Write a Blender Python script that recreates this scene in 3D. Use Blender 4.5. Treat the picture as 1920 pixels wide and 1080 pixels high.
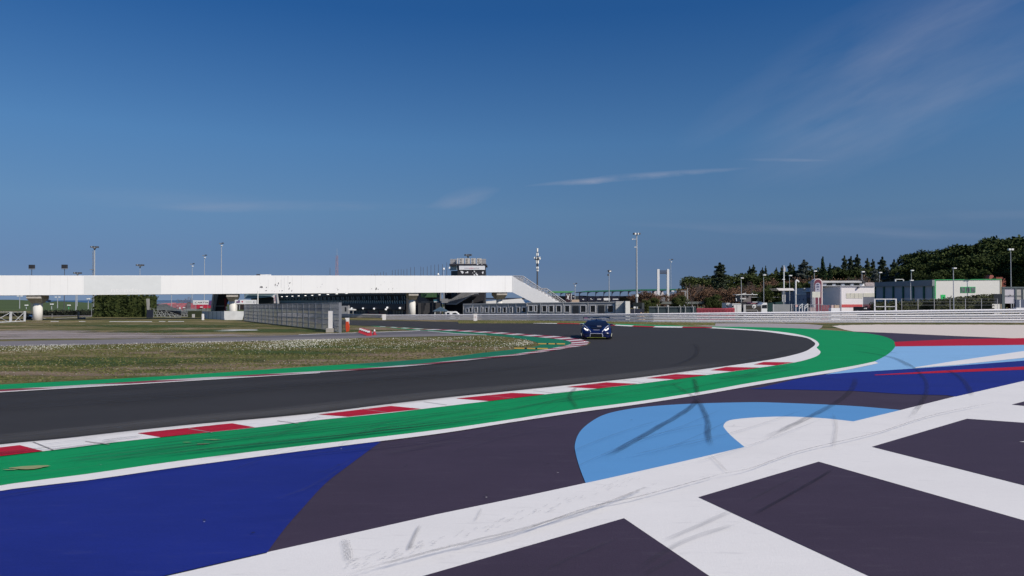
import bpy, math, random
import numpy as np
from mathutils import Vector, Matrix, geometry
R = math.radians
random.seed(7); rng = np.random.default_rng(7)
for o in list(bpy.data.objects): bpy.data.objects.remove(o)
S = bpy.context.scene
COL = S.collection

# ------------------------------------------------------------ camera
F = 1350.0; H = 2.52; TH = math.atan(23/F)
cd = bpy.data.cameras.new('camera'); cam = bpy.data.objects.new('camera', cd); COL.objects.link(cam)
cam.location = (0, 0, H); cam.rotation_euler = (math.pi/2+TH, 0, 0)
cd.sensor_width = 36; cd.lens = 36*F/1920; cd.clip_end = 20000; cd.clip_start = .1
S.camera = cam
# ------------------------------------------------------------ world
SUN_EL = 38.0; SUN_AZ = 50.0       # azimuth measured from behind the camera towards the right
sd = Vector((math.sin(R(SUN_AZ))*math.cos(R(SUN_EL)), -math.cos(R(SUN_AZ))*math.cos(R(SUN_EL)), math.sin(R(SUN_EL))))
w = bpy.data.worlds.new('World'); S.world = w; w.use_nodes = True
nt = w.node_tree; N = nt.nodes; L = nt.links; N.clear()
out = N.new('ShaderNodeOutputWorld'); bg = N.new('ShaderNodeBackground'); L.new(bg.outputs[0], out.inputs[0])
sky = N.new('ShaderNodeTexSky'); sky.sky_type = 'NISHITA'; sky.sun_disc = False
sky.sun_elevation = R(SUN_EL); sky.sun_rotation = math.atan2(sd.x, sd.y)
sky.air_density = 1.2; sky.dust_density = 0.6; sky.ozone_density = 6.0; sky.altitude = 0
bg.inputs[1].default_value = 0.058
def M_(tree, op, a, b=None, c=None, clamp=False):
    n = tree.nodes.new('ShaderNodeMath'); n.operation = op; n.use_clamp = clamp
    for i, v in enumerate((a, b, c)):
        if v is None: continue
        if isinstance(v, (int, float)): n.inputs[i].default_value = v
        else: tree.links.new(v, n.inputs[i])
    return n.outputs[0]
m = lambda *a, **k: M_(nt, *a, **k)
tc = N.new('ShaderNodeTexCoord'); sx = N.new('ShaderNodeSeparateXYZ'); L.new(tc.outputs['Generated'], sx.inputs[0])
yy = m('MAXIMUM', sx.outputs[1], 0.02)
U = m('DIVIDE', sx.outputs[0], yy); V = m('DIVIDE', sx.outputs[2], yy)
def wisp(px, py, ang, half_len, half_w, strength, nscale=6, stretch=8, taper=1):
    cu = (px-960)/F; cv = (563-py)/F; c, s = math.cos(R(ang)), math.sin(R(ang))
    du = m('SUBTRACT', U, cu); dv = m('SUBTRACT', V, cv)
    a = m('ADD', m('MULTIPLY', du, c), m('MULTIPLY', dv, s)); b = m('SUBTRACT', m('MULTIPLY', dv, c), m('MULTIPLY', du, s))
    cb = N.new('ShaderNodeCombineXYZ'); L.new(a, cb.inputs[0]); L.new(m('MULTIPLY', b, stretch), cb.inputs[1]); cb.inputs[2].default_value = px*.01
    nz = N.new('ShaderNodeTexNoise'); nz.inputs['Scale'].default_value = nscale; nz.inputs['Detail'].default_value = 5; nz.inputs['Roughness'].default_value = .55
    L.new(cb.outputs[0], nz.inputs['Vector'])
    b2 = m('ADD', b, m('MULTIPLY', m('SUBTRACT', nz.outputs[0], .5), half_w*1.2))
    ea = m('SUBTRACT', 1, m('POWER', m('DIVIDE', a, half_len/F), 2), clamp=True)
    eb = m('SUBTRACT', 1, m('POWER', m('DIVIDE', m('ABSOLUTE', b2), m('MULTIPLY', m('ADD', m('MULTIPLY', ea, .8), .2), half_w)), 1.5), clamp=True)
    nn = m('MULTIPLY', m('SUBTRACT', nz.outputs[0], .28), 2.0, clamp=True)
    return m('MULTIPLY', m('MULTIPLY', m('MULTIPLY', ea, eb), nn), strength)
ws = [wisp(1195, 331, 4.6, 215, 8/F, .8, 14, 3), wisp(1470, 299, -.5, 95, 4/F, .32, 14, 3),
      wisp(868, 371, 14, 75, 18/F, .36, 10, 3), wisp(520, 386, 0, 300, 12/F, .26, 8, 6), wisp(330, 375, -3, 300, 24/F, .12, 5, 6),
      wisp(1720, 40, 27, 520, 90/F, .26, 4, 5), wisp(1740, 160, 24, 420, 125/F, .31, 3.5, 4.5), wisp(1560, 215, 22, 190, 60/F, .16, 6, 5),
      wisp(1560, 432, -2, 420, 14/F, .18, 6, 8), wisp(1850, 405, 2, 350, 16/F, .14, 6, 8)]
tot = ws[0]
for q in ws[1:]: tot = m('ADD', tot, q)
tot = m('MINIMUM', m('MULTIPLY', tot, m('GREATER_THAN', sx.outputs[1], .05)), .6)
hs = N.new('ShaderNodeHueSaturation'); hs.inputs['Saturation'].default_value = 1.1; hs.inputs['Value'].default_value = 1
vm = N.new('ShaderNodeVectorMath'); vm.operation = 'MULTIPLY_ADD'; L.new(tc.outputs['Generated'], vm.inputs[0]); vm.inputs[1].default_value = (1, 1, .8); vm.inputs[2].default_value = (0, 0, .15)
vn = N.new('ShaderNodeVectorMath'); vn.operation = 'NORMALIZE'; L.new(vm.outputs[0], vn.inputs[0]); L.new(vn.outputs[0], sky.inputs[0])
v2 = N.new('ShaderNodeVectorMath'); v2.operation = 'MULTIPLY'; L.new(sky.outputs[0], v2.inputs[0]); v2.inputs[1].default_value = (.98, 1.03, 1.22); 
rz = N.new('ShaderNodeValToRGB'); L.new(m('MAXIMUM', sx.outputs[2], 0), rz.inputs[0]); el = rz.color_ramp.elements
for i, (pz, c) in enumerate([(0, (1.1, .86, .76)), (.05, (1.12, .95, .86)), (.12, (1.35, 1.25, 1.05)), (.21, (1.30, 1.36, 1.22)), (.37, (.78, 1.0, 1.12)), (1, (.75, .95, 1.08))]):
    q = el[0] if i == 0 else (el[1] if i == 1 else el.new(pz)); q.position = pz; q.color = tuple(k/1.5 for k in c)+(1,)
v3 = N.new('ShaderNodeVectorMath'); v3.operation = 'MULTIPLY'; L.new(v2.outputs[0], v3.inputs[0]); L.new(rz.outputs[0], v3.inputs[1])
v4 = N.new('ShaderNodeVectorMath'); v4.operation = 'SCALE'; L.new(v3.outputs[0], v4.inputs[0]); v4.inputs['Scale'].default_value = 1.5; L.new(v4.outputs[0], hs.inputs['Color'])
mx = N.new('ShaderNodeMix'); mx.data_type = 'RGBA'
L.new(tot, mx.inputs[0]); L.new(hs.outputs[0], mx.inputs[6]); mx.inputs[7].default_value = (5.8, 6.4, 8.4, 1)
L.new(mx.outputs[2], bg.inputs[0])
# ------------------------------------------------------------ sun
sl = bpy.data.lights.new('sun', 'SUN'); sl.energy = 4.1; sl.angle = R(.5); sl.color = (1, .915, .80)
so = bpy.data.objects.new('sun', sl); COL.objects.link(so); so.rotation_euler = sd.to_track_quat('Z', 'Y').to_euler()
S.view_settings.view_transform = 'Standard'; S.view_settings.look = 'None'; S.view_settings.exposure = 0.0; S.view_settings.gamma = 1
S.render.engine = 'CYCLES'

# ------------------------------------------------------------ projection helpers (pixels of the 1920 px photo -> places)
def ray(x, y):
    cx = (x-960)/F; cy = (540-y)/F
    return (cx, math.cos(TH)-cy*math.sin(TH), math.sin(TH)+cy*math.cos(TH))
def G(x, y, z=0.0):
    d = ray(x, y); t = (z-H)/d[2]; return Vector((d[0]*t, d[1]*t, z))
def FP(Y): return (Vector((-1, Y)), Vector((1, Y)))
def hit(x, y, pl):
    if not isinstance(pl, tuple): pl = FP(pl)
    d = ray(x, y); a = pl[0]; e = (pl[1]-pl[0]).normalized(); n = Vector((e.y, -e.x))
    t = n.dot(a)/(n.x*d[0]+n.y*d[1]); return Vector((d[0]*t, d[1]*t, H+d[2]*t))
def hz(x, y, pl, z):  # point of the plane under pixel column x at height z
    p = hit(x, y, pl); return Vector((p.x, p.y, z))
# ------------------------------------------------------------ materials
MATS = {}
def mat(name, col, rough=.8, var=.12, scale=2.0, metal=0, bump=0, stretch=None, col2=None, c2=(.45, .62), emit=0, spec=.3, detail=6):
    if name in MATS: return MATS[name]
    mt = bpy.data.materials.new(name); mt.use_nodes = True; t = mt.node_tree; b = t.nodes['Principled BSDF']; MATS[name] = mt
    b.inputs['Roughness'].default_value = rough; b.inputs['Metallic'].default_value = metal; b.inputs['Specular IOR Level'].default_value = spec
    tc = t.nodes.new('ShaderNodeTexCoord'); mp = t.nodes.new('ShaderNodeMapping'); t.links.new(tc.outputs['Object'], mp.inputs[0])
    if stretch: mp.inputs['Scale'].default_value = stretch
    nz = t.nodes.new('ShaderNodeTexNoise'); nz.inputs['Scale'].default_value = scale; nz.inputs['Detail'].default_value = detail; nz.inputs['Roughness'].default_value = .65
    t.links.new(mp.outputs[0], nz.inputs['Vector'])
    rp = t.nodes.new('ShaderNodeValToRGB'); t.links.new(nz.outputs[0], rp.inputs[0])
    c2_ = col2 if col2 else tuple(min(1, c*(1+var)) for c in col)
    c1_ = tuple(c*(1-var) for c in col) if not col2 else col
    e = rp.color_ramp.elements; e[0].position = c2[0] if col2 else .3; e[1].position = c2[1] if col2 else .7
    e[0].color = (*c1_, 1); e[1].color = (*c2_, 1)
    t.links.new(rp.outputs[0], b.inputs['Base Color'])
    if bump:
        bp = t.nodes.new('ShaderNodeBump'); bp.inputs['Strength'].default_value = bump; t.links.new(nz.outputs[0], bp.inputs['Height']); t.links.new(bp.outputs[0], b.inputs['Normal'])
    if emit:
        b.inputs['Emission Color'].default_value = (*col, 1); b.inputs['Emission Strength'].default_value = emit
    return mt
def soft(name, col, strength, nscale, lo, hi, rough=.85, stretch=None, use_uv=False):
    """paint worn thin by noise: alpha follows the 'fade' attribute and noise"""
    mt = bpy.data.materials.new(name); mt.use_nodes = True; t = mt.node_tree; b = t.nodes['Principled BSDF']
    b.inputs['Base Color'].default_value = (*col, 1); b.inputs['Roughness'].default_value = rough; b.inputs['Specular IOR Level'].default_value = .2
    at = t.nodes.new('ShaderNodeAttribute'); at.attribute_name = 'fade'
    tc = t.nodes.new('ShaderNodeTexCoord'); mp = t.nodes.new('ShaderNodeMapping')
    if use_uv:
        au = t.nodes.new('ShaderNodeAttribute'); au.attribute_name = 'run'; t.links.new(au.outputs['Vector'], mp.inputs[0])
    else: t.links.new(tc.outputs['Object'], mp.inputs[0])
    if stretch: mp.inputs['Scale'].default_value = stretch
    nz = t.nodes.new('ShaderNodeTexNoise'); nz.inputs['Scale'].default_value = nscale; nz.inputs['Detail'].default_value = 6; nz.inputs['Roughness'].default_value = .7
    t.links.new(mp.outputs[0], nz.inputs['Vector'])
    a = M_(t, 'ADD', nz.outputs[0], M_(t, 'SUBTRACT', M_(t, 'MULTIPLY', at.outputs['Fac'], .5), .5))
    mr = t.nodes.new('ShaderNodeMapRange'); mr.interpolation_type = 'SMOOTHSTEP'; mr.inputs[1].default_value = lo; mr.inputs[2].default_value = hi; mr.inputs[3].default_value = 0; mr.inputs[4].default_value = strength
    t.links.new(a, mr.inputs[0]); t.links.new(mr.outputs[0], b.inputs['Alpha'])
    MATS[name] = mt
    return mt
def paint(name, col, var=.1, rough=.75, wear=(.0, .0, .0), amount=0.0, grit=.25):
    """painted tarmac: large cloudy variation, fine aggregate grit, some wear and a real bump"""
    mt = bpy.data.materials.new(name); mt.use_nodes = True; t = mt.node_tree; b = t.nodes['Principled BSDF']; MATS[name] = mt
    b.inputs['Roughness'].default_value = rough; b.inputs['Specular IOR Level'].default_value = .22
    tc = t.nodes.new('ShaderNodeTexCoord')
    def nz(sc, det, ro=.6, st=None):
        n = t.nodes.new('ShaderNodeTexNoise'); n.inputs['Scale'].default_value = sc; n.inputs['Detail'].default_value = det; n.inputs['Roughness'].default_value = ro
        if st:
            mp = t.nodes.new('ShaderNodeMapping'); mp.inputs['Scale'].default_value = st; mp.inputs['Rotation'].default_value = (0, 0, R(-18)); t.links.new(tc.outputs['Object'], mp.inputs[0]); t.links.new(mp.outputs[0], n.inputs['Vector'])
        else: t.links.new(tc.outputs['Object'], n.inputs['Vector'])
        return n.outputs[0]
    big = nz(.35, 5, .6, (1, 2.2, 1)); fine = nz(45, 3, .8); mid = nz(3, 6, .7, (.5, 2.5, 1))
    f = M_(t, 'ADD', M_(t, 'MULTIPLY', M_(t, 'SUBTRACT', big, .5), var*3.0), M_(t, 'MULTIPLY', M_(t, 'SUBTRACT', fine, .5), grit))
    f = M_(t, 'ADD', M_(t, 'ADD', f, M_(t, 'MULTIPLY', M_(t, 'SUBTRACT', mid, .5), var*1.5)), 1)
    vm = t.nodes.new('ShaderNodeVectorMath'); vm.operation = 'SCALE'; vm.inputs[0].default_value = col; t.links.new(f, vm.inputs['Scale'])
    src = vm.outputs[0]
    if amount:
        mr = t.nodes.new('ShaderNodeMapRange'); mr.interpolation_type = 'SMOOTHSTEP'; mr.inputs[1].default_value = .54; mr.inputs[2].default_value = .72; mr.inputs[3].default_value = 0; mr.inputs[4].default_value = amount
        t.links.new(mid, mr.inputs[0]); mi = t.nodes.new('ShaderNodeMix'); mi.data_type = 'RGBA'; t.links.new(mr.outputs[0], mi.inputs[0]); t.links.new(src, mi.inputs[6]); mi.inputs[7].default_value = (*wear, 1); src = mi.outputs[2]
    t.links.new(src, b.inputs['Base Color'])
    bp = t.nodes.new('ShaderNodeBump'); bp.inputs['Strength'].default_value = .35; bp.inputs['Distance'].default_value = .01; t.links.new(fine, bp.inputs['Height']); t.links.new(bp.outputs[0], b.inputs['Normal'])
    return mt
asphalt = paint('track_asphalt', (.0385, .0365, .0365), .10, .8, (.055, .053, .05), .35)
purple = paint('purple_grey_paint', (.052, .037, .060), .13, .7, (.08, .066, .088), .4, .45)
pblue = paint('deep_blue_paint', (.012, .023, .205), .16, .65, (.035, .045, .20), .45, .45)
plight = paint('light_blue_paint', (.11, .31, .60), .05, .7, (.13, .30, .55), .3, .12)
ppale = paint('pale_blue_paint', (.24, .46, .72), .05, .7, (.3, .46, .62), .3, .12)
pwhite = paint('white_paint', (.805, .782, .755), .05, .7, (.60, .585, .57), .45, .16)
pgreen = paint('green_paint', (.002, .285, .088), .10, .7, (.012, .18, .08), .55)
pgreen_d = paint('worn_green_paint', (.010, .17, .085), .14, .7, (.015, .08, .05), .8)
pred = paint('red_paint', (.46, .007, .025), .08, .65, (.33, .01, .02), .4)
pyellow = paint('yellow_paint', (.42, .28, .07), .1); pred_w = paint('worn_red_paint', (.26, .022, .045), .15, .7, (.10, .05, .06), .6); pwhite_w = paint('worn_white_paint', (.60, .56, .56), .1, .7, (.35, .30, .30), .6)
pblack = paint('black_rubber_paint', (.02, .02, .02), .1)
road_m = paint('service_road_asphalt', (.20, .185, .19), .10, .85, (.27, .25, .24), .6)
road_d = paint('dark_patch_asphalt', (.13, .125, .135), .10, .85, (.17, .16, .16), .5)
palea = paint('pale_concrete_apron', (.37, .33, .33), .06, .85, (.3, .27, .26), .5)
gravel = mat('gravel', (.68, .60, .53), .95, .18, 14, bump=.6)
white = mat('white_wall', (.80, .80, .80), .6, .03, 3)
grey = mat('grey_metal', (.30, .31, .33), .5, .12, 4, metal=.2)
galv = mat('galvanised_steel', (.52, .53, .56), .45, .14, 3, metal=.35, stretch=(1, 1, 3))
lgrey = mat('light_grey', (.5, .5, .5), .6, .08, 3)
dark = mat('dark_cladding', (.030, .030, .036), .6, .15, 3)
black = mat('black', (.008, .008, .010), .5, .2, 5)
conc = mat('concrete', (.42, .39, .35), .85, .15, 3, bump=.1)
red = mat('red_plastic', (.42, .03, .045), .5, .1, 3)
orange = mat('orange_plastic', (.60, .07, .025), .5, .1, 3)
pole_m = mat('pole_steel', (.44, .46, .48), .45, .08, 3, metal=.2)
pole_d = mat('dark_pole_steel', (.09, .09, .10), .5, .08, 3, metal=.2)
lampw = mat('lamp_white', (.85, .85, .82), .4, .03, 3)
glassd = mat('dark_glass', (.018, .022, .028), .08, .2, 1.5, spec=.8)
greenr = mat('green_roof', (.03, .17, .12), .6, .1, 2)
greenl = mat('light_green_roof', (.10, .32, .13), .6, .1, 2)
greent = mat('green_trim', (.05, .40, .14), .6, .1, 2)
navy = mat('navy_banner', (.012, .014, .035), .6, .1, 2)
teal = mat('teal_screen', (.035, .055, .065), .8, .25, 1.2)
# ------------------------------------------------------------ mesh builder
class MB:
    def __init__(s): s.v = []; s.f = []; s.mi = []; s.cur = 0
    def add(s, vs, fs):
        o = len(s.v); s.v += [tuple(v) for v in vs]
        for f in fs: s.f.append(tuple(o+i for i in f)); s.mi.append(s.cur)
    def prism(s, front, back):
        n = len(front); s.add(list(front)+list(back), [tuple(range(n)), tuple(range(2*n-1, n-1, -1))]+[(i, i+n, (i+1) % n+n, (i+1) % n) for i in range(n)])
    def box(s, c, d, rz=0):
        x, y, z = (k/2 for k in d); cr, sr = math.cos(rz), math.sin(rz); P = []
        for dz in (-z, z):
            for a, b in ((-x, -y), (x, -y), (x, y), (-x, y)): P.append((c[0]+a*cr-b*sr, c[1]+a*sr+b*cr, c[2]+dz))
        s.add(P, [(3, 2, 1, 0), (4, 5, 6, 7), (0, 1, 5, 4), (1, 2, 6, 5), (2, 3, 7, 6), (3, 0, 4, 7)])
    def tube(s, a, b, r, r2=None, n=8):
        a = Vector(a); b = Vector(b); r2 = r if r2 is None else r2
        d = (b-a).normalized(); q = d.to_track_quat('Z', 'Y'); P = []
        for c, rr in ((a, r), (b, r2)):
            for i in range(n):
                t = 2*math.pi*i/n; P.append(c+q@Vector((rr*math.cos(t), rr*math.sin(t), 0)))
        s.add(P, [(i, (i+1) % n, (i+1) % n+n, i+n) for i in range(n)]+[tuple(range(n-1, -1, -1)), tuple(range(n, 2*n))])
    def path(s, pts, r, n=6):
        for a, b in zip(pts, pts[1:]): s.tube(a, b, r, r, n)
    def pbox(s, x0, y0, x1, y1, pl, out=.0, inn=.1):
        """box on vertical plane pl whose front covers the pixel rectangle; y may be (left, right); 'g' means the ground"""
        if not isinstance(pl, tuple): pl = FP(pl)
        def yy(y, k): return y[k] if isinstance(y, (tuple, list)) else y
        def P(x, y): return hz(x, 560, pl, 0) if y == 'g' else hit(x, y, pl)
        q = [P(x0, yy(y0, 0)), P(x1, yy(y0, 1)), P(x1, yy(y1, 1)), P(x0, yy(y1, 0))]
        e = (pl[1]-pl[0]).normalized(); n = Vector((e.y, -e.x, 0))
        s.prism([p+n*out for p in q], [p-n*inn for p in q])
    def ppoly(s, pts, pl, out=0, inn=.1):
        if not isinstance(pl, tuple): pl = FP(pl)
        e = (pl[1]-pl[0]).normalized(); n = Vector((e.y, -e.x, 0)); q = [hit(x, y, pl) for x, y in pts]
        s.prism([p+n*out for p in q], [p-n*inn for p in q])
    def build(s, name, mats, parent=None, smooth=False):
        me = bpy.data.meshes.new(name); off = Vector((0, 0, 0))
        p = parent
        while p is not None: off += p.location; p = p.parent
        me.from_pydata([tuple(Vector(v)-off) for v in s.v], [], s.f); me.update()
        if not isinstance(mats, (list, tuple)): mats = [mats]
        for x in mats: me.materials.append(x)
        if len(mats) > 1: me.polygons.foreach_set('material_index', s.mi)
        if smooth: me.polygons.foreach_set('use_smooth', [True]*len(me.polygons))
        o = bpy.data.objects.new(name, me); COL.objects.link(o)
        if parent: o.parent = parent
        return o
def tag(o, label=None, cat=None, group=None, kind=None):
    if label: o['label'] = label
    if cat: o['category'] = cat
    if group: o['group'] = group
    if kind: o['kind'] = kind
    return o
def thing(name, loc, label, cat, group=None):
    o = bpy.data.objects.new(name, None); COL.objects.link(o); o.location = loc; o.empty_display_size = .3
    return tag(o, label, cat, group)
def kids(o): return [c for c in ALLKIDS.get(o.name, [])]
ALLKIDS = {}
def copy_thing(o, kidlist, loc, label, rz=0, scale=(1, 1, 1), group=None):
    c = o.copy(); COL.objects.link(c); c.location = loc; c.rotation_euler = (0, 0, rz); c.scale = scale; c['label'] = label
    if group: c['group'] = group
    for k in kidlist:
        d = k.copy(); COL.objects.link(d); d.parent = c
    return c
def struct(name, o): o.name = name; o['kind'] = 'structure'; return o
# ------------------------------------------------------------ ground sheets
def sm(pts, n=5):
    out = []
    P = [pts[0]]+list(pts)+[pts[-1]]
    for i in range(1, len(P)-2):
        p0, p1, p2, p3 = P[i-1], P[i], P[i+1], P[i+2]
        for k in range(n):
            t = k/n; out.append(tuple(.5*((2*p1[j])+(-p0[j]+p2[j])*t+(2*p0[j]-5*p1[j]+4*p2[j]-p3[j])*t*t+(-p0[j]+3*p1[j]-3*p2[j]+p3[j])*t**3) for j in (0, 1)))
    out.append(tuple(pts[-1])); return out
def sheet_w(name, pts, z, mt):
    P = [Vector((p[0], p[1], z)) for p in pts]
    tris = geometry.tessellate_polygon([P]); mb = MB()
    ff = []
    for t in tris:
        a, b, c = (P[i] for i in t)
        ff.append(t if (b-a).cross(c-a).z > 0 else (t[0], t[2], t[1]))
    mb.add(P, ff); return struct(name, mb.build(name, mt))
def sheet(name, px, z, mt): return sheet_w(name, [G(x, y, z) for x, y in px], z, mt)
def band(name, A_, B_, z, mt):
    """strip between two pixel polylines, both resampled"""
    a = [G(x, y, z) for x, y in A_]; b = [G(x, y, z) for x, y in B_]
    return strip(name, a, b, z, mt, 80)
def resample(p, n):
    L_ = [0]
    for i in range(1, len(p)): L_.append(L_[-1]+(p[i]-p[i-1]).length)
    out = []; j = 0
    for k in range(n+1):
        s = L_[-1]*k/n
        while j < len(p)-2 and L_[j+1] < s: j += 1
        t = (s-L_[j])/max(1e-9, L_[j+1]-L_[j]); out.append(p[j].lerp(p[j+1], min(1, t)))
    return out, L_[-1]
def strip(name, a, b, z, mt, n):
    a, _ = resample(a, n); b, _ = resample(b, n); mb = MB()
    mb.add(a+b, [(i, i+1, i+n+2, i+n+1) for i in range(n)]); o = mb.build(name, mt)
    return struct(name, o)

# base ground with grass, dry patches
def grass_mat():
    mt = bpy.data.materials.new('grass_ground'); mt.use_nodes = True; t = mt.node_tree; b = t.nodes['Principled BSDF']; b.inputs['Roughness'].default_value = .95; b.inputs['Specular IOR Level'].default_value = .1
    tc = t.nodes.new('ShaderNodeTexCoord')
    def nz(sc, st=(1, 1, 1), det=6):
        mp = t.nodes.new('ShaderNodeMapping'); mp.inputs['Scale'].default_value = st; t.links.new(tc.outputs['Object'], mp.inputs[0])
        n = t.nodes.new('ShaderNodeTexNoise'); n.inputs['Scale'].default_value = sc; n.inputs['Detail'].default_value = det; n.inputs['Roughness'].default_value = .7; t.links.new(mp.outputs[0], n.inputs['Vector']); return n.outputs[0]
    a = nz(.16, (.8, 1.3, 1)); f = nz(9, (1, 1, 1), 4); g = nz(1.3, (.7, 1.4, 1))
    s = M_(t, 'ADD', M_(t, 'MULTIPLY', a, .6), M_(t, 'ADD', M_(t, 'MULTIPLY', f, .22), M_(t, 'MULTIPLY', g, .30)))
    rp = t.nodes.new('ShaderNodeValToRGB'); t.links.new(s, rp.inputs[0]); e = rp.color_ramp.elements
    e[0].position = .44; e[0].color = (.052, .066, .020, 1); e[1].position = .66; e[1].color = (.30, .225, .14, 1)
    x = e.new(.53); x.color = (.105, .108, .036, 1); x = e.new(.59); x.color = (.18, .15, .072, 1)
    t.links.new(rp.outputs[0], b.inputs['Base Color'])
    bp = t.nodes.new('ShaderNodeBump'); bp.inputs['Strength'].default_value = .6; bp.inputs['Distance'].default_value = .05; t.links.new(f, bp.inputs['Height']); t.links.new(bp.outputs[0], b.inputs['Normal'])
    return mt
gm = grass_mat()
sheet_w('ground', [(-6000, -60), (6000, -60), (6000, 480), (-6000, 480)], 0, gm)
seam = mat('sea_water', (.035, .075, .15), .35, .06, .01)
sheet_w('sea', [(-14000, 479.5), (14000, 479.5), (14000, 15000), (-14000, 15000)], -.05, seam)

far_edge = [(560, 597.5), (655, 600), (800, 602.3), (900, 604.8), (1000, 606.3), (1100, 608), (1220, 612.5), (1320, 614.5), (1420, 620.5), (1480, 628.2), (1512, 633.5), (1525, 640.5), (1528.5, 645), (1523, 651), (1505, 660.5), (1460, 671.5), (1400, 681), (1320, 692), (1200, 707.5), (1080, 720.5), (960, 733), (840, 745), (720, 758.7), (600, 773.7), (480, 785.5), (360, 796), (240, 808.5), (120, 822), (0, 833.5), (-200, 856), (-1400, 991)]
apex_out = [(600, 606), (655, 609.5), (712, 612), (787, 616), (840, 618), (902, 621), (960, 624.5), (1000, 627.5), (1040, 630), (1070, 633), (1090, 636.2), (1105, 640.5), (1107, 643), (1097, 648), (1060, 653.7), (1020, 660), (960, 668), (900, 673.7), (840, 680.5), (720, 691), (600, 699), (480, 706), (360, 713), (240, 720.3), (120, 727.5), (0, 734.5), (-200, 746), (-1400, 815)]
sheet('track', sm(far_edge)+sm(apex_out)[::-1], .006, asphalt)
# run-off area
line_up = [(-1400, 1155), (-200, 945), (0, 910), (160, 889), (320, 866), (480, 846), (640, 827.3), (820, 806), (960, 786), (1080, 767.5), (1200, 752), (1320, 733.5), (1400, 719), (1500, 703), (1600, 686), (1640, 677.5)]
line_lo = [(-1400, 1172), (-200, 956), (0, 920), (160, 901), (320, 878), (480, 856.7), (640, 836), (820, 813.5), (960, 791.5), (1080, 773.7), (1200, 757.5), (1320, 739), (1400, 725), (1500, 708), (1570, 697), (1647, 681)]
green_r = [(1640, 677.5), (1665, 664), (1679, 648), (1672, 636.5), (1645, 628), (1600, 622.2), (1540, 618), (1480, 615), (1400, 613), (1330, 612), (1200, 609.5), (1160, 608)]
runoff = sm(line_lo[:-2])+[(1600, 686), (1660, 664), (1660, 640), (1630, 626), (1600, 622), (1666, 624), (1792, 630), (1920, 635), (2200, 647), (2600, 1320), (-1900, 1320), (-1900, 1262)]
sheet('painted_runoff', runoff, .006, purple)
green_out = sm(line_up)+sm(green_r)[1:]
kerb_lo = [(-1400, 1025), (-200, 878), (0, 853.5), (80, 846), (200, 831), (300, 820), (480, 801.5), (600, 787.3), (720, 775.3), (840, 761), (917, 752), (1022, 739.5), (1120, 728.6), (1195, 720), (1320, 703.8), (1420, 690), (1490, 679.5), (1520, 672), (1534, 666), (1538.5, 660), (1534.5, 655), (1531.5, 651.5), (1535.5, 647), (1535, 643.5), (1530, 638.5), (1515, 631.5), (1480, 624.2), (1420, 618.3), (1320, 613), (1220, 611.3)]
tr = sm(far_edge)
sheet('green_verge', green_out+[(1200, 610.8)]+sm(kerb_lo)[::-1], .012, pgreen)
# kerb base white between the track edge and the green
near_edge = [(x, y) for x, y in far_edge[17:]][::-1]
sheet('kerb', sm(kerb_lo)+[(1220, 613.4)]+sm(far_edge[7:]), .020, pwhite)
reds = [((-830, 930), (-770, 945), (-560, 899), (-500, 913)), ((-160, 857), (-100, 867), (37, 833.5+1), (80, 845.5)), ((258, 812), (302, 819.5), (435, 793.5), (478, 801)), ((597, 777), (653, 781), (733, 761), (790, 766.5)), ((855, 747), (917, 751.7), (960, 736.5), (1022, 739.2)),
        ((1062, 725.5), (1120, 728.3), (1137, 716.8), (1195, 719.6)), ((1212, 709), (1268, 711), (1267, 701.5), (1325, 703)), ((1332, 694), (1372, 696.2), (1362, 688), (1425, 689.2)), ((1413, 683.3), (1455, 684.8), (1432, 678.6), (1488, 679.3))]
for a, b, c, d in reds: sheet('kerb_red_block', [a, b, d, c], .025, pred)
# outer white edge line on far side of corner
band('white_line', sm(line_up), sm(line_lo), .022, pwhite)
# far kerb, red and white, x 860..1330
def stripes(name, A_, B_, z, seglen, m1, m2, skew=0, start=0):
    a = [G(x, y, z) for x, y in A_]; b = [G(x, y, z) for x, y in B_]
    _, La = resample(a, 2); n = max(2, int(La/seglen)); ra, _ = resample(a, n*4); rb, _ = resample(b, n*4)
    mb = MB()
    for i in range(n):
        mb.cur = (i+start) % 2
        for k in range(4):
            j = i*4+k; mb.add([ra[j], ra[j+1], rb[j+1], rb[j]], [(0, 1, 2, 3)])
    return struct(name, mb.build(name, [m1, m2]))
stripes('kerb', sm([(1000, 605.6), (1100, 606.6), (1220, 611.3), (1335, 612.7)]), sm([(1000, 606.3), (1100, 608), (1220, 613.4), (1335, 614.6)]), .03, 2.4, pwhite, pred)
sheet('green_verge', sm([(1040, 604.8), (1100, 605.2), (1220, 608.8), (1300, 611)])+sm([(1040, 606), (1100, 606.8), (1220, 611.5), (1300, 612.5)])[::-1], .014, pgreen)
# inner (infield) kerb
k_out = [(712, 611.8), (735, 613), (787, 616), (840, 618), (902, 621), (960, 624.5), (1000, 627.5), (1040, 630), (1070, 633), (1090, 636.2), (1103, 640.5), (1104, 643), (1095, 647.6), (1060, 653.2), (1020, 659.5), (960, 667.4), (900, 673), (840, 679.7), (720, 690.3), (600, 698.4), (480, 705.3), (360, 712.3), (240, 719.6), (120, 726.8), (0, 733.8), (-200, 745.4), (-1400, 814)]
k_in = [(712, 612.4), (735, 614), (787, 617.7), (840, 620.2), (915, 624.7), (960, 628), (990, 630.2), (1040, 635), (1060, 638), (1070, 641), (1071, 643.5), (1066, 646.5), (1045, 651), (1010, 657), (955, 665), (900, 670.5), (840, 677), (720, 687.6), (600, 695.6), (480, 702.2), (360, 709), (240, 716.2), (120, 723.6), (0, 730.3), (-200, 741.6), (-1400, 809)]
def two_seg(o, i, a, b): return sm(o)[a:b], sm(i)[a:b]
so_, si_ = sm(k_out), sm(k_in)
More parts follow.
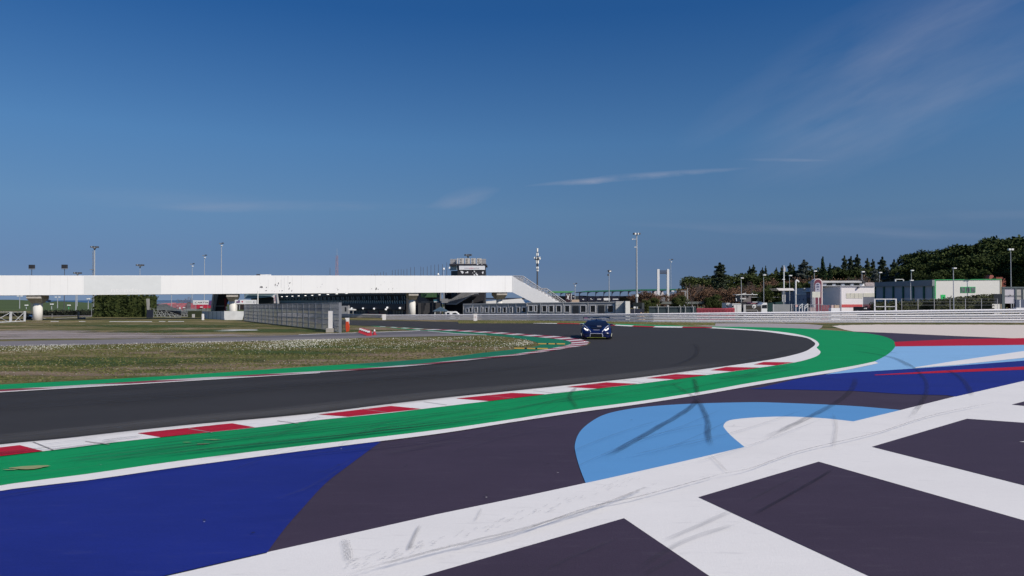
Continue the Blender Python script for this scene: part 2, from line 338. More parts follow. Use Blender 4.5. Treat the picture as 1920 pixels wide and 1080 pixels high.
stripes('kerb', so_[:75], si_[:75], .022, 1.1, pwhite_w, pred_w)
stripes('kerb', so_[74:], si_[74:], .023, 1.75, pred_w, pwhite_w)
g_in = [(712, 612.6), (760, 617.5), (800, 620), (840, 623.5), (912, 628.6), (950, 631.5), (990, 637.5), (1012, 644.8), (1002, 650), (960, 655.5), (900, 662), (840, 669.6), (720, 678.8), (600, 686), (480, 694), (360, 702), (240, 709), (120, 715), (0, 721), (-200, 732), (-1400, 797)]
sheet('green_verge', si_+sm(g_in)[::-1], .012, pgreen_d)
sheet('green_verge', sm(k_in[17:])+sm([(650, 683), (600, 686.2), (480, 694), (360, 702), (240, 709), (120, 715), (0, 721), (-200, 732), (-1400, 797)])[::-1], .016, pgreen)
band('white_line', sm([(-1400, 814), (-200, 745.4), (0, 733.8), (240, 719.6), (480, 705.3), (600, 698.4)]), sm([(-1400, 817), (-200, 747.4), (0, 735.6), (240, 721.2), (480, 706.6), (600, 699.3)]), .026, pwhite)
sheet('green_verge', [(693, 611), (712, 611.5), (770, 614.5), (830, 618), (840, 620), (800, 619.3), (760, 617.2), (715, 613)], .013, pgreen)
# service road
rd_up = [(-1400, 667), (-300, 645), (0, 640), (240, 635.8), (480, 631), (600, 625.8), (690, 623.2), (760, 621), (790, 619.3), (804, 620)]
rd_lo = [(-1400, 680), (-300, 655), (0, 649.5), (240, 644.6), (480, 639.5), (600, 636), (720, 632.3), (840, 630), (912, 628)]
sheet('service_road', sm(rd_up)+[(855, 625.3)]+sm(rd_lo)[::-1], .008, road_m)
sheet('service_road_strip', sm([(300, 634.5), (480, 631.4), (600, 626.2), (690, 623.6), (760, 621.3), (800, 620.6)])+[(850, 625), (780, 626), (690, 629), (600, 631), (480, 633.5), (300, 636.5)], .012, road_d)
band('white_line', sm([(560, 627.3), (640, 624.4), (690, 622.9), (760, 620.7), (788, 619.1)]), sm([(560, 627.8), (640, 624.9), (690, 623.4), (760, 621.3), (788, 619.8)]), .016, pwhite)
band('white_line', [(802, 620.3), (855, 624.9), (912, 628)], [(802, 620.8), (855, 625.5), (912, 628.5)], .018, pwhite)
# aprons and gravel on the right
sheet('concrete_apron', [(1320, 606.3), (1440, 606.2), (1510, 607.5), (1543, 610), (1540, 614.5), (1534, 617.5), (1480, 615.2), (1400, 613.2), (1330, 612.2), (1290, 609)], .008, palea)
def jitter(px, n, ay, ax=0):
    out = []
    for (x0, y0), (x1, y1) in zip(px, px[1:]+px[:1]):
        for k in range(n):
            t = k/n; out.append((x0+(x1-x0)*t+random.uniform(-ax, ax), y0+(y1-y0)*t+random.uniform(-ay, ay)))
    return out
sheet('gravel_trap', jitter([(1560, 611.5), (1575, 609.8), (1640, 608.6), (1760, 608.6), (1920, 609), (2200, 611)], 12, .25)[:-12]+[(2200, 611), (2200, 647), (1920, 635), (1792, 630), (1666, 624), (1600, 621.5), (1583, 618), (1568, 613.5)], .010, gravel)
# run-off art
blueA = sm([(715, 827.5), (660, 868), (610, 906.7), (567, 953), (533, 992), (500, 1037)])
sheet('blue_paint', sm(line_lo)[0:31]+blueA+[(305, 1082), (-750, 1322), (-1900, 1322), (-1900, 1262)], .012, pblue)
W_up = [(-750, 1320), (-100, 1172), (305, 1080), (500, 1035.5), (640, 1004.5), (820, 964), (980, 931), (1098, 905.5), (1140, 896.5), (1280, 865), (1396, 838)]
whiteP = W_up+sm([(1396, 838), (1372, 818), (1358.5, 803), (1357, 796.7), (1365, 789), (1387, 785), (1427, 782), (1480, 781), (1547, 784.3), (1600, 790)])+[(1689, 768.7), (1792, 743), (1920, 713.5), (2200, 648), (2600, 1320)]
sheet('white_paint_field', whiteP, .012, pwhite)
lb = sm([(1098, 905.5), (1087, 877), (1079.5, 850), (1078, 833), (1085, 813), (1100, 796.7), (1126.7, 780), (1160, 770.3), (1213, 762.5), (1293, 757), (1393, 754.3), (1460, 755), (1593, 760.7), (1689, 768.7)])
sheet('light_blue_paint', lb+[(1600, 790)]+sm([(1396, 838), (1372, 818), (1358.5, 803), (1357, 796.7), (1365, 789), (1387, 785), (1427, 782), (1480, 781), (1547, 784.3), (1600, 790)])[::-1][1:]+[(1280, 865), (1140, 896.5)], .013, plight)
sheet('blue_paint', [(1405, 729), (1427, 726.5), (1500, 709), (1547, 702), (1603, 697.8), (1713, 691), (1792, 685.8), (1920, 676), (2200, 650), (2200, 648), (1920, 714), (1792, 743.5), (1776, 741), (1697, 739), (1603, 733), (1490, 730.5)], .014, pblue)
sheet('pale_blue_paint', [(1547, 702), (1570, 697), (1600, 684), (1630, 670), (1655, 655), (1672, 645), (1679, 649), (1920, 646), (2200, 643), (2200, 651), (1920, 676.5), (1792, 686), (1713, 691.5), (1603, 698.5)], .011, ppale)
sheet('red_paint', [(1677, 641), (1792, 635.8), (1920, 633.8), (2200, 630), (2200, 644), (1920, 646.5), (1679, 649.5)], .016, pred)
sheet('red_paint', [(1640, 702.5), (1792, 693.5), (1920, 687.2), (2200, 671), (2200, 677), (1920, 693), (1792, 698), (1640, 703.6)], .020, pred)
sheet('white_paint_stripe', [(1716, 688.5), (1792, 676.5), (1920, 658), (2200, 622), (2200, 645), (1920, 670.8), (1792, 684.2), (1716, 689.8)], .018, pwhite)
darks = [[(1170, 971.5), (1444, 1157), (1500, 1320), (100, 1320), (480, 1170)], [(1535, 865.5), (1920, 975.5), (2300, 1084), (2500, 1200), (2100, 1320), (2050, 1270), (1630, 1080), (1400, 974), (1309.5, 932)],
         [(1635, 837.5), (1813, 785), (1920, 792.5), (2200, 812), (2400, 1034), (1920, 909.7)], [(1897, 758.5), (1950, 745), (2300, 740), (2300, 790), (1960, 765)]]
for d in darks: sheet('purple_grey_panel', d, .016, purple)
sheet('white_paint_stripe', [(1911, 828), (1935, 826.5), (1960, 830), (1935, 830)], .020, pwhite)
# tyre marks, cracks
def ribbon(name, pts, wd, z, mt, ends=.18, smooth=6):
    a = [G(x, y, z) for x, y in sm(pts, smooth)]; n = max(12, len(a)); a, Lt = resample(a, n)
    vs = []; fade = []; run = []; fs = []
    cols = (-1, -.6, .0, .6, 1); fc = (0, .9, 1, .9, 0)
    for i, p in enumerate(a):
        q = a[min(i+1, n)]-a[max(i-1, 0)]; nn = Vector((-q.y, q.x, 0)).normalized(); t = i/n
        e = min(1, t/ends, (1-t)/ends)
        for c, f in zip(cols, fc): vs.append(p+nn*c*wd/2); fade.append(f*e); run.append((t*Lt, c*wd/2, 0))
    for i in range(n):
        for k in range(4): fs.append((i*5+k, i*5+k+1, i*5+k+6, i*5+k+5))
    mb = MB(); mb.add(vs, fs); o = mb.build(name, mt)
    at = o.data.attributes.new('fade', 'FLOAT', 'POINT'); at.data.foreach_set('value', fade)
    at = o.data.attributes.new('run', 'FLOAT_VECTOR', 'POINT'); at.data.foreach_set('vector', [c for r_ in run for c in r_])
    return struct(name, o)
tm = soft('tyre_rubber', (.022, .022, .028), .42, 3.0, .22, .60, stretch=(.35, 16, 1), use_uv=True)
tm2 = soft('tyre_rubber_thin', (.03, .03, .035), .32, 3.0, .20, .62, stretch=(.6, 10, 1), use_uv=True)
tm3 = soft('tyre_rubber_faint', (.06, .06, .065), .17, 3.0, .22, .62, stretch=(.5, 12, 1), use_uv=True)
tdots0 = soft('tyre_rubber_specks', (.12, .12, .125), .35, 6.0, .38, .60, stretch=(3, 14, 1), use_uv=True)
crk = soft('crack_dirt', (.12, .115, .11), .36, 4.0, .22, .55, stretch=(1.5, 4, 1), use_uv=True)
Z = .032
def T(pts, wd, mt): 
    global Z; Z += .0006; ribbon('tyre_mark', pts, wd, Z, mt)
T([(1308, 738), (1302, 757), (1275, 777), (1230, 803), (1170, 837), (1100, 874)], .22, tm)
T([(1300, 742), (1316, 762), (1327, 790), (1328, 818), (1336, 850)], .17, tm)
T([(1600, 700), (1603, 716), (1590, 738), (1555, 762), (1500, 790), (1440, 818), (1390, 842)], .22, tm2)
T([(1690, 672), (1722, 696), (1738, 722), (1728, 755), (1688, 802)], .16, tm2)
T([(1760, 688), (1790, 700), (1812, 720), (1826, 750)], .20, tm2)
T([(1580, 655), (1630, 662), (1680, 672), (1714, 692)], .3, tm2)
T([(1440, 702), (1520, 706), (1600, 715)], .2, tm3)
T([(1390, 978), (1450, 944), (1520, 905), (1575, 872)], .08, tm)
T([(1380, 950), (1450, 915), (1510, 885)], .07, tm3)
T([(1230, 1020), (1310, 985), (1390, 950)], .12, tm3); T([(1180, 1080), (1270, 1020), (1400, 975)], .12, tm3)
T([(1200, 1080), (1240, 1060), (1280, 1040)], .1, tm3)
T([(645, 1003), (652, 1030), (655, 1060)], .14, tdots0); T([(790, 980), (775, 1010), (765, 1035)], .06, tm2); T([(905, 950), (890, 980)], .05, tm3)
T([(1330, 850), (1350, 870), (1368, 888)], .07, tm3); T([(1560, 770), (1568, 800), (1560, 850)], .10, tm3)
T([(1085, 722), (1068, 742), (1078, 758), (1083, 772)], .16, tm2)
T([(1300, 705), (1306, 725), (1308, 745)], .18, tm); T([(1255, 715), (1290, 736), (1330, 762)], .12, tm2)
T([(560, 833), (700, 805), (800, 783), (900, 765), (960, 757)], .09, tm2); T([(500, 818), (620, 806), (740, 795)], .08, tm3)
T([(650, 812), (800, 790), (950, 768), (1080, 742), (1200, 723)], .16, tm2); T([(880, 772), (1000, 758), (1150, 738), (1330, 706)], .10, tm2)
T([(1200, 750), (1320, 722), (1440, 700), (1530, 683)], .10, tm2); T([(1320, 712), (1420, 700), (1500, 692)], .2, tm3)
T([(0, 872), (130, 860), (260, 845), (420, 826), (560, 805), (700, 786)], .16, tm3); T([(80, 868), (300, 850), (480, 828)], .25, tm3)
T([(330, 868), (480, 842), (620, 822), (760, 800)], .12, tm2); T([(-60, 932), (80, 912), (260, 888), (420, 862)], .08, tm2); T([(-60, 940), (100, 914), (200, 902)], .10, tm2)
T([(80, 844.5), (140, 837), (200, 829), (240, 825)], .17, tm); T([(60, 835), (140, 825.5), (200, 818)], .05, tm); T([(180, 827), (230, 820.5), (275, 816)], .15, tm); T([(-20, 851), (60, 844)], .12, tm)
T([(245, 812), (350, 803), (440, 792)], .10, tm2); T([(290, 817), (400, 804), (500, 790)], .12, tm3); T([(950, 740), (1020, 732), (1100, 720)], .07, tm3)
T([(0, 822), (200, 800), (400, 778)], .5, tm3); T([(600, 768), (760, 752), (960, 728)], .3, tm3); T([(1296, 640), (1308, 652), (1302, 668), (1270, 682), (1220, 694)], .30, tm2)
T([(620, 745), (720, 735), (850, 722)], .06, tm2); T([(1500, 650), (1440, 668), (1320, 684)], .8, tm3)
T([(480, 862), (640, 845), (780, 830), (900, 808)], .10, tm2); T([(700, 855), (800, 835), (880, 822)], .3, tm3); T([(1560, 640), (1640, 652), (1700, 668)], .18, tm3)
T([(1000, 1080), (1080, 1040), (1180, 1000)], .08, tm3); T([(1760, 640+30), (1850, 672)], .2, tm3)
def blob(name, x, y, rx, ry, z, mt, n=22, seed=0, irr=.25):
    r0 = random.Random(seed); c = G(x, y, z); vs = [c]
    ph = [r0.uniform(0, 6.28) for _ in range(4)]
    for i in range(n):
        a = 2*math.pi*i/n; k = 1+irr*math.sin(2*a+ph[0])+irr*.6*math.sin(3*a+ph[1])+irr*.4*math.sin(5*a+ph[2])
        vs.append(c+Vector((rx*k*math.cos(a), ry*k*math.sin(a), 0)))
    mb = MB(); mb.add(vs, [(0, i+1, (i+1) % n+1) for i in range(n)]); o = mb.build(name, mt)
    at = o.data.attributes.new('fade', 'FLOAT', 'POINT'); at.data.foreach_set('value', [1.0]+[0.0]*n)
    return struct(name, o)
def lat(o, i_, n=200):
    a, _ = resample([G(x, y) for x, y in o], n); b, _ = resample([G(x, y) for x, y in i_], n); return a, b
def wribbon(P, wd, mt):
    global Z; Z += .0004
    ribbon3('tyre_mark', P, wd, Z, mt)
def ribbon3(name, P, wd, z, mt, ends=.25):
    n = 40; a, Lt = resample([Vector((p.x, p.y, z)) for p in P], n); vs = []; fade = []; run = []; fs = []
    for i, p in enumerate(a):
        q = a[min(i+1, n)]-a[max(i-1, 0)]; nn = Vector((-q.y, q.x, 0)).normalized(); t = i/n; e = min(1, t/ends, (1-t)/ends)
        for c, f in zip((-1, -.6, 0, .6, 1), (0, .9, 1, .9, 0)): vs.append(p+nn*c*wd/2); fade.append(f*e); run.append((t*Lt, c*wd/2, 0))
    for i in range(n):
        for k in range(4): fs.append((i*5+k, i*5+k+1, i*5+k+6, i*5+k+5))
    mb = MB(); mb.add(vs, fs); o = mb.build(name, mt)
    at = o.data.attributes.new('fade', 'FLOAT', 'POINT'); at.data.foreach_set('value', fade)
    at = o.data.attributes.new('run', 'FLOAT_VECTOR', 'POINT'); at.data.foreach_set('vector', [c for r_ in run for c in r_]); struct(name, o)
va, vb = lat(sm(line_up[:-1]), sm(kerb_lo[:17])); rr = random.Random(21)
tdots = soft('tyre_rubber_dotted', (.02, .03, .025), .5, 5.0, .30, .58, stretch=(2.5, 22, 1), use_uv=True)
for k in range(34):
    i0 = rr.randint(0, 160); ln = rr.randint(15, 60); i1 = min(199, i0+ln); f0 = rr.uniform(.12, .95); f1 = min(.98, max(.05, f0+rr.uniform(-.25, .25))); wd = rr.choice((.06, .08, .10, .16, .22)); mt_ = rr.choice((tm3, tm2, tdots, tdots))
    P = [va[i].lerp(vb[i], f0+(f1-f0)*(i-i0)/(i1-i0)) for i in range(i0, i1+1, 3)]
    if len(P) > 2: wribbon(P, wd, mt_)
jm = mat('joint_grey', (.33, .31, .31), .9)
for (x0, y0, x1, y1) in ((160, 828.5, 205, 832.3), (353, 804.5, 398, 810.3), (520, 790, 560, 793.5), (680, 768, 725, 772.5), (795, 754.5, 838, 758.5), (918, 743, 965, 746.5), (1000, 733.3, 1040, 736.5), (1100, 721, 1150, 724.3), (1168, 714, 1210, 716.6), (1240, 705.2, 1290, 707), (1300, 699, 1345, 700.6), (62, 829.5, 100, 843)):
    a, b = G(x0, y0-1.2, .027), G(x1, y1+.6, .027); d = Vector((0, .018, 0)); mb = MB(); mb.add([a-d, b-d, b+d, a+d], [(0, 1, 2, 3)]); struct('kerb_joint', mb.build('kerb_joint', jm))
line_soft = soft('racing_rubber', (.018, .018, .019), .07, 1.2, .12, .55, stretch=(.08, 3, 1), use_uv=True); dust = soft('edge_dust', (.15, .145, .14), .26, 1.5, .15, .60, stretch=(.12, 4, 1), use_uv=True)
ta, tb = lat(sm(far_edge[15:])[:], sm(apex_out[14:])); 
for k in range(7):
    f0 = rr.uniform(.15, .85); f1 = f0+rr.uniform(-.12, .12); i0 = rr.randint(0, 60); i1 = rr.randint(120, 199)
    wribbon([ta[i].lerp(tb[i], f0+(f1-f0)*(i-i0)/(i1-i0)) for i in range(i0, i1, 4)], rr.uniform(.5, 1.8), line_soft)
for f, wd in ((.012, .9), (.02, 1.6), (.97, .6)): wribbon([ta[i].lerp(tb[i], f) for i in range(0, 200, 4)], wd, dust)
tseam = soft('track_seam', (.018, .018, .02), .6, 2.0, .1, .45, stretch=(.3, 3, 1), use_uv=True)
wribbon([ta[i].lerp(tb[i], .5) for i in range(0, 200, 4)], .04, tseam)
# long curved paired streaks over the painted run-off
for k in range(10):
    x0 = rr.uniform(200, 1500); y0 = rr.uniform(800, 960); L_ = rr.uniform(200, 420); up = rr.uniform(.12, .42); bend = rr.uniform(-25, 25)
    P = [G(x0+L_*t, y0-L_*up*t+bend*t*(1-t)*4) for t in np.linspace(0, 1, 14)]; wribbon(P, rr.uniform(.04, .10), tm3)
    wribbon([p+Vector((.12, 1.5, 0))*.8 for p in P], rr.uniform(.04, .08), tm3)
for (xx, yy) in ((475, 998), (383, 975), (1027, 869), (635, 871), (763, 872), (1376, 797), (912, 928), (1184, 787), (1293, 691), (745, 717), (739, 723), (212, 792), (15, 823)): blob('rubber_crumb', xx, yy, .022, .013, .036, pblack, 8, seed=xx)
for (xx, yy) in ((383, 975), (189, 868-0), (640, 838), (912, 929), (1046, 883)): blob('paint_fleck', xx, yy+3, .012, .008, .037, pwhite, 7, seed=xx)
for (a, wd) in (([(560, 1100), (700, 1062), (860, 1020), (960, 996), (1060, 968), (1130, 945), (1200, 918), (1260, 893)], .05), ([(700, 1052), (820, 1030), (960, 1000), (1100, 952), (1200, 930), (1300, 903), (1400, 875)], .03), ([(1200, 930), (1320, 893), (1400, 880), (1500, 845), (1640, 812), (1760, 775), (1920, 745)], .03)):
    Z += .0006; ribbon('paint_crack', a, wd*1.6, Z, crk)
rs = random.Random(3)
mb = MB()
for k in range(120):
    t = rs.random(); x = 640+560*t; y = 1068-170*t - (t*t-t)*30; x += rs.uniform(-8, 8); y += rs.uniform(-14, 2)
    p = G(x, y, .034+k*1e-5); l = rs.uniform(.02, .07); a = rs.uniform(.5, 1.1); mb.add([p, p+Vector((l*math.cos(a), l*math.sin(a), 0)), p+Vector((l*math.cos(a), l*math.sin(a)+.006, 0)), p+Vector((0, .006, 0))], [(0, 1, 2, 3)])
struct('paint_scuffs', mb.build('paint_scuffs', mat('scuff', (.3, .29, .28), .9)))
# worn yellowish spots on green and small debris
worn = mat('worn_spot', (.30, .34, .16), .9)
for i, (x, y, rx, ry) in enumerate([(55, 876, .28, .10), (20, 880, .08, .03), (380, 832, .10, .04), (398, 824, .12, .03), (350, 829, .06, .02)]): blob('worn_patch', x, y, rx, ry, .0315, worn, seed=i)
dirt = soft('bare_dirt', (.27, .20, .135), .85, .9, .02, .40); pale_dirt = soft('pale_dirt', (.36, .31, .29), .9, .6, .02, .38, stretch=(.5, 1.4, 1)); limew = mat('lime_white', (.72, .72, .70), .9, .1, 5)
green_g = soft('lush_grass', (.062, .095, .022), .85, .8, .02, .38)
zz = .0031
for i, (x, y, rx, ry, mt) in enumerate([(300, 661, 4.5, 1.3, dirt), (150, 702, 7, 1.0, dirt), (330, 690, 5, .8, dirt), (620, 676, 6, .8, dirt), (740, 664, 5, 1.6, dirt), (60, 699, 4, 1.2, dirt), (880, 652, 4, 1.4, dirt), (820, 640, 4, 1.2, dirt), (480, 682, 5, 1.0, dirt),
        (60, 625, 14, 6, pale_dirt), (150, 630, 14, 3.5, pale_dirt), (300, 629, 12, 2.2, pale_dirt), (20, 634, 12, 2.5, pale_dirt), (60, 604, 3, 2, dirt), (700, 617, 5, 3.0, dirt), (770, 613.5, 5, 2, pale_dirt),
        (100, 680, 8, 2.5, green_g), (250, 675, 7, 2.0, green_g), (500, 660, 7, 2, green_g), (480, 620, 14, 5, green_g), (300, 611, 14, 6, green_g), (640, 650, 6, 2, green_g), (1560, 608.8, 5, 2.0, green_g), (1590, 614, 2.5, 3, green_g), (1750, 607, 9, .9, green_g), (900, 603, 10, 1, dirt), (1250, 607.5, 8, 2.5, pale_dirt), (1100, 604.5, 9, 1.2, green_g), (1000, 604, 8, 1.0, pale_dirt)]):
    zz += .00008; blob('bare_patch' if mt is not green_g else 'grass_patch', x, y, rx, ry, zz, mt, 30, seed=i+20)
blob('lime_heap', 452, 618.7, 1.7, .7, .0066, limew, seed=5, irr=.15); blob('lime_heap', 425, 620.3, 1.2, .25, .0066, limew, seed=6)
for x0, x1, y in ((95, 110, 602.5), (148, 160, 602.6), (205, 285, 602.8), (298, 310, 602.6), (315, 345, 602.6)):
    sheet('faded_white_line', [(x0, y-.35), (x1, y-.35), (x1, y+.35), (x0, y+.35)], .0066, limew)
# far field (low green rise) and its sea gap
fm = mat('green_field', (.070, .100, .026), .9, .2, .02, stretch=(1, 3, 1))
mb = MB(); xs = list(range(-400, 1000, 25)); rows = []
prof = [(-400, 562), (-100, 561.5), (30, 562), (75, 564.5), (92, 567.6), (105, 564.6), (150, 566.5), (180, 568.5), (300, 571), (420, 572), (1000, 573)]
def pf(x):
    for (a, b), (c, d) in zip(prof, prof[1:]):
        if a <= x <= c: return b+(d-b)*(x-a)/(c-a)
    return 573
xs = [a for a in range(-400, 1000, 12)]
P = []
for x in xs:
    top = hit(x, pf(x), FP(430)); P += [Vector((top.x*.40, 172, .02)), Vector((top.x*.62, 266, max(.03, top.z*.28))), Vector((top.x*.85, 365, max(.04, top.z*.7))), top, Vector((top.x*1.15, 475, .0))]
fs = []
for i in range(len(xs)-1):
    for k in range(4): fs.append((i*5+k, (i+1)*5+k, (i+1)*5+k+1, i*5+k+1))
mb.add(P, fs); struct('far_field', mb.build('far_field', fm, smooth=True))
# grass tufts and daisies (nobody could count them)
def in_poly(p, poly):
    x, y = p; c = False; n = len(poly)
    for i in range(n):
        x1, y1 = poly[i]; x2, y2 = poly[(i+1) % n]
        if (y1 > y) != (y2 > y) and x < (x2-x1)*(y-y1)/(y2-y1)+x1: c = not c
    return c
infield = [(p.x, p.y) for p in (G(*q) for q in [(-60, 651), (240, 645.5), (480, 640.5), (720, 633), (910, 629.5), (985, 637.5), (1010, 645), (960, 655), (840, 669), (600, 685.5), (360, 701.5), (0, 720), (-60, 723)])]
verge2 = [(p.x, p.y) for p in (G(*q) for q in [(-60, 603), (300, 601), (470, 603), (560, 613), (640, 624), (560, 627), (480, 630), (300, 634), (180, 620), (-60, 613)])]
bx = [min(p[0] for p in infield), max(p[0] for p in infield), min(p[1] for p in infield), max(p[1] for p in infield)]
mb = MB(); cnt = 0; rs = random.Random(11)
while cnt < 26000:
    x, y = rs.uniform(bx[0], bx[1]), rs.uniform(bx[2], bx[3])
    if not in_poly((x, y), infield): continue
    cl = math.sin(x*.9+math.sin(y*1.3)*2)+math.sin(y*1.7+x*.35)
    if cl < rs.uniform(-2.2, 1.2): continue
    cnt += 1; mb.cur = 0 if rs.random() < .62 else (1 if rs.random() < .6 else 2)
    h = rs.uniform(.015, .045); a = rs.uniform(0, 3.14); l = rs.uniform(.02, .06); dx, dy = math.cos(a)*l, math.sin(a)*l
    mb.add([(x-dx, y-dy, 0), (x+dx, y+dy, 0), (x+dx*.4+rs.uniform(-.03, .03), y+dy*.4, h)], [(0, 1, 2)])
g1 = mat('grass_blade', (.115, .122, .036), .8); g2 = mat('grass_blade_dark', (.085, .098, .028), .8); g3 = mat('grass_blade_dry', (.20, .16, .085), .8)
tag(mb.build('grass', [g1, g2, g3]), 'short tufted grass growing over the infield beside the track', 'grass', kind='stuff')
mb = MB(); cnt = 0
def fl(x, y, s):
    s = s*(.7+.6*rs.random()); z = rs.uniform(.05, .08); mb.add([(x-s, y, z-.4*s), (x+s, y, z-.4*s), (x+s, y+s*.5, z+.9*s), (x-s, y+s*.5, z+.9*s)], [(0, 1, 2, 3)])
for _ in range(15000):
    px = rs.uniform(-40, 1000); 
    u = px/1000
    mode = rs.random()
    if mode < .55: py = (647.5-16*u)+rs.expovariate(1/(2.2+9*max(0, u-.35)))
    elif mode < .8 : py = rs.gauss(655-9*u, 4)
    else: py = rs.uniform(640, 715)
    if mode >= .8 and rs.random() < .7: continue
    if rs.random() > .12+.6*(.5+.5*math.sin(px*.03+py*.2)+.4*math.sin(px*.011+2))**2: continue
    if py < 630: continue
    p = G(px, py)
    if in_poly((p.x, p.y), infield): fl(p.x, p.y, .008 if py > 660 else .012)
tag(mb.build('daisies', mat('daisy_petal', (.75, .74, .66), .8)), 'scattered white daisies flowering in the infield grass', 'flowers', kind='stuff')
mb = MB()
for _ in range(9000):
    px = rs.uniform(860, 1340); py = rs.uniform(601.5, 606.5)+max(0, (px-1100)*.018)
    p = G(px, py); h = rs.uniform(.04, .12); mb.cur = rs.choice((0, 0, 1, 2)); a = rs.uniform(-.12, .12)
    mb.add([(p.x-.08, p.y, 0), (p.x+.08, p.y, 0), (p.x+a, p.y+.02, h)], [(0, 1, 2)])
tag(mb.build('rough_grass', [g1, g2, g3]), 'rough dry grass along the foot of the steel crash barrier', 'grass', kind='stuff')
# ============================================================ footbridge
BP = (Vector((-62.7*1.0, 106.7-.295*62.7)), Vector((0, 106.7)))
bd = (BP[1]-BP[0]).normalized(); bn = Vector((bd.y, -bd.x, 0))
org = hz(62, 560, BP, 0); br = thing('footbridge', (0, 108, 0), 'long white footbridge crossing over the race track, with peeling paint', 'footbridge')
mb = MB()
xsn = [-420, -200, 0, 160, 320, 480, 640, 800, 960.5]
tops = [515.5, 515.8, 516.4, 516.5, 516.5, 516.4, 516.6, 516.8, 517]; bots = [556.5, 555.3, 553.9, 552.8, 551.6, 550.5, 549.6, 548.7, 547.9]
pf_ = []
T_ = [hit(x, y, BP) for x, y in zip(xsn, tops)]; B_ = [hit(x, y, BP) for x, y in zip(xsn, bots)]
bk = -bn*3.4
for i in range(len(xsn)-1):
    t0, t1, b0, b1 = T_[i], T_[i+1], B_[i], B_[i+1]
    mb.prism([t0, t1, b1, b0], [p-bn*.16 for p in (t0, t1, b1, b0)])
    mb.prism([p+bk+bn*.16 for p in (t0, t1, b1, b0)], [p+bk for p in (t0, t1, b1, b0)])
def bridge_mat():
    mt = bpy.data.materials.new('bridge_white'); mt.use_nodes = True; t = mt.node_tree; b = t.nodes['Principled BSDF']; b.inputs['Roughness'].default_value = .55
    tc = t.nodes.new('ShaderNodeTexCoord'); mp = t.nodes.new('ShaderNodeMapping'); mp.inputs['Scale'].default_value = (1.6, 1.6, .25); t.links.new(tc.outputs['Object'], mp.inputs[0])
    n = t.nodes.new('ShaderNodeTexNoise'); n.inputs['Scale'].default_value = 1.2; n.inputs['Detail'].default_value = 6; t.links.new(mp.outputs[0], n.inputs[0])
    r = t.nodes.new('ShaderNodeValToRGB'); t.links.new(n.outputs[0], r.inputs[0]); e = r.color_ramp.elements; e[0].position = .32; e[0].color = (.845, .842, .838, 1); e[1].position = .55; e[1].color = (.865, .862, .855, 1)
    sp = t.nodes.new('ShaderNodeSeparateXYZ'); t.links.new(tc.outputs['Object'], sp.inputs[0])
    q = M_(t, 'FRACT', M_(t, 'MULTIPLY', sp.outputs[0], 1/9.6)); seam = M_(t, 'LESS_THAN', q, .006)
    mi = t.nodes.new('ShaderNodeMix'); mi.data_type = 'RGBA'; t.links.new(M_(t, 'MULTIPLY', seam, .25), mi.inputs[0]); t.links.new(r.outputs[0], mi.inputs[6]); mi.inputs[7].default_value = (.45, .45, .45, 1)
    t.links.new(mi.outputs[2], b.inputs['Base Color']); return mt
bw = bridge_mat(); par = mb.build('parapet', bw, br)
mb = MB()
for i in range(len(xsn)-1):
    b0, b1 = B_[i]+Vector((0, 0, .25)), B_[i+1]+Vector((0, 0, .25)); f = [b0-bn*.165, b1-bn*.165, b1+bk+bn*.165, b0+bk+bn*.165]; mb.prism([p-Vector((0, 0, .25)) for p in f], f)
mb.build('deck', conc, br)
# fresher grey repaint rectangle with ghost lettering, and peeling spots on the parapet face
gp = mat('grey_overpaint', (.70, .72, .725), .6, .03, 1.5); gl = mat('ghost_letters', (.80, .80, .80), .6, .02, 2)
mb = MB(); mb.pbox(157, 517.5, 302, 551.3, BP, .006, .001); mb.build('repainted_panel', gp, br)
def text_mesh(name, s, x, y, hpx, pl, mt, parent, out=.02, wscale=1, bold=0, align='LEFT'):
    if not isinstance(pl, tuple): pl = FP(pl)
    c = bpy.data.curves.new(name, 'FONT'); c.body = s; c.extrude = .002; c.offset = bold; c.align_x = align
    to = bpy.data.objects.new(name, c); COL.objects.link(to); dg = bpy.context.evaluated_depsgraph_get(); me = bpy.data.meshes.new_from_object(to.evaluated_get(dg)); COL.objects.unlink(to); bpy.data.objects.remove(to)
    p = hit(x, y, pl); hh = (p-hit(x, y-hpx, pl)).length/.7; e = (pl[1]-pl[0]).normalized(); e3 = Vector((e.x, e.y, 0)); n3 = Vector((e.y, -e.x, 0))
    off = Vector((0, 0, 0)); q = parent
    while q is not None: off += q.location; q = q.parent
    for v in me.vertices: v.co = p+e3*v.co.x*hh*wscale+Vector((0, 0, 1))*v.co.y*hh+n3*(out+v.co.z*hh)-off
    me.materials.clear(); me.materials.append(mt); o = bpy.data.objects.new(name, me); COL.objects.link(o); o.parent = parent; return o
text_mesh('faded_lettering', 'ntender', 207, 547.5, 8, BP, gl, br, .016, 1.5)
rs = random.Random(5); mb = MB()
for xj in np.arange(30, 955, 41.5):
    if not 155 < xj < 304: mb = MB(); mb.pbox(xj-.12, 517.2, xj+.12, 547.5+(960-xj)*.0058, BP, .004, .001); mb.build('panel_joint', mat('joint_light', (.70, .70, .70), .8), br)
mb = MB()
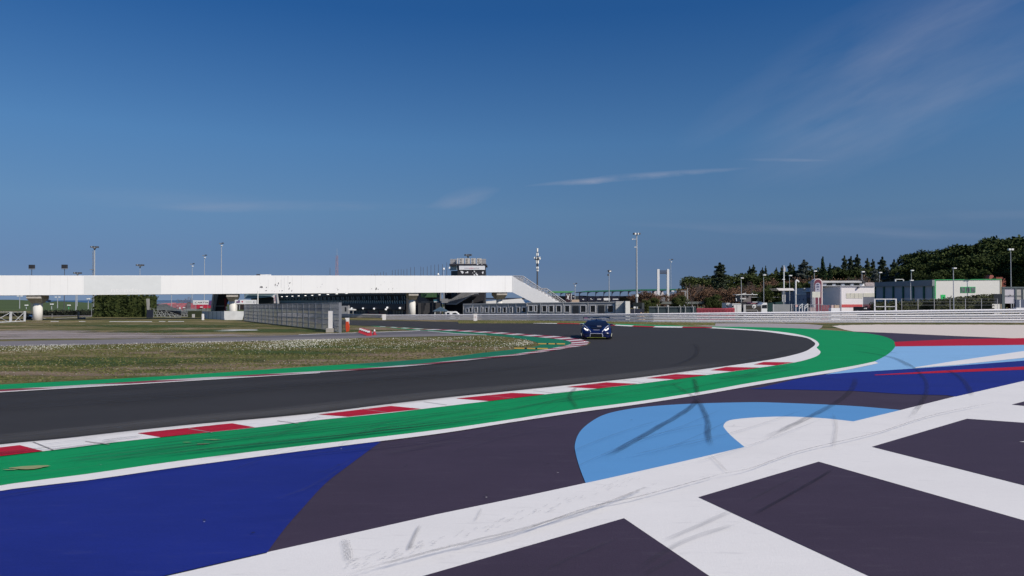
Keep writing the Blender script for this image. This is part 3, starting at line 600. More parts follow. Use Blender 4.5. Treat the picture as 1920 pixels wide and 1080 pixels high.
spots = [(490, 538.5, 3.2, 2.0), (499.5, 539, 1.2, 1.6), (499, 545, 2, 1.2), (516, 534, .8, 2.4), (522, 532, 1.0, 2.6), (520, 535.5, 1.6, 1.4), (543.5, 530.5, 2.0, 1.4), (542, 541, 1.0, 3), (547, 545, .6, 2.4), (541, 536, .8, .9), (529, 545, 1.6, 1.2), (524, 545.5, .7, .8), (510, 545, .6, .5), (515, 546, .5, .4), (633.5, 543.5, 1.2, 1.3), (632, 540.5, .6, .7), (604, 533, .7, .7), (601.5, 538, .6, .6), (595, 539, .4, .4),
         (705.5, 541.5, 1.5, 2.6), (709, 542.5, 1.0, .9), (697, 541.5, .7, .9), (729, 542, .6, 1.4), (736.5, 540.5, .5, 2), (736, 544, .5, .6), (720.5, 528.5, .5, .5), (714, 534, .5, .5), (733, 529, .5, .4), (744, 540.5, .4, .4), (540, 518.5, .5, .5), (489, 531, .5, .5), (1000+0, 0, 0, 0)]
for x, y, rx, ry in spots:
    if rx == 0: continue
    pts = []
    for k in range(9):
        a = 2*math.pi*k/9; r0 = rs.uniform(.5, 1.15); sk = .6*math.sin(a)*ry*.4; pts.append((x+rx*r0*math.cos(a)+sk, y-ry*r0*math.sin(a)))
    mb = MB(); mb.ppoly(pts, BP, .010, .001); mb.build('peeled_paint', mat('bare_metal', (.16, .16, .17), .7, .25, 8), br)
for x, y0, y1 in ((517, 519, 540), (533, 520, 546), (527, 524, 540), (540, 519, 534), (548, 520, 536), (503, 524, 540), (56.5, 517, 553), (127, 518, 553), (947, 518, 547)): mb = MB(); mb.pbox(x-.25, y0, x+.25, y1, BP, .008, .001); mb.build('drip_stain', mat('stain', (.62, .62, .62), .8), br)
def pillar(x, capw, colw, ytop, group=None):
    hits = hit(x, ytop, BP); c = hz(x, 560, BP, 0)-Vector((bn.x, bn.y, 0))*1.7; zt = hits.z; Yd = c.y; r = colw/2/F*Yd; hw = capw/2/F*Yd
    mb = MB(); mb.tube((c.x, c.y, -.2), (c.x, c.y, zt-.95), r, r, 28); col = mb.build('pillar', mat('pillar_white', (.70, .69, .66), .8, .12, 2, stretch=(1, 1, .3)), br)
    for p in col.data.polygons: p.use_smooth = len(p.vertices) == 4
    mb = MB(); e = Vector((bd.x, bd.y, 0)); n = Vector((bn.x, bn.y, 0)); c3 = Vector((c.x, c.y, 0))
    def ring(a, b, z): return [c3+e*sx_*a+n*sy*b+Vector((0, 0, z)) for sx_, sy in ((-1, 1), (1, 1), (1, -1), (-1, -1))]
    P = ring(hw*.7, .55, zt-1.0)+ring(hw, 1.5, zt-.40)+ring(hw, 1.5, zt-.02)
    mb.add(P, [(3, 2, 1, 0), (8, 9, 10, 11)]+[(i+4*k, (i+1) % 4+4*k, (i+1) % 4+4*k+4, i+4*k+4) for k in (0, 1) for i in range(4)])
    mb.build('capital', conc, col)
for x, cw, cwid, yt in ((62, 24, 16, 553.4), (435, 20, 14.5, 550.8), (776, 18, 13, 548.9), (942, 20, 11.5, 548)): pillar(x, cw, cwid, yt)
# end staircase at the right
A0 = BP[1].copy(); sdir = Vector((math.cos(R(-6)), math.sin(R(-6)))); SP = (A0, A0+sdir); sn = Vector((sdir.y, -sdir.x, 0))
mb = MB(); mb.ppoly([(960.5, 517), (994, 540.3), (1002, 540.3), (1046, 569), (1046, 590), (1008, 571.5), (960.5, 547.9)], SP, 0, .14)
mb.build('stair_side', bw, br)
FB = (A0-Vector((sn.x, sn.y))*2.8, A0-Vector((sn.x, sn.y))*2.8+sdir)
mb = MB(); mb.ppoly([(965, 519), (1002, 542), (1012, 543), (1062, 574), (1062, 590), (1008, 573), (962, 547.9)], FB, 0, .14)
far = mb.build('stair_side', bw, br)
mb = MB()
top = [hit(962, 517.3, FB), hit(981, 518, FB), hit(1015, 541, FB), hit(1025, 541, FB), hit(1061, 566.5, FB)]
low = [hit(970, 523, FB), hit(981, 530, FB), hit(1010, 546, FB), hit(1022, 552, FB), hit(1056, 572, FB)]
mb.path(top, .075, 6)
for k in range(4):
    n = 5 if k != 2 else 2
    for i in range(n):
        a = top[k].lerp(top[k+1], i/n); b = low[k].lerp(low[k+1], i/n); c = top[k].lerp(top[k+1], (i+1)/n); d = low[k].lerp(low[k+1], (i+1)/n)
        mb.tube(a, b, .035, .035, 4); mb.tube(a, d, .03, .03, 4); mb.tube(b, c, .03, .03, 4)
    for f in (.33, .66): mb.tube(top[k].lerp(low[k], f), top[k+1].lerp(low[k+1], f), .03, .03, 4)
mb.build('handrail', mat('handrail_grey', (.42, .42, .43), .5), br)
mb = MB()
sn3 = Vector((sn.x, sn.y, 0))
for i in range(26):
    t = (i+.5)/26; p = hit(962+90*t, 519+52*t, SP)-sn3*.16; q = p-sn3*2.46; mb.prism([Vector((p.x, p.y, p.z-.9)), Vector((q.x, q.y, p.z-.9)), Vector((q.x, q.y, p.z-1.0)), Vector((p.x, p.y, p.z-1.0))], [v+Vector((sdir.x*.32, sdir.y*.32, 0)) for v in (Vector((p.x, p.y, p.z-.9)), Vector((q.x, q.y, p.z-.9)), Vector((q.x, q.y, p.z-1.0)), Vector((p.x, p.y, p.z-1.0)))])
mb.build('stair_tread', conc, br)
# left stair tower coming down behind the bridge
st = thing('staircase', (hit(412, 560, 101).x, 101, 0), 'steep enclosed staircase with black underside below the footbridge', 'staircase')
mb = MB(); mb.ppoly([(400.5, 548), (432.5, 548), (421, 585), (398, 585)], 100.2, 0, .1); mb.build('stair_soffit', black, st)
mb = MB(); mb.ppoly([(400, 548), (409, 548), (401.5, 585), (395.5, 585)], 99.9, 0, 2.4); mb.build('stringer', mat('slate_panel', (.20, .23, .24), .6), st)
mb = MB(); mb.ppoly([(398.8, 548), (401, 548), (397, 580), (394.8, 580)], 99.4, 0, .3); mb.build('handrail', lgrey, st)
mb = MB(); mb.pbox(402, 573.3, 424, 574.2, 99.9, .02, .1); mb.build('landing_edge', grey, st)
mb = MB(); mb.pbox(423.5, 575, 426.5, 578, 99, .02, .1); mb.pbox(423.8, 579, 426.3, 581.5, 99, .02, .1); mb.build('warning_plate', mat('white_plate', (.8, .8, .8)), st)
mb = MB(); mb.pbox(421, 560, 424.3, 584, 99.4, .02, .1); mb.build('red_post', mat('dark_red', (.16, .02, .03)), st)
# white hoarding in front of it
hd = thing('hoarding', (hit(420, 590, 92).x, 92, 0), 'low white panel hoarding at the foot of the left bridge pillar', 'hoarding')
HP = (Vector((hit(379, 590, 97).x, 98.5)), Vector((hit(420.5, 590, 92).x, 92.6)))
mb = MB(); mb.ppoly([(378.5, 583.5), (420.5, 583.5), (420.5, 601.0), (386, 600.6), (384.5, 595), (380, 590)], HP, 0, .08); mb.build('panel', mat('hoarding_white', (.72, .73, .72), .6, .05, 2), hd)
for x in (391.5, 399, 406.5, 414): mb = MB(); mb.pbox(x-.35, 584, x+.35, 600.8, HP, .02, 0); mb.build('panel_joint', grey, hd)
mb = MB(); mb.ppoly([(421, 583.2), (458.5, 583.6), (457, 590), (455, 597), (454.5, 599.5), (445, 600.8), (432, 600.8), (421, 601.5)], 92.3, 0, .06); mb.build('tarpaulin', mat('tarp_white', (.76, .76, .74), .6, .10, 1.2, bump=.4), hd)
mb = MB(); mb.pbox(379, 588.5, 381.8, 600.2, 92.2, .1, .15); mb.build('marker_post', white, hd)
# ============================================================ generic poles
def lamp(name, x, ytop, Y, label, cat, kind='single', r=.07, pm=None, ybase=None, group=None, hs_=1.0):
    pm = pm or pole_m; p = hz(x, 560, FP(Y), 0); top = hit(x, ytop, FP(Y)); zt = top.z; o = thing(name, (p.x, p.y, 0), label, cat, group)
    mb = MB(); mb.tube((p.x, p.y, 0), (p.x, p.y, zt), r*1.3, r*.75, 8); mb.build('pole', pm, o)
    k = Y/F*hs_   # metres per photo pixel
    def head(*boxes, m_=lampw, nm='lamp_head'):
        mb = MB()
        for (cx, cz, wx, wz) in boxes: mb.box((p.x+cx*k, p.y-.05, zt-cz*k), (wx*k, .35, wz*k))
        return mb.build(nm, m_, o)
    if kind == 'single':
        a = MB(); a.tube((p.x, p.y, zt-.03), (p.x+2.4*k, p.y-.3, zt+.04), .05, .04, 6); a.build('arm', pm, o)
        h = MB(); h.box((p.x+1.0*k, p.y-.15, zt+.3*k), (5.2*k, .4, 1.9*k)); h.build('lamp_head', lampw, o)
    elif kind == 'double':
        a = MB(); a.tube((p.x-1.5*k, p.y, zt-.1), (p.x+2.5*k, p.y, zt+.15), .04, .04, 6); a.build('arm', pm, o)
        head((-2.2, -.3, 2.6, 1.6), nm='lamp_head', m_=grey); head((2.6, -1.0, 3.0, 2.0), nm='lamp_head', m_=pole_d); head((1.0, 3.6, 2.2, 1.8), nm='lamp_head', m_=lampw)
    elif kind == 'crown':
        a = MB(); 
        for i in range(8):
            t = 2*math.pi*i/8; a.tube((p.x, p.y, zt-3*k), (p.x+5*k*math.cos(t), p.y+5*k*math.sin(t), zt), .05, .05, 4)
        a.build('crown_frame', grey, o)
        for i in range(8):
            t = 2*math.pi*i/8+.2; h = MB(); c = (p.x+6.2*k*math.cos(t), p.y+6.2*k*math.sin(t), zt+.4*k); h.box(c, (3.2*k, 1.6*k, 2.6*k), t+1.57); h.build('floodlight', pole_d if i != 5 else grey, o)
        h = MB(); h.tube((p.x, p.y, zt-5*k), (p.x, p.y, zt-2.5*k), .12, .28, 8); h.build('hub', pole_d, o)
    elif kind == 'box':
        h = MB(); h.box((p.x, p.y, zt-3.5*k), (9*k, .5, 7*k)); h.build('floodlight', mat('floodlight_dark', (.04, .04, .045), .4), o)
        a = MB(); a.box((p.x, p.y-.05, zt-8*k), (9.6*k, .5, 1.1*k)); a.build('bracket', grey, o)
    elif kind == 'flood':
        head((-2.5, -.5, 2.2, .9), m_=pole_d, nm='bracket'); h = MB(); h.box((p.x+1.2*k, p.y-.1, zt), (5.5*k, .4, 4.2*k), .2); h.build('floodlight', pole_d, o); h = MB(); h.box((p.x+2.0*k, p.y-.35, zt-.3*k), (3.2*k, .1, 2.4*k), .2); h.build('lens', lampw, o)
        head((-1.6, 7, 2.6, 3.4), m_=pole_d, nm='floodlight')
    elif kind == 'twin':
        a = MB(); a.box((p.x, p.y, zt+.2*k), (9*k, .12, .7*k)); a.build('arm', pm, o)
        head((-2.9, -.8, 3.6, 3.2), m_=lampw, nm='floodlight'); head((2.6, -.8, 3.6, 3.2), m_=lampw, nm='floodlight')
    elif kind == 'twinlamp':
        a = MB(); a.box((p.x, p.y, zt), (7*k, .1, .5*k)); a.build('arm', pm, o); head((-3.2, -.5, 2.8, 1.6)); head((3.4, -.5, 2.8, 1.6))
    return o, p, zt, k
POLES = [('floodlight', 59, 496.5, 135, 'dark boxy floodlight on a pole above the bridge, leftmost in the photo', 'floodlight', 'box', pole_d), ('floodlight', 120.5, 496.2, 136, 'dark boxy floodlight above the bridge, left of the tall ladder mast', 'floodlight', 'box', pole_d),
 ('floodlight_mast', 145, 512.3, 260, 'tiny floodlight crown barely showing above the bridge left of the tall mast', 'floodlight mast', 'crown', None), ('floodlight_mast', 262, 497.5, 240, 'smaller floodlight crown above the bridge right of the tall ladder mast', 'floodlight mast', 'crown', None),
 ('light_pole', 360, 495.5, 230, 'shortest of the three slim light poles rising behind the bridge', 'light pole', 'double', None), ('light_pole', 383, 479.5, 190, 'middle one of the three slim light poles behind the bridge', 'light pole', 'double', None), ('light_pole', 414.5, 457, 150, 'tallest of the three slim light poles behind the bridge', 'light pole', 'double', None),
 ('floodlight_mast', 877.5, 478.5, 190, 'floodlight crown peeping over the air conditioners of the control tower', 'floodlight mast', 'crown', None),
 ('light_pole', 1078, 532.5, 190, 'thin small lamp pole in front of the light green grandstand roof', 'light pole', 'double', None), ('light_pole', 1142, 508.5, 160, 'steel pole with angled floodlights behind the grey cabins', 'light pole', 'flood', None),
 ('light_pole', 1258, 487.5, 240, 'thin pole with lamp cluster right of the white twin pylon', 'light pole', 'double', None),
 ('light_pole', 1896, 468.5, 120, 'tall pole with twin floodlights before the dark pines at far right', 'light pole', 'twin', None),
 ('street_lamp', 1390, 521.5, 122, 'street lamp standing behind the small camera hut with dish', 'street lamp', 'single', None), ('street_lamp', 1432, 516, 128, 'street lamp rising from the white van roof, between trees', 'street lamp', 'single', None), ('street_lamp', 1480.5, 517, 115, 'street lamp just right of the flagpole under the white canopy', 'street lamp', 'single', None),
 ('street_lamp', 1527, 508.7, 118, 'street lamp standing in front of the arched sign', 'street lamp', 'single', None), ('street_lamp', 1616.5, 510, 115, 'street lamp in front of the white and red building', 'street lamp', 'single', None), ('street_lamp', 1649.5, 511.3, 165, 'street lamp behind the roof where the two buildings meet', 'street lamp', 'single', None),
 ('street_lamp', 1709, 507.5, 150, 'street lamp behind the grey hangar roof', 'street lamp', 'single', None), ('street_lamp', 1788, 503.2, 100, 'street lamp standing on the hedge before the white hangar end', 'street lamp', 'single', None), ('street_lamp', 1794.5, 502, 160, 'street lamp half hidden behind the white hangar end', 'street lamp', 'single', None),
 ('street_lamp', 1707.5, 526, 112, 'short lamp before the grey hangar doors', 'street lamp', 'single', None),
 ('street_lamp', 1352, 546.5, 200, 'low lamp before the brown bushes, leftmost of three close together', 'street lamp', 'single', None), ('street_lamp', 1362.5, 546.5, 202, 'low lamp before the brown bushes, middle of three close together', 'street lamp', 'single', None), ('street_lamp', 1376, 546.7, 204, 'low lamp before the brown bushes, rightmost of three close together', 'street lamp', 'single', None),
 ('street_lamp', 1315, 555, 190, 'small lamp in front of rust coloured bushes left of the red barriers', 'street lamp', 'single', None), ('street_lamp', 1260.5, 546, 220, 'faint lamp post standing beside the white pylon against rusty shrubs', 'street lamp', 'single', None),
 ('light_pole', 37, 555.5, 200, 'twin lamp pole under the bridge left of the first pillar', 'light pole', 'twinlamp', None), ('light_pole', 108, 557.5, 210, 'twin lamp pole seen under the bridge above the low hedge', 'light pole', 'twinlamp', None), ('light_pole', 97, 570.5, 190, 'short lamp above the low hedge with a white head', 'light pole', 'single', None), ('light_pole', 165.5, 560.5, 200, 'lamp just left of the tall clipped hedge under the bridge', 'light pole', 'single', None),
 ('light_pole', 129, 572.5, 195, 'short green lamp over the low hedge', 'light pole', 'single', greent), ('light_pole', 49.5, 572.5, 195, 'short pale lamp left of the first bridge pillar', 'light pole', 'single', None)]
for nm, x, yt, Y, lab, cat, kd, pm in POLES: lamp(nm, x, yt, Y, lab, cat, kd, r=.09 if Y > 140 else .06, pm=pm)
def pole_only(name, x, yt, Y, r, mt, lab, cat, yb=None, extra=None):
    p = hz(x, 560, FP(Y), 0); zt = hit(x, yt, FP(Y)).z; mb = MB(); mb.tube((p.x, p.y, 0), (p.x, p.y, zt), r*1.2, r*.8, 8); o = mb.build(name, mt); tag(o, lab, cat); return o
pole_only('steel_pole', 142.5, 545, 140, .10, pole_m, 'plain white pole rising behind the low hedge under the bridge', 'pole'); pole_only('steel_pole', 459, 545, 97, .06, lampw, 'white pole behind the sponsor board beside the left pillar', 'pole'); pole_only('steel_pole', 483.5, 545, 92, .07, lampw, 'white pole at the left end of the mesh fence', 'pole')
pole_only('steel_pole', 321.5, 550, 130, .05, pole_m, 'thin pole in front of the leftmost red seats', 'pole'); pole_only('steel_pole', 618.5, 502, 260, .08, pole_d, 'thin dark antenna left of the lattice mast', 'antenna')
# tall ladder mast
o, p, zt, k = lamp('floodlight_mast', 176.5, 463.5, 170, 'tall white floodlight mast with a caged ladder above the bridge', 'floodlight mast', 'crown', r=.16)
mb = MB()
for z in np.arange(2, zt-1, .55): mb.box((p.x-2.8*k, p.y, z), (1.8*k, .3, .07))
for dx in (-3.7, -1.9): mb.box((p.x+dx*k, p.y, zt/2), (.05, .05, zt-1.5))
mb.box((p.x-3*k, p.y, zt-42*k), (7*k, .9, .12)); mb.build('ladder', grey, o)
# centre-right tall mast
o, p, zt, k = lamp('floodlight_mast', 1194, 438.5, 140, 'tallest floodlight mast, right of the race car', 'floodlight mast', 'none', r=.17)
mb = MB(); mb.box((p.x, p.y, zt+.1), (12*k, .15, .12)); mb.build('crossbar', grey, o)
for dx, mm in ((-5.2, pole_d), (-3, lampw), (2.8, lampw), (5.2, pole_d)):
    mb = MB(); mb.box((p.x+dx*k, p.y-.1, zt+.1*k), (2.6*k, .4, 3.2*k), .3); mb.build('floodlight', mm, o)
mb = MB(); mb.box((p.x-4.5*k, p.y-.1, zt-10*k), (9*k, .06, .06)); mb.box((p.x-8*k, p.y-.1, zt-10*k), (2.4*k, .3, 1.6*k)); mb.box((p.x-3*k, p.y-.1, zt-25*k), (3.4*k, .3, 1.2*k)); mb.build('camera_arm', lampw, o)
mb = MB(); mb.tube((p.x, p.y, zt-118*k), (p.x, p.y, zt-114*k), .35, .35, 8); mb.build('collar', lampw, o)
# telecom mast
o, p, zt, k = lamp('telecom_mast', 1007.5, 467, 170, 'dark telecom mast bristling with white antenna panels', 'telecom mast', 'none', r=.17, pm=pole_d)
for dz, n_, rad, hh in ((2, 3, 1.0, 7), (10, 4, 1.6, 5), (17, 6, 5.6, 4.5), (24, 4, 2.2, 6), (35, 4, 1.8, 3.5), (40, 3, 1.8, 3)):
    for i in range(n_):
        a = 2*math.pi*i/n_+dz; mb = MB(); mb.box((p.x+rad*k*math.cos(a), p.y+rad*k*math.sin(a), zt-dz*k), (1.6*k, .2, hh*k), a); mb.build('antenna_panel', lampw, o)
mb = MB(); 
for dz, rr in ((16, 6.5), (19, 5), (30, 2)):
    for i in range(6):
        a = i*1.047; mb.tube((p.x, p.y, zt-dz*k-.3), (p.x+rr*k*math.cos(a), p.y+rr*k*math.sin(a), zt-dz*k), .06, .06, 4)
mb.tube((p.x, p.y, zt-31*k), (p.x, p.y, zt-15*k), .2, .2, 6); mb.build('antenna_bracket', pole_d, o)
# lattice mast
o = thing('lattice_mast', (hz(631.5, 560, FP(260), 0).x, 260, 0), 'red and white lattice radio mast behind the bridge', 'radio mast'); p = o.location; zt = hit(631, 466, FP(260)).z
mb = MB(); hw = .55
zs = list(np.arange(0, zt-3.2, 1.3))
for sx_, sy in ((-1, -1), (1, -1), (1, 1), (-1, 1)): mb.tube((p.x+sx_*hw, p.y+sy*hw, 0), (p.x+sx_*hw*.5, p.y+sy*hw*.5, zt-2.5), .06, .05, 4)
for i, z in enumerate(zs):
    f = hw*(1-.5*z/zt); g = 1 if i % 2 else -1; mb.tube((p.x-f*g, p.y-f, z), (p.x+f*g, p.y-f, z+1.3), .045, .045, 4); mb.tube((p.x-f, p.y-f, z), (p.x+f, p.y-f, z), .045, .045, 4)
mb.build('lattice', mat('mast_red_white', (.40, .22, .23), .6, .3, .3), o); mb = MB(); mb.tube((p.x, p.y, zt-2.5), (p.x, p.y, zt), .05, .03, 4); mb.build('antenna', pole_m, o)
# twin white pylon
o = thing('pylon', (hz(1243, 560, FP(210), 0).x, 210, 0), 'white twin column pylon joined by dark crossbars near the top', 'pylon')
for a, b in ((1232.3, 1236.7), (1250.7, 1254.8)):
    mb = MB(); mb.pbox(a, 504.5, b, 'g', 210, 0, .8); mb.build('column', white, o)
mb = MB(); 
for y in (508, 510.4, 512.8): mb.pbox(1236.7, y-.7, 1250.7, y+.7, 210, -.05, .4)
mb.build('crossbar', mat('crossbar_dark', (.06, .05, .055), .6), o)
# flags poles on the pit roof
xs_f = [(676, 517), (684, 516.5), (690, 515), (696, 514), (702, 513.5), (707, 512), (713.5, 510.5), (719, 509), (724, 511), (735.5, 506.5), (741, 506), (746.5, 505), (752, 505), (757, 505.5), (763, 504), (770, 501), (777, 500.5), (789, 500), (793.5, 501), (801, 499.5), (808, 497), (815, 496), (822, 495.5), (829.5, 495.5), (837.5, 492)]
for i, (x, yt) in enumerate(xs_f):
    Y = 128-(x-676)*.10; p = hz(x, 560, FP(Y), 0); zt = hit(x, yt, FP(Y)).z; mb = MB(); mb.tube((p.x, p.y, 3.4), (p.x, p.y, zt), .045, .03, 5); o = mb.build('flagpole', pole_d)
    tag(o, 'bare dark flagpole over the pit roof, %s' % (['nearest to the control tower', 'second from the control tower', 'third from the control tower', 'fourth from the control tower', 'fifth from the control tower', 'sixth from the control tower', 'seventh from the control tower', 'eighth from the control tower', 'ninth from the control tower', 'tenth from the control tower', 'eleventh from the control tower', 'twelfth from the control tower', 'thirteenth counted from the control tower'][24-i] if i > 11 else ['lowest, farthest left of the row', 'second from the left end of the row', 'third from the left end of the row', 'fourth from the left end of the row', 'fifth from the left end of the row', 'sixth from the left end of the row', 'seventh from the left end of the row', 'eighth from the left end of the row', 'ninth from the left end of the row', 'tenth from the left end of the row', 'eleventh from the left end of the row', 'twelfth from the left end of the row'][i]), 'flagpole', 'bare flagpoles in a row above the pit roof')
# dome camera things near the row
for x, y, lab in ((832, 504, 'small white round dish between the flagpoles left of the tower'), (821.5, 514, 'small white spotlight on the bridge parapet left of the tower')):
    p = hit(x, y, FP(108)); mb = MB(); mb.tube((p.x, p.y, p.z-.14), (p.x, p.y+.1, p.z+.14), .16, .10, 10); mb.tube((p.x, p.y+.05, 4.3), (p.x, p.y+.05, p.z-.1), .02, .02, 5); tag(mb.build('dish', lampw), lab, 'dish')
# equipment lying on the deck
p = hit(494, 515, BP); o = thing('equipment_case', (p.x, p.y+.9, p.z), 'white and dark equipment lying on top of the footbridge parapet', 'equipment')
mb = MB(); mb.box((p.x, p.y+.9, p.z-.05), (1.35, .4, .22)); mb.build('case', lampw, o); mb = MB(); mb.box((p.x-.95, p.y+.9, p.z), (.55, .3, .2)); mb.build('lens', pole_d, o)
# ============================================================ control tower
o = thing('control_tower', (hit(878, 560, FP(113)).x, 113, 0), 'dark control tower with white patches and air conditioners on its roof', 'tower'); TW = 113
mb = MB(); mb.pbox(858, 507, 909, 'g', TW, 0, 6); mb.build('wall', dark, o)
mb = MB(); mb.ppoly([(845.5, 508), (858, 507.5), (858, 563), (845.5, 563)], (Vector((hit(845.5, 500, FP(116.5)).x, 116.5)), Vector((hit(858, 500, FP(113)).x, 113))), -.02, .3); mb.build('wall', dark, o)
mb = MB(); mb.ppoly([(844, 499.5), (857.5, 498), (857.5, 506), (844.5, 507)], (Vector((hit(845, 500, FP(116.5)).x, 116.5)), Vector((hit(858, 500, FP(113)).x, 113))), .1, .1); mb.build('side_sign', mat('side_sign', (.38, .45, .45), .5), o)
mb = MB(); mb.pbox(857.5, 497.5, 909, 508, TW, -.05, 5); mb.build('wall', dark, o)
mb = MB(); mb.pbox(861, 498, 909.3, 506, TW, .12, .05); sg = mb.build('sign_panel', white, o)
gt = mat('faded_grey_lettering', (.55, .52, .54)); rt = mat('faded_red_lettering', (.68, .42, .46))
mb = MB(); rs = random.Random(2)
for i in range(5): mb.pbox(871+i*1.8, 501.8, 872.2+i*1.8, 504, TW, .14, -.1)
for i in range(6): mb.pbox(888+i*1.9, 501.8, 889.3+i*1.9, 504, TW, .14, -.1)
mb.build('lettering', gt, sg)
mb = MB(); [mb.pbox(880.2+i*1.9, 501.8, 881.5+i*1.9, 504.3, TW, .14, -.1) for i in range(4)]; mb.build('lettering', rt, sg)
mb = MB(); mb.pbox(842.5, 494.6, 911.5, 497.9, TW-.16, 0, 6.8); mb.build('roof_slab', mat('roof_black', (.035, .035, .045)), o)
mb = MB()
for pts in ([(863, 508), (868, 508.2), (869.5, 511), (867.5, 513.4), (865.5, 512)], [(872.3, 511), (874.2, 510.7), (876, 508.7), (878, 508.8), (877.8, 512.6), (876, 511.8), (872.6, 512.2)], [(888, 508.2), (890, 507.5), (891, 509.6), (889.5, 510.4)], [(891.4, 512), (893.5, 510.5), (893, 512.2), (896, 514.6), (896.6, 516.5), (893.6, 516.5)], [(888, 515), (890.5, 514), (891, 516.5), (888.2, 516.5)], [(903.5, 510), (906.5, 508.6), (906.8, 511.5), (905.5, 514), (904, 512.6)], [(885.8, 511), (887.4, 511.3), (887, 512.6), (885.9, 512.3)]): mb.ppoly(pts, TW, .03, 0)
mb.build('white_patch', white, o)
mb = MB(); mb.ppoly([(893.5, 494.9), (896.5, 495.1), (896.8, 496.8), (894.5, 496.4)], TW-.16, .02, 0); mb.ppoly([(902.5, 495.1), (904.5, 495.1), (904.5, 495.8), (902.5, 495.8)], TW-.16, .02, 0); mb.build('white_patch', white, o)
mb = MB(); RP = TW-.12
for x in (844, 847, 850, 853, 856, 903, 907, 911): mb.pbox(x-.15, 485.5, x+.15, 494.8, RP, 0, .03)
for y in (485.6, 490.5):
    mb.pbox(844, y-.16, 857, y+.16, RP, 0, .03); mb.pbox(902.8, y-.16, 911, y+.16, RP, 0, .03)
for x in np.linspace(844, 911, 24): mb.pbox(x-.15, 485.5, x+.15, 494.8, RP+5.6, 0, .03)
mb.build('railing', lgrey, o)
mb = MB(); mb.pbox(844.5, 486, 856, 494.8, TW+1.0, 0, .1); mb.pbox(902, 486, 911, 494.8, TW+1.5, 0, .1); mb.build('screen', mat('roof_screen', (.30, .30, .31), .6, .15, 3), o)
acm = mat('ac_cream', (.58, .55, .50), .5, .05, 3); fan = mat('fan_dark', (.14, .13, .12), .5)
for x in (861.5, 872.3, 883.2, 894):
    mb = MB(); mb.pbox(x, 484.3, x+8.6, 494.7, TW+.1, 0, .7); ac = mb.build('air_conditioner', acm, o)
    for y in (487, 491.8):
        c = hit(x+3.2, y, FP(TW+.1)); mb = MB(); mb.tube((c.x, c.y-.03, c.z), (c.x, c.y+.05, c.z), .155, .155, 16); mb.build('fan', fan, ac); mb = MB(); mb.tube((c.x, c.y-.04, c.z), (c.x, c.y, c.z), .07, .07, 10); mb.build('fan_hub', acm, ac)
mb = MB(); mb.pbox(857, 484.3, 859.2, 494.7, TW+.1, 0, .7); mb.build('air_conditioner', acm, o)
mb = MB(); c = hit(842, 502, FP(112.5)); mb.tube((c.x, c.y, c.z-.1), (c.x+.1, c.y, c.z+.15), .15, .09, 8); mb.build('security_camera', lampw, o)
# ============================================================ pit building
PBo = (Vector((hit(505, 560, FP(215)).x, 215)), Vector((hit(764, 560, FP(117)).x, 117)))
o = thing('pit_building', (PBo[1].x, PBo[1].y, 0), 'long dark pit building with louvred upper storey and lit garage doors', 'building')
mb = MB(); mb.pbox(505, (550, 545), 764, (568, 569.5), PBo, 0, .3); mb.build('louvre_wall', mat('louvre_dark', (.018, .018, .018), .8), o)
mb = MB(); mb.ppoly([(512, 550), (764, 540), (764, 553), (640, 554), (590, 557), (545, 560), (512, 563)], PBo, .2, 3); mb.build('roof', mat('pit_roof', (.035, .04, .05), .6), o)
fm2 = mat('fascia_dark', (.028, .030, .042), .6, .1, 2)
mb = MB(); mb.pbox(505, (567.5, 569.5), 764, (575, 581), PBo, .5, 1); mb.build('fascia', fm2, o)
mb = MB(); mb.pbox(505, (574, 580.5), 764, 'g', PBo, 0, 1); mb.build('garage_wall', mat('garage_wall', (.05, .055, .07), .7, .2, .5), o)
litm = mat('lit_lamp', (1, .97, .92), .4, .02, 3, emit=.9)
lv = mat('louvre_cream', (.55, .54, .42), .6, .2, 5); lv2 = mat('louvre_upper', (.30, .32, .28), .6, .2, 5)
e = (PBo[1]-PBo[0]); Ln = e.length; e = e.normalized(); e3 = Vector((e.x, e.y, 0)); n3 = Vector((e.y, -e.x, 0))
def zrow(ya, yb): 
    za = hit(640, ya, PBo).z; return za
zl0, zl1 = hit(700, 571, PBo).z, hit(700, 563.5, PBo).z; zu0, zu1 = hit(700, 562, PBo).z, hit(700, 555.5, PBo).z
nl = 96
mb = MB(); mu = MB()
for i in range(nl):
    s = Ln*(1-(i+.5)/nl*.985)-.4; c = Vector((PBo[0].x, PBo[0].y, 0))+e3*s+n3*.15
    for (mm_, z0, z1, wd) in ((mb, zl0, zl1, .30), (mu, zu0, zu1, .16)):
        if mm_ is mu and i % 3 == 2: continue
        a = c+Vector((0, 0, z0))+e3*.12; b = c+Vector((0, 0, z1))-e3*.22; mm_.prism([a, a+e3*wd, b+e3*wd, b], [v-n3*.12 for v in (a, a+e3*wd, b+e3*wd, b)])
mb.build('louvres', lv, o); mu.build('louvres', lv2, o)
for x, y in ((527, 556.5), (537, 556.3), (546.5, 555.8), (557, 555.3), (569, 554.8), (582, 554.3), (595, 553.7), (609, 552.8), (625, 552), (642, 551), (660.5, 550.2)):
    mb = MB(); c = hit(x, y, PBo)+n3*1.2; mb.box(c, (.75, .3, .12), math.atan2(e.y, e.x)); mb.build('downlight', litm, o)
for x, y in ((666, 577.8), (687.5, 578), (708.5, 578.5), (733.5, 576.5), (731, 579.8), (757.5, 577.3)):
    mb = MB(); c = hit(x, y, PBo)+n3*.7; mb.tube(c-n3*.1-Vector((0, 0, .02)), c+n3*.15, .17, .12, 10); mb.build('wall_lamp', litm, o)
rf = mat('red_frame', (.22, .02, .04)); gd = mat('garage_dark', (.012, .014, .016), .3); gg = mat('garage_glass_green', (.045, .065, .055), .3)
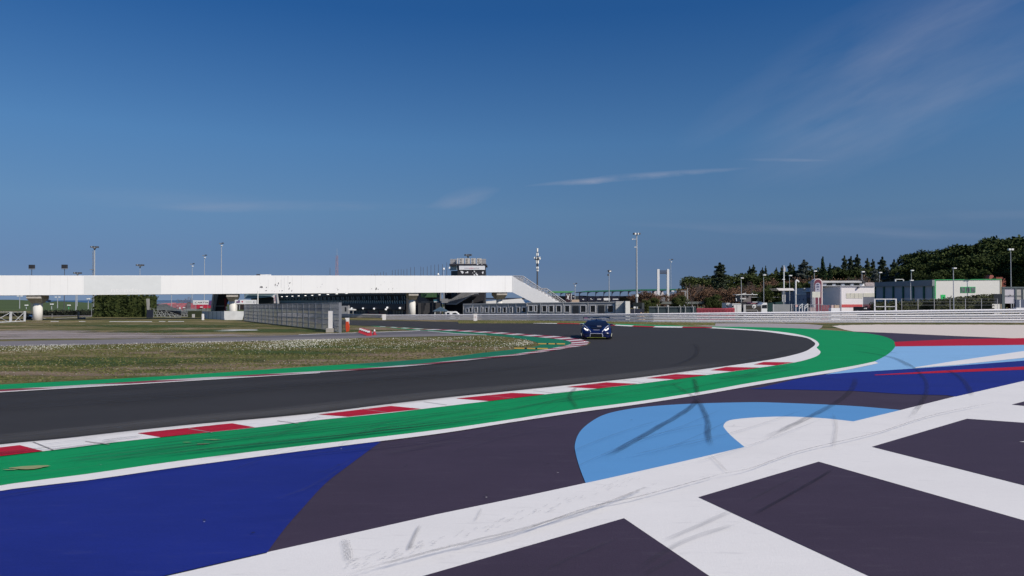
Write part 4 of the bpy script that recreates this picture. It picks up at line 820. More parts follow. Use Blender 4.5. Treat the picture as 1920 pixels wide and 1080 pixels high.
for x0, x1, mt_ in ((667, 686, gg), (690, 709, gd), (711, 728, gd), (736, 757, gg)):
    mb = MB(); mb.pbox(x0, 582, x1, 'g', PBo, .03, .02); dr = mb.build('garage_door', mt_, o)
    if mt_ is gg:
        mb = MB(); [mb.pbox(x-.3, 582, x+.3, 'g', PBo, .07, 0) for x in np.linspace(x0, x1, 5)]; mb.build('door_frame', fm2, dr)
    else:
        mb = MB(); mb.pbox(x0+.5, 584, x0+1.3, 'g', PBo, .1, 0); mb.pbox(x0+1, 584, x1-8, 584.6, PBo, .1, 0); mb.pbox(x0+1, 587, x1-5, 590, PBo, .08, 0); mb.build('door_frame', rf, dr)
# gallery left of the bridge end, frontal part
mb = MB(); mb.pbox(762, 547, 784, 'g', 116.5, 0, 3); mb.pbox(784, 568, 826, 'g', 115.5, 0, 3); mb.build('end_wall', mat('end_wall', (.055, .055, .06), .7, .1, 1), o)
mb = MB(); mb.pbox(784, 545, 826, 568, 116.5, 0, 1); bx_ = mb.build('glazed_box', glassd, o)
mb = MB(); mb.pbox(789, 545, 826, 557.5, 116, 0, .3); gb = mb.build('green_panel', mat('green_panel', (.055, .12, .055), .5, .1, 1), o)
mb = MB(); [mb.pbox(x-.2, 546, x+.2, 557.5, 116, .03, 0) for x in (798, 811)]; mb.build('panel_seam', mat('seam_green', (.12, .2, .1)), gb)
mb = MB(); mb.pbox(813, 561.5, 823.5, 567, 116, .0, .1); s2 = mb.build('screen', mat('screen_blue', (.05, .16, .22), .4), o); mb = MB(); [mb.pbox(814+i*2.3, 565, 815.6+i*2.3, 566.7, 116, .03, 0) for i in range(4)]; mb.build('screen_text', white, s2)
mb = MB(); mb.pbox(825, 546, 827.5, 'g', 114, 0, .2); mb.pbox(831, 546, 833.5, 'g', 114, 0, .2); mb.build('column', grey, o)
mb = MB(); mb.pbox(834, 546, 858, 'g', 118, 0, 3); mb.build('end_wall', mat('end_wall2', (.02, .02, .025), .7), o)
mb = MB(); mb.pbox(828, 560, 840, 568, 113.5, 0, .2); mb.build('landing', grey, o)
mb = MB(); mb.ppoly([(840, 561), (846, 561), (868, 547.5), (897, 547.5), (897, 551), (886, 551.5), (855, 570), (840, 569)], 111.6, 0, .12); mb.build('external_stair', mat('stair_grey', (.20, .205, .22), .6, .15, 3), o)
mb = MB(); mb.ppoly([(836, 569.5), (855, 569.5), (886, 551), (897, 551), (897, 552), (886.5, 552.3), (855.5, 571), (836, 570.6)], 111.5, .03, 1.2); mb.build('stair_edge', lgrey, o)
mb = MB(); [mb.ppoly([(x, 561-(x-846)*.61), (x+.5, 561-(x-846)*.61-.3), (x+.5, 570-(x-846)*.61-.6), (x, 570-(x-846)*.61)], 111.4, .03, 0) for x in np.arange(847, 884, 3)]; mb.build('baluster', grey, o)
mb = MB(); mb.pbox(846, 571.5, 870, 'g', 112, 0, .3); mb.build('carport_wall', mat('deep_dark', (.012, .012, .014)), o)
mb = MB(); mb.pbox(886, 563, 887, 568, 110, 0, .1); mb.build('vent_pipe', lampw, o)
# white wall behind the bridge end
mb = MB(); mb.ppoly([(910, 565), (978, 559.5), (986, 569.5), (910, 569.5)], 120, 0, .3); tag(mb.build('boundary_wall', white), 'white wall seen under the right end of the footbridge', 'wall')
mb = MB(); mb.pbox(905, 558.5, 985, 561.8, 150, 0, 1); o = mb.build('horizon_shed', mat('navy_shed', (.03, .04, .07))); tag(o, 'low dark blue shed roof beyond the white wall under the bridge', 'shed')
o.name = 'shed'
# awning building at left of pits (far)
o = thing('grandstand', (hit(490, 560, FP(200)).x, 200, 0), 'covered grandstand with pale blue awning behind the mesh fence', 'grandstand')
mb = MB(); mb.ppoly([(459, 549), (512, 549), (512, 556.5), (500, 557.5), (470, 560), (459, 560)], 200, 0, 6); mb.build('awning', mat('awning_blue', (.17, .25, .30), .6, .2, .6, stretch=(.3, 1, 3)), o)
mb = MB(); mb.ppoly([(466, 549.5), (478, 549.5), (510, 551), (510, 552), (466, 552)], 199, .2, .5); mb.build('roof_beam', fm2, o)
mb = MB(); mb.pbox(471, 557.5, 514, 'g', 202, 0, 3); mb.build('interior', gd, o)
mb = MB(); mb.pbox(444, 571, 464, 'g', 190, 0, 2); mb.build('lower_wall', mat('brown_dark', (.03, .022, .022)), o); mb = MB(); [mb.pbox(x, 571.5, x+1.6, 'g', 189.5, 0, .2) for x in (443, 448, 460)]; mb.build('column', grey, o)
o = thing('sign_tower', (hit(517, 560, FP(170)).x, 170, 0), 'white slanting sign tower with a red mark beside the far grandstand', 'sign')
mb = MB(); mb.ppoly([(512, 553.5), (514, 553), (519, 550), (522, 568.5), (513.5, 568.5), (512.5, 557), (510, 557)], 170, 0, .5); mb.build('panel', mat('sign_white', (.7, .66, .66)), o); mb = MB(); mb.ppoly([(518, 550), (520, 550), (523, 569), (520, 569)], 169.6, 0, .3); mb.build('support', lgrey, o)
mb = MB(); [mb.pbox(514.3, y, 515.8, y+1.5, 169.7, 0, .1) for y in (557, 560, 563)]; mb.build('sign_mark', mat('pink_mark', (.45, .18, .2)), o)
# ============================================================ crash barriers
def guard(pts, nb, label, spacing=4.0, post_out=.1, mt=None, group=None):
    """pts: (x, ybase, ytop) pixels on the ground"""
    base = [G(x, y) for x, y, _ in pts]; tops = [hit(x, t, FP(G(x, y).y)).z for x, y, t in pts]
    c = base[len(base)//2]; o = thing('crash_barrier', (c.x, c.y, 0), label, 'crash barrier', group)
    n = 70; pr, L_ = resample(base, n)
    # z interpolation along x
    bxs = [b.x for b in base]
    def zt(p): return float(np.interp(p.x, bxs, tops))
    for b in range(nb):
        mb = MB(); vs = []; prof = [(-.02, .04), (.14, .13), (.15, .20), (-.03, .40), (-.03, .50), (.14, .59), (.15, .66), (-.02, .90)]
        for i, p in enumerate(pr):
            d = (pr[min(i+1, n)]-pr[max(i-1, 0)]).normalized(); nn = Vector((d.y, -d.x, 0)); h = zt(p)/nb
            for (a, z) in prof: vs.append(p+nn*a+Vector((0, 0, (b+z)*h)))
        m_ = len(prof); fs = []
        for i in range(n):
            for k in range(m_-1): fs.append((i*m_+k, (i+1)*m_+k, (i+1)*m_+k+1, i*m_+k+1))
        mb.add(vs, fs); r = mb.build('rail', mt or galv, o)
        sol = r.modifiers.new('t', 'SOLIDIFY'); sol.thickness = .006
    k = int(L_/spacing); pp, _ = resample(base, k)
    for p in pp:
        mb = MB(); mb.box((p.x, p.y+post_out, zt(p)/2), (.12, .08, zt(p)-.02)); mb.build('post', galv, o)
    return o
galv2 = mat('galvanised_bright', (.72, .71, .73), .5, .03, .6, metal=0)
guard([(722, 599.6, 590), (800, 600, 589.5), (900, 600.5, 588.7), (1000, 601.5, 588.4), (1100, 603, 588), (1220, 604.6, 587), (1400, 605.2, 584.6), (1540, 605.4, 583.3), (1740, 605.5, 580.3), (1920, 606, 578), (2200, 607, 574)], 3, 'long bright steel crash barrier behind the race car', mt=galv2)
guard([(520, 594.2, 587), (600, 594.6, 587.3), (640, 595.4, 588.2), (680, 595.8, 588.6), (717, 596.4, 589)], 3, 'short crash barrier under the bridge, partly in its shadow', mt=galv2)
def board(x0, x1, y0, yb, label, mark=None):
    c = G((x0+x1)/2, yb); mb = MB(); o = thing('distance_board', (c.x, c.y, 0), label, 'marker board'); mb.pbox(x0, y0, x1, 'g', c.y, 0, .12); b = mb.build('board', mat('board_white', (.82, .79, .77), .6, .03, 3), o)
    if mark:
        mb = MB(); mb.pbox((x0+x1)/2-1.6, y0+4.5, (x0+x1)/2-.3, y0+8, c.y, .01, 0); mb.pbox((x0+x1)/2+.3, y0+4.5, (x0+x1)/2+1.6, y0+8, c.y, .01, 0); mb.build('number', mat('pale_mark', (.62, .50, .48)), b)
    return o
board(717, 723.5, 589.2, 600, 'white marker board where two crash barriers meet')
board(888, 894.8, 588.3, 602.3, 'white distance board with a faint number before the cabins', 1)
board(647.2, 654.6, 596, 611.5, 'white marker board behind the orange post')
# ============================================================ mesh fence
fx = [458, 465.8, 475.5, 483.5, 490.4, 497.6, 504.7, 512.4, 520.2, 528.8, 538, 548, 557.5, 568.3, 578.6, 591.3, 604.4, 618.8, 637.7]
fb = np.interp(fx, [458, 466, 490, 512, 529, 557, 604, 619, 638], [601, 602, 605, 607.6, 609.2, 612.5, 617.3, 619.6, 623.6])
ft = np.interp(fx, [458, 466, 550, 600, 638], [570.8, 570.4, 569, 568, 567])
c = G(560, 612); fe = thing('mesh_fence', (c.x, c.y, 0), 'tall grey wire mesh debris fence curving towards the service road', 'fence')
pb = [G(x, y) for x, y in zip(fx, fb)]; pt = [hit(x, t, FP(b.y)) for x, t, b in zip(fx, ft, pb)]
fg = mat('fence_grey', (.27, .28, .30), .5, .1, 3, metal=.2)
for i, (a, b) in enumerate(zip(pb, pt)):
    mb = MB(); w_ = .09 if i < len(pb)-1 else .2; mb.box((a.x, a.y, b.z/2), (w_, .10, b.z)); mb.build('post', fg, fe)
for i in range(len(pb)-1):
    mb = MB(); a, b, ta, tb = pb[i], pb[i+1], pt[i], pt[i+1]
    nr = 20
    for r_ in range(nr+1):
        f = r_/nr; mb.tube(a.lerp(Vector((ta.x, ta.y, ta.z-.05)), f), b.lerp(Vector((tb.x, tb.y, tb.z-.05)), f), .014 if r_ % 4 else .03, None, 3)
    nv = max(3, int((b-a).length/.14))
    for v in range(nv):
        f = (v+.5)/nv; mb.tube(a.lerp(b, f), ta.lerp(tb, f), .011, None, 3)
    mb.build('mesh_panel', fg, fe)
# steel cable in concrete post etc
c = G(623, 623.3); o = thing('signal_post', (c.x, c.y, 0), 'white square post on a concrete foot beside the fence end', 'post')
mb = MB(); mb.pbox(615.5, 583.3, 623.2, 616, c.y+.15, 0, .3); mb.build('post', mat('post_white', (.74, .72, .70), .6, .05, 3), o); mb = MB(); mb.pbox(611.3, 615.5, 625, 'g', c.y, 0, .5); mb.build('foot', conc, o)
c = G(630, 621); mb = MB(); mb.pbox(625, 604, 631, 613, c.y, 0, .2); mb.pbox(625.5, 613, 626.2, 'g', c.y, 0, .1); mb.pbox(630, 613, 630.6, 'g', c.y, 0, .1); mb.pbox(624.5, 613, 632, 614.2, c.y, .05, .4); tag(mb.build('folding_chair', mat('chair_dark', (.03, .035, .07))), 'small dark blue chair in the fence opening', 'chair')
mb = MB(); c = G(644, 621)
for y in (601.5, 604.5, 607.5, 610.5, 613.5): mb.pbox(641, y, 648, y+1.1, c.y, 0, .3)
mb.pbox(641, 598.5, 642.2, 'g', c.y, 0, .1); mb.pbox(647, 598.5, 648, 'g', c.y, 0, .1)
tag(mb.build('tyre_rack', mat('rack_dark', (.08, .08, .09))), 'dark slatted rack between fence end and orange post', 'rack')
c = G(651, 623); mb = MB(); mb.ppoly([(648.5, 603), (652.5, 603), (654.5, 613), (653.5, 621), (649.5, 622.5), (648, 614)], c.y, 0, .25); tag(mb.build('orange_post', orange), 'leaning orange plastic post before the white marker board', 'post')
# water-filled barriers and cone
for i in range(5):
    x = 675.5+i*3.7; y = 622+i*1.35; c = G(x+1.5, y+2.2); o = thing('plastic_barrier', (c.x, c.y, 0), ['red and white barrier at the far end of the short row', 'red and white barrier second from the far end of the row', 'red and white barrier in the middle of the short row', 'red and white barrier second from the near end of the row', 'red and white barrier at the near end of the row, closest to the cone'][i], 'barrier', 'barriers in a short row across the service road')
    mb = MB(); mb.add([(c.x-.16, c.y-.2, 0), (c.x+.2, c.y-.2, 0), (c.x+.2, c.y+.2, 0), (c.x-.16, c.y+.2, 0), (c.x-.12, c.y-.1, .38), (c.x+.14, c.y-.1, .38), (c.x+.14, c.y+.1, .38), (c.x-.12, c.y+.1, .38)], [(0, 1, 5, 4), (1, 2, 6, 5), (2, 3, 7, 6), (3, 0, 4, 7), (4, 5, 6, 7)]); mb.build('barrier_body', red, o)
    mb = MB(); mb.box((c.x+.0, c.y-.16, .30), (.20, .05, .12)); mb.build('reflector_band', white, o)
c = G(702, 628.3); o = thing('traffic_cone', (c.x, c.y, 0), 'single small red and white traffic cone on the service road', 'cone')
mb = MB(); mb.tube((c.x, c.y, .03), (c.x, c.y, .28), .13, .06, 12); mb.build('cone_body', red, o); mb = MB(); mb.tube((c.x, c.y, .28), (c.x, c.y, .42), .07, .04, 12); mb.build('cone_top', white, o); mb = MB(); mb.box((c.x, c.y, .02), (.34, .34, .04)); mb.build('cone_base', red, o)
# sausage kerbs
for (x0, y0, x1, y1, lab) in ((1009, 645.8, 1059, 646.0, 'yellow raised kerb with black gaps nearer the apex'), (964, 654.4, 1027, 655.2, 'yellow raised kerb with black gaps nearer the grass')):
    a, b = G(x0, y0), G(x1, y1); o = thing('sausage_kerb', ((a.x+b.x)/2, (a.y+b.y)/2, 0), lab, 'kerb'); d = b-a
    segs = [(0, .31, 1), (.31, .385, 0), (.385, .63, 1), (.63, .69, 0), (.69, 1, 1)]
    for s0, s1, yl in segs:
        p, q = a+d*s0, a+d*s1; w_ = .15; vs = []
        for e_ in (p, q):
            for k in range(7):
                t = math.pi*k/6; vs.append((e_.x, e_.y-w_*math.cos(t), .02+.055*math.sin(t)))
        mb = MB(); mb.add(vs, [(k, k+7, k+8, k+1) for k in range(6)]+[(6, 5, 4, 3, 2, 1, 0), (7, 8, 9, 10, 11, 12, 13)]); mb.build('kerb_segment', pyellow if yl else pblack, o)
# ============================================================ grey cabins
def cabin_row(x0, x1, Y0, Y1, ytop0, ytop1, wins, seams, labels):
    pl = (Vector((hit(x0, 560, FP(Y0)).x, Y0)), Vector((hit(x1, 560, FP(Y1)).x, Y1)))
    cg = mat('cabin_grey', (.36, .355, .35), .6, .08, 2, stretch=(1, 1, .3)); fr = mat('window_frame_light', (.66, .66, .68), .5); shut = mat('shutter_dark', (.05, .055, .062), .5)
    for i, (a, b) in enumerate(zip(seams, seams[1:])):
        ya = ytop0+(ytop1-ytop0)*(a-x0)/(x1-x0); yb = ytop0+(ytop1-ytop0)*(b-x0)/(x1-x0)
        p = hz((a+b)/2, 560, pl, 0); o = thing('site_cabin', (p.x, p.y, 0), labels[i], 'cabin', 'grey portable cabins in a row behind the barrier')
        mb = MB(); mb.pbox(a+.15, (ya+.8, yb+.8), b-.15, 'g', pl, 0, 2.4); mb.build('wall', cg, o)
        mb = MB(); mb.pbox(a, (ya-.4, yb-.4), b, (ya+1.1, yb+1.1), pl, .06, 2.5); mb.build('roof_edge', mat('cabin_edge', (.56, .555, .55), .6), o)
        mb = MB(); mb.pbox(a, (ya, yb), a+.8, 'g', pl, .05, 0); mb.pbox(b-.6, (ya, yb), b, 'g', pl, .05, 0); mb.build('corner_post', mat('cabin_post', (.48, .475, .47), .6), o)
        for (w0, w1, t0, t1, kd) in wins:
            if not (a <= (w0+w1)/2 < b): continue
            if kd == 'w':
                mb = MB()
                for q in ((w0, t0, w1, t0+1.2), (w0, t1-1.2, w1, t1), (w0, t0+1.2, w0+1.2, t1-1.2), (w1-1.2, t0+1.2, w1, t1-1.2)): mb.pbox(q[0], q[1], q[2], q[3], pl, .07, 0)
                f = mb.build('window', fr, o); mb = MB(); mb.pbox(w0+1.2, t0+1.2, w1-1.2, t1-1.2, pl, .012, 0); mb.build('pane', glassd, f)
            else:
                mb = MB(); mb.pbox(w0, t0, w1, 'g', pl, .03, 0); d_ = mb.build('door', shut, o); mb = MB(); [mb.pbox(w0, y, w1, y+.35, pl, .05, 0) for y in (576, 578.5, 581, 583.5)]; mb.build('slat', mat('slat', (.09, .095, .10)), d_)
c8 = lambda v: 960+v/8
wr = [(c8(245), c8(320), 572.3, 584.5, 'w'), (c8(333), c8(378), 572.3, 585, 'w'), (c8(384), c8(414), 572.3, 587, 'd'), (c8(447), c8(525), 572.3, 585.5, 'w'), (c8(548), c8(628), 572.2, 585.8, 'w'), (c8(660), c8(742), 572.2, 585.8, 'w'), (c8(786), c8(870), 572, 586, 'w'), (c8(910), c8(998), 573, 588, 'd'), (c8(1022), c8(1115), 571.9, 586.2, 'w'), (c8(1168), c8(1258), 571.9, 586.3, 'w'), (c8(1295), c8(1386), 572.5, 588, 'd'), (c8(1430), c8(1528), 571.9, 586.4, 'w')]
cabin_row(988.5, 1154, 95, 90, 567.6, 566.2, wr, [988.5, 1013.5, 1056, 1102.5, 1154], ['light framed grey cabin just right of the step in the row', 'grey cabin with three framed windows below the stair foot', 'grey cabin with a dark roller door left of the race car', 'rightmost long grey cabin with roller door behind the race car'])
cw = lambda v: 780+v/7.717
wl = [(cw(735-15), cw(755+10), 577, 586, 'w'), (cw(765), cw(818), 575.5, 586, 'w'), (cw(848), cw(893), 575.5, 586.4, 'w'), (cw(935), cw(973), 575.5, 586.4, 'w'), (cw(1000), cw(1052), 575.5, 586.5, 'w'), (cw(1092), cw(1145), 575.3, 586.6, 'w'), (cw(1180), cw(1226), 575.3, 586.8, 'w'), (cw(1255), cw(1312), 575.2, 587, 'w'), (cw(1355), cw(1400), 575.2, 587, 'w'), (968.6, 975, 575.2, 587, 'w'), (978.5, 987.5, 575.2, 587, 'w')]
cabin_row(868.5, 988, 102.5, 96.5, 570, 568.3, wl, [868.5, 886.5, 902, 917, 931.5, 953, 967.5, 988], ['grey cabin at the far left end of the row next to the white van', 'grey cabin second from the left, behind the white distance board', 'grey cabin third from the left end of the row', 'grey cabin in front of the control tower right edge', 'grey cabin with two windows below the fourth bridge pillar', 'narrow grey cabin with one window below the end of the bridge', 'grey cabin just left of the step in the cabin row'])
c = hz(1160, 560, FP(89.5), 0); o = thing('container', (c.x, c.y, 0), 'cream ribbed container standing at the right end of the grey cabins', 'container')
ctm = mat('container_cream', (.52, .51, .48), .6, .08, 3)
mb = MB(); mb.pbox(1154.5, 565.2, 1171, 'g', 89.5, 0, 3); mb.build('body', ctm, o); mb = MB(); [mb.pbox(1155, y, 1170.5, y+.5, 89.5, .03, 0) for y in np.arange(567, 588, 2.6)]; mb.build('rib', lgrey, o)
c = hz(1177, 560, FP(88.5), 0); o = thing('container', (c.x, c.y, 0), 'bright narrow white container end right of the cream ribbed one', 'container'); mb = MB(); mb.pbox(1172.8, 564.8, 1181.3, 'g', 88.5, 0, 3); mb.build('body', mat('container_white', (.76, .75, .70), .6), o); mb = MB(); mb.pbox(1171, 565.5, 1172.8, 'g', 89, 0, 3); mb.build('door_seal', grey, o)
# gazebo and van
c = hz(825, 560, FP(101), 0); o = thing('gazebo', (c.x, c.y, 0), 'blue grey pitched gazebo in front of the pit wall', 'gazebo'); gz = mat('gazebo_blue', (.045, .085, .125), .7, .1, 2)
a, b = hit(810.5, 583.8, FP(100)), hit(839, 583.8, FP(100)); ap = hit(826, 576, FP(101.2)); zz_ = a.z
mb = MB(); P = [(a.x, 100, zz_), (b.x, 100, zz_), (b.x, 102.4, zz_), (a.x, 102.4, zz_), (ap.x-.15, 101.2, ap.z), (ap.x+.15, 101.2, ap.z)]
mb.add(P, [(0, 1, 5, 4), (1, 2, 5), (2, 3, 4, 5), (3, 0, 4), (3, 2, 1, 0)]); mb.build('canopy', gz, o)
for x, Y in ((815, 100.1), (834.5, 100.1), (820, 102.3), (838, 102.3)): mb = MB(); mb.pbox(x, 583, x+1.2, 'g', Y, 0, .06); mb.build('leg', lampw, o)
c = hz(850, 560, FP(99), 0); o = thing('van', (c.x, c.y, 0), 'white van cab with dark windscreen parked left of the grey cabins', 'van')
mb = MB(); mb.ppoly([(836, 586), (838, 584.2), (853.5, 584.0), (856, 585.5), (861, 590), (861, 598.5), (836, 598.5)], 99, 0, 1.7); mb.build('body', white, o)
mb = MB(); mb.ppoly([(849, 587), (854.5, 586.2), (859.5, 590.3), (847.5, 590.5)], 99, .03, 0); mb.build('windscreen', glassd, o); mb = MB(); mb.ppoly([(838, 586.3), (843, 586), (843, 590.5), (838, 590.5)], 99, .03, 0); mb.build('side_window', glassd, o)
for x in (841, 857): mb = MB(); w0 = hz(x, 560, FP(98.96), .3); mb.tube(w0, w0+Vector((0, .25, 0)), .3, .3, 14); mb.build('wheel', black, o)
c = hz(652, 560, FP(112), 0); o = thing('canopy', (c.x, c.y, 0), 'small white flat canopy on thin poles right of the mesh fence', 'canopy'); mb = MB(); mb.pbox(652.5, (578.6, 580), 664, (581.2, 582), 110, 0, 1.5); mb.build('roof', lampw, o)
for x in (654, 662): mb = MB(); mb.pbox(x-.4, 572 if x == 654 else 581, x+.4, 'g', 110, 0, .08); mb.build('leg', lgrey, o)
mb = MB(); mb.pbox(640, 573.5, 652, 'g', 114, 0, 1.5); o = thing('kiosk', (hz(646, 560, FP(114), 0).x, 114, 0), 'grey metal kiosk just behind the end of the mesh fence', 'kiosk'); mb.build('wall', grey, o); mb = MB(); mb.pbox(646.5, 576, 649.5, 584, 114, .02, 0); mb.build('window', glassd, o)
# ============================================================ left side: gate, hedges, scaffold stand, boards
def bushbox(name, x0, x1, yt0, yt1, Y, dep, cols, label, cat, dens=1.0, base_z=0, leaf=.14, seed=0):
    r0 = random.Random(seed); a, b = hit(x0, yt0, FP(Y)), hit(x1, yt1, FP(Y)); mb = MB(); Lx = b.x-a.x; n = int(Lx*max(a.z, b.z)*26*dens)+int(Lx*dep*12)
    zt = lambda x: a.z+(b.z-a.z)*(x-a.x)/Lx
    for _ in range(n):
        x = r0.uniform(a.x, b.x); q = r0.random(); h = zt(x)+r0.gauss(0, .05)
        if q < .62: y = Y+r0.gauss(0, .08)+.12*math.sin(x*2.1)+.08*math.sin(x*5.3); z = r0.uniform(base_z, h)
        elif q < .85: y = Y+r0.uniform(0, dep); z = h+r0.gauss(0, .06)
        else: x = a.x if r0.random() < .5 else b.x; x += r0.gauss(0, .06); y = Y+r0.uniform(0, dep); z = r0.uniform(base_z, zt(x))
        s = leaf*r0.uniform(.6, 1.3); u = Vector((r0.gauss(0, 1), r0.gauss(0, 1), r0.gauss(0, 1))).normalized(); v = u.cross(Vector((r0.gauss(0, 1), r0.gauss(0, 1), r0.gauss(0, 1)))).normalized(); c = Vector((x, y, z)); mb.cur = 0
        mb.add([c-u*s-v*s*.5, c+u*s-v*s*.5, c+u*s+v*s*.5, c-u*s+v*s*.5], [(0, 1, 2, 3)])
    mb.prism([Vector((a.x+.12, Y+.14, 0)), Vector((b.x-.12, Y+.14, 0)), Vector((b.x-.12, Y+.14, b.z-.12)), Vector((a.x+.12, Y+.14, a.z-.12))], [Vector((a.x+.12, Y+dep-.1, 0)), Vector((b.x-.12, Y+dep-.1, 0)), Vector((b.x-.12, Y+dep-.1, b.z-.12)), Vector((a.x+.12, Y+dep-.1, a.z-.12))])
    return tag(mb.build(name, cols), label, cat)
def leafmat(name, c1, c2, sc=.8):
    mt = mat(name, c1, .75, .1, sc, col2=c2, c2=(.40, .62), spec=.15, detail=3); return mt
hg = leafmat('clipped_hedge_leaf', (.022, .034, .010), (.060, .076, .022), 1.5); hd_ = leafmat('dark_hedge_leaf', (.010, .013, .012), (.030, .036, .026), 1.2)
bushbox('hedge', 174, 271.5, 552.6, 553.2, 108, 4, [hg], 'tall clipped green hedge block under the bridge', 'hedge', 1.2, seed=1)
bushbox('hedge', 73, 171.5, 583.5, 582.0, 118, 1.5, [hd_], 'low dark hedge behind the first bridge pillar', 'hedge', 1.2, seed=2)
bushbox('hedge', -60, 47, 586.5, 586.0, 112, 1.2, [hd_], 'low dark hedge behind the white metal gate', 'hedge', 1.2, seed=3)
sheet_w('concrete_footing', [hz(70, 560, FP(110), 0).xy, hz(178, 560, FP(116), 0).xy, hz(178, 560, FP(118), 0).xy, hz(70, 560, FP(113.5), 0).xy], .05, palea)
c = G(24, 603.5); GP = (Vector((hit(0, 560, FP(81)).x, 81)), Vector((hit(47, 560, FP(86)).x, 86)))
o = thing('gate', (c.x, c.y, 0), 'white tubular gate with crossed braces at the far left', 'gate')
gm_ = mat('gate_white', (.55, .56, .57), .5)
for x0, x1 in ((-20, 20.5), (21.5, 46)):
    mb = MB()
    def S_(a, b): mb.tube(hit(a[0], a[1], GP), hit(b[0], b[1], GP), .03, None, 6)
    yb0, yb1 = 603.5-(x0-0)*.03, 603.5-(x1)*.035
    S_((x0, 585.3), (x1, 585)); S_((x0, yb0), (x1, yb1)); S_((x0, 585.3), (x0, yb0)); S_((x1, 585), (x1, yb1)); S_((x0+1, 586), ((x1)-6, yb1)); S_((x1-1, 586), (x0+6, yb0))
    mb.build('gate_leaf', gm_, o)
mb = MB(); mb.pbox(19.8, 584.3, 22, 'g', GP, .05, .12); mb.build('gate_post', gm_, o)
mb = MB(); mb.pbox(46.5, 583.5, 48, 'g', GP, .05, .12); mb.build('gate_post', gm_, o)
mb = MB(); mb.pbox(-30, (605, 605), 47, (604, 602), GP, .06, .1); mb.build('bottom_rail', gm_, o)
c = G(52.5, 599.5); o = thing('parked_car', (c.x, c.y, 0), 'small white car front glimpsed beside the first bridge pillar', 'car'); mb = MB(); mb.ppoly([(49.5, 592.5), (50.5, 590.7), (54.5, 590.7), (56, 592.5), (56.5, 597), (49, 597)], c.y+2, 0, 1.6); mb.build('body', white, o); mb = MB(); mb.ppoly([(50.5, 591), (54.3, 591), (55.2, 593), (50, 593)], c.y+2, .03, 0); mb.build('windscreen', glassd, o); mb = MB(); mb.ppoly([(50.5, 588.5), (54.5, 588.5), (54.5, 590.6), (50.5, 590.6)], c.y+2.5, 0, .9); mb.build('roof', glassd, o)
for x in (50, 55.5): mb = MB(); w0 = hz(x, 560, FP(c.y+1.95), .2); mb.tube(w0, w0+Vector((0, .2, 0)), .2, .2, 10); mb.build('wheel', black, o)
# net posts between pillar and hedge
c = G(100, 597); o = thing('net_fence', (c.x, c.y, 0), 'thin posts and sagging wire before the low dark hedge', 'fence')
for x, yt, yb in ((73, 573, 597), (97.5, 588, 597), (148, 585, 598), (171.5, 578, 593)): mb = MB(); p = G(x, yb); mb.tube((p.x, p.y, 0), (p.x, p.y, hit(x, yt, FP(p.y)).z), .035, None, 5); mb.build('post', grey, o)
mb = MB(); mb.path([hit(73, 595.5, FP(100)), hit(90, 597.8, FP(100)), hit(120, 596.5, FP(100)), hit(172, 593.8, FP(100))], .03, 4); mb.build('wire', lgrey, o)
c = G(153, 598); mb = MB(); mb.box((c.x, c.y, .12), (.85, .4, .22)); mb.box((c.x-.5, c.y, .5), (.10, .10, 1.0)); tag(mb.build('wooden_stake', mat('stake_brown', (.20, .17, .14))), 'weathered stake and block in the grass before the low hedge', 'stake')
# scaffold grandstand
o = thing('scaffold_grandstand', (hz(315, 560, FP(112), 0).x, 112, 0), 'open steel scaffold grandstand with dark bays right of the tall hedge', 'grandstand')
sf = mat('scaffold_steel', (.20, .215, .215), .5, .1, 3)
def bay(x0, x1, yt0, yt1, Y, nx, ny, seed):
    mb = MB(); r0 = random.Random(seed)
    def top(x): return yt0+(yt1-yt0)*(x-x0)/(x1-x0)
    for j in range(3):
        YY = Y+j*2.2
        for i in range(nx+1):
            x = x0+(x1-x0)*i/nx; mb.tube(hz(x, 560, FP(YY), 0), hit(x, top(x), FP(YY)), .032, None, 4)
            if i < nx:
                x2 = x0+(x1-x0)*(i+1)/nx; a, b = hz(x, 560, FP(YY), 0), hit(x2, top(x2), FP(YY)); mb.tube(a, b, .022, None, 4); mb.tube(hz(x2, 560, FP(YY), 0), hit(x, top(x), FP(YY)), .022, None, 4)
        for k in range(ny+1):
            f = k/ny; a0, a1 = hz(x0, 560, FP(YY), 0), hit(x0, top(x0), FP(YY)); b0, b1 = hz(x1, 560, FP(YY), 0), hit(x1, top(x1), FP(YY)); mb.tube(a0.lerp(a1, f), b0.lerp(b1, f), .025, None, 4)
    mb.build('scaffold_frame', sf, o)
bay(281, 310, 577, 585, 108, 4, 3, 1); bay(311, 339, 582, 592, 104, 3, 2, 2); bay(340, 352, 580, 582, 110, 2, 3, 3)
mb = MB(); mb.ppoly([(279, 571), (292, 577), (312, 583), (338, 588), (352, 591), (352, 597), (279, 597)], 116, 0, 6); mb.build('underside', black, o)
mb = MB()
for i in range(8):
    yy_ = 579-i*1.9; xx = 282+i*1.5; mb.ppoly([(xx, yy_), (366, yy_+4.5-i*.6), (366, yy_+5.1-i*.6), (xx, yy_+.7)], 113+i*1.5, .3, .6)
mb.build('bench_row', mat('bench_grey', (.30, .33, .33), .6), o)
mb = MB(); mb.pbox(275, 581, 286, 'g', 103, 0, .2); mb.build('side_sheet', mat('navy_sheet', (.02, .025, .045)), o)
mb = MB(); mb.ppoly([(274, 560), (278.5, 560), (279, 571), (278, 581), (275.5, 581)], 107, 0, .3); tag(mb.build('column', mat('column_grey', (.33, .33, .31), .7)), 'pale round topped column at the right edge of the tall hedge', 'column')
o = thing('red_grandstand', (hz(370, 560, FP(150), 0).x, 150, 0), 'distant red seated stand with white marks, left of the left stairs', 'grandstand')
rd = mat('seat_red', (.52, .035, .07), .6, .35, .9); rdp = mat('seat_pink', (.50, .16, .19), .6, .4, 1.2)
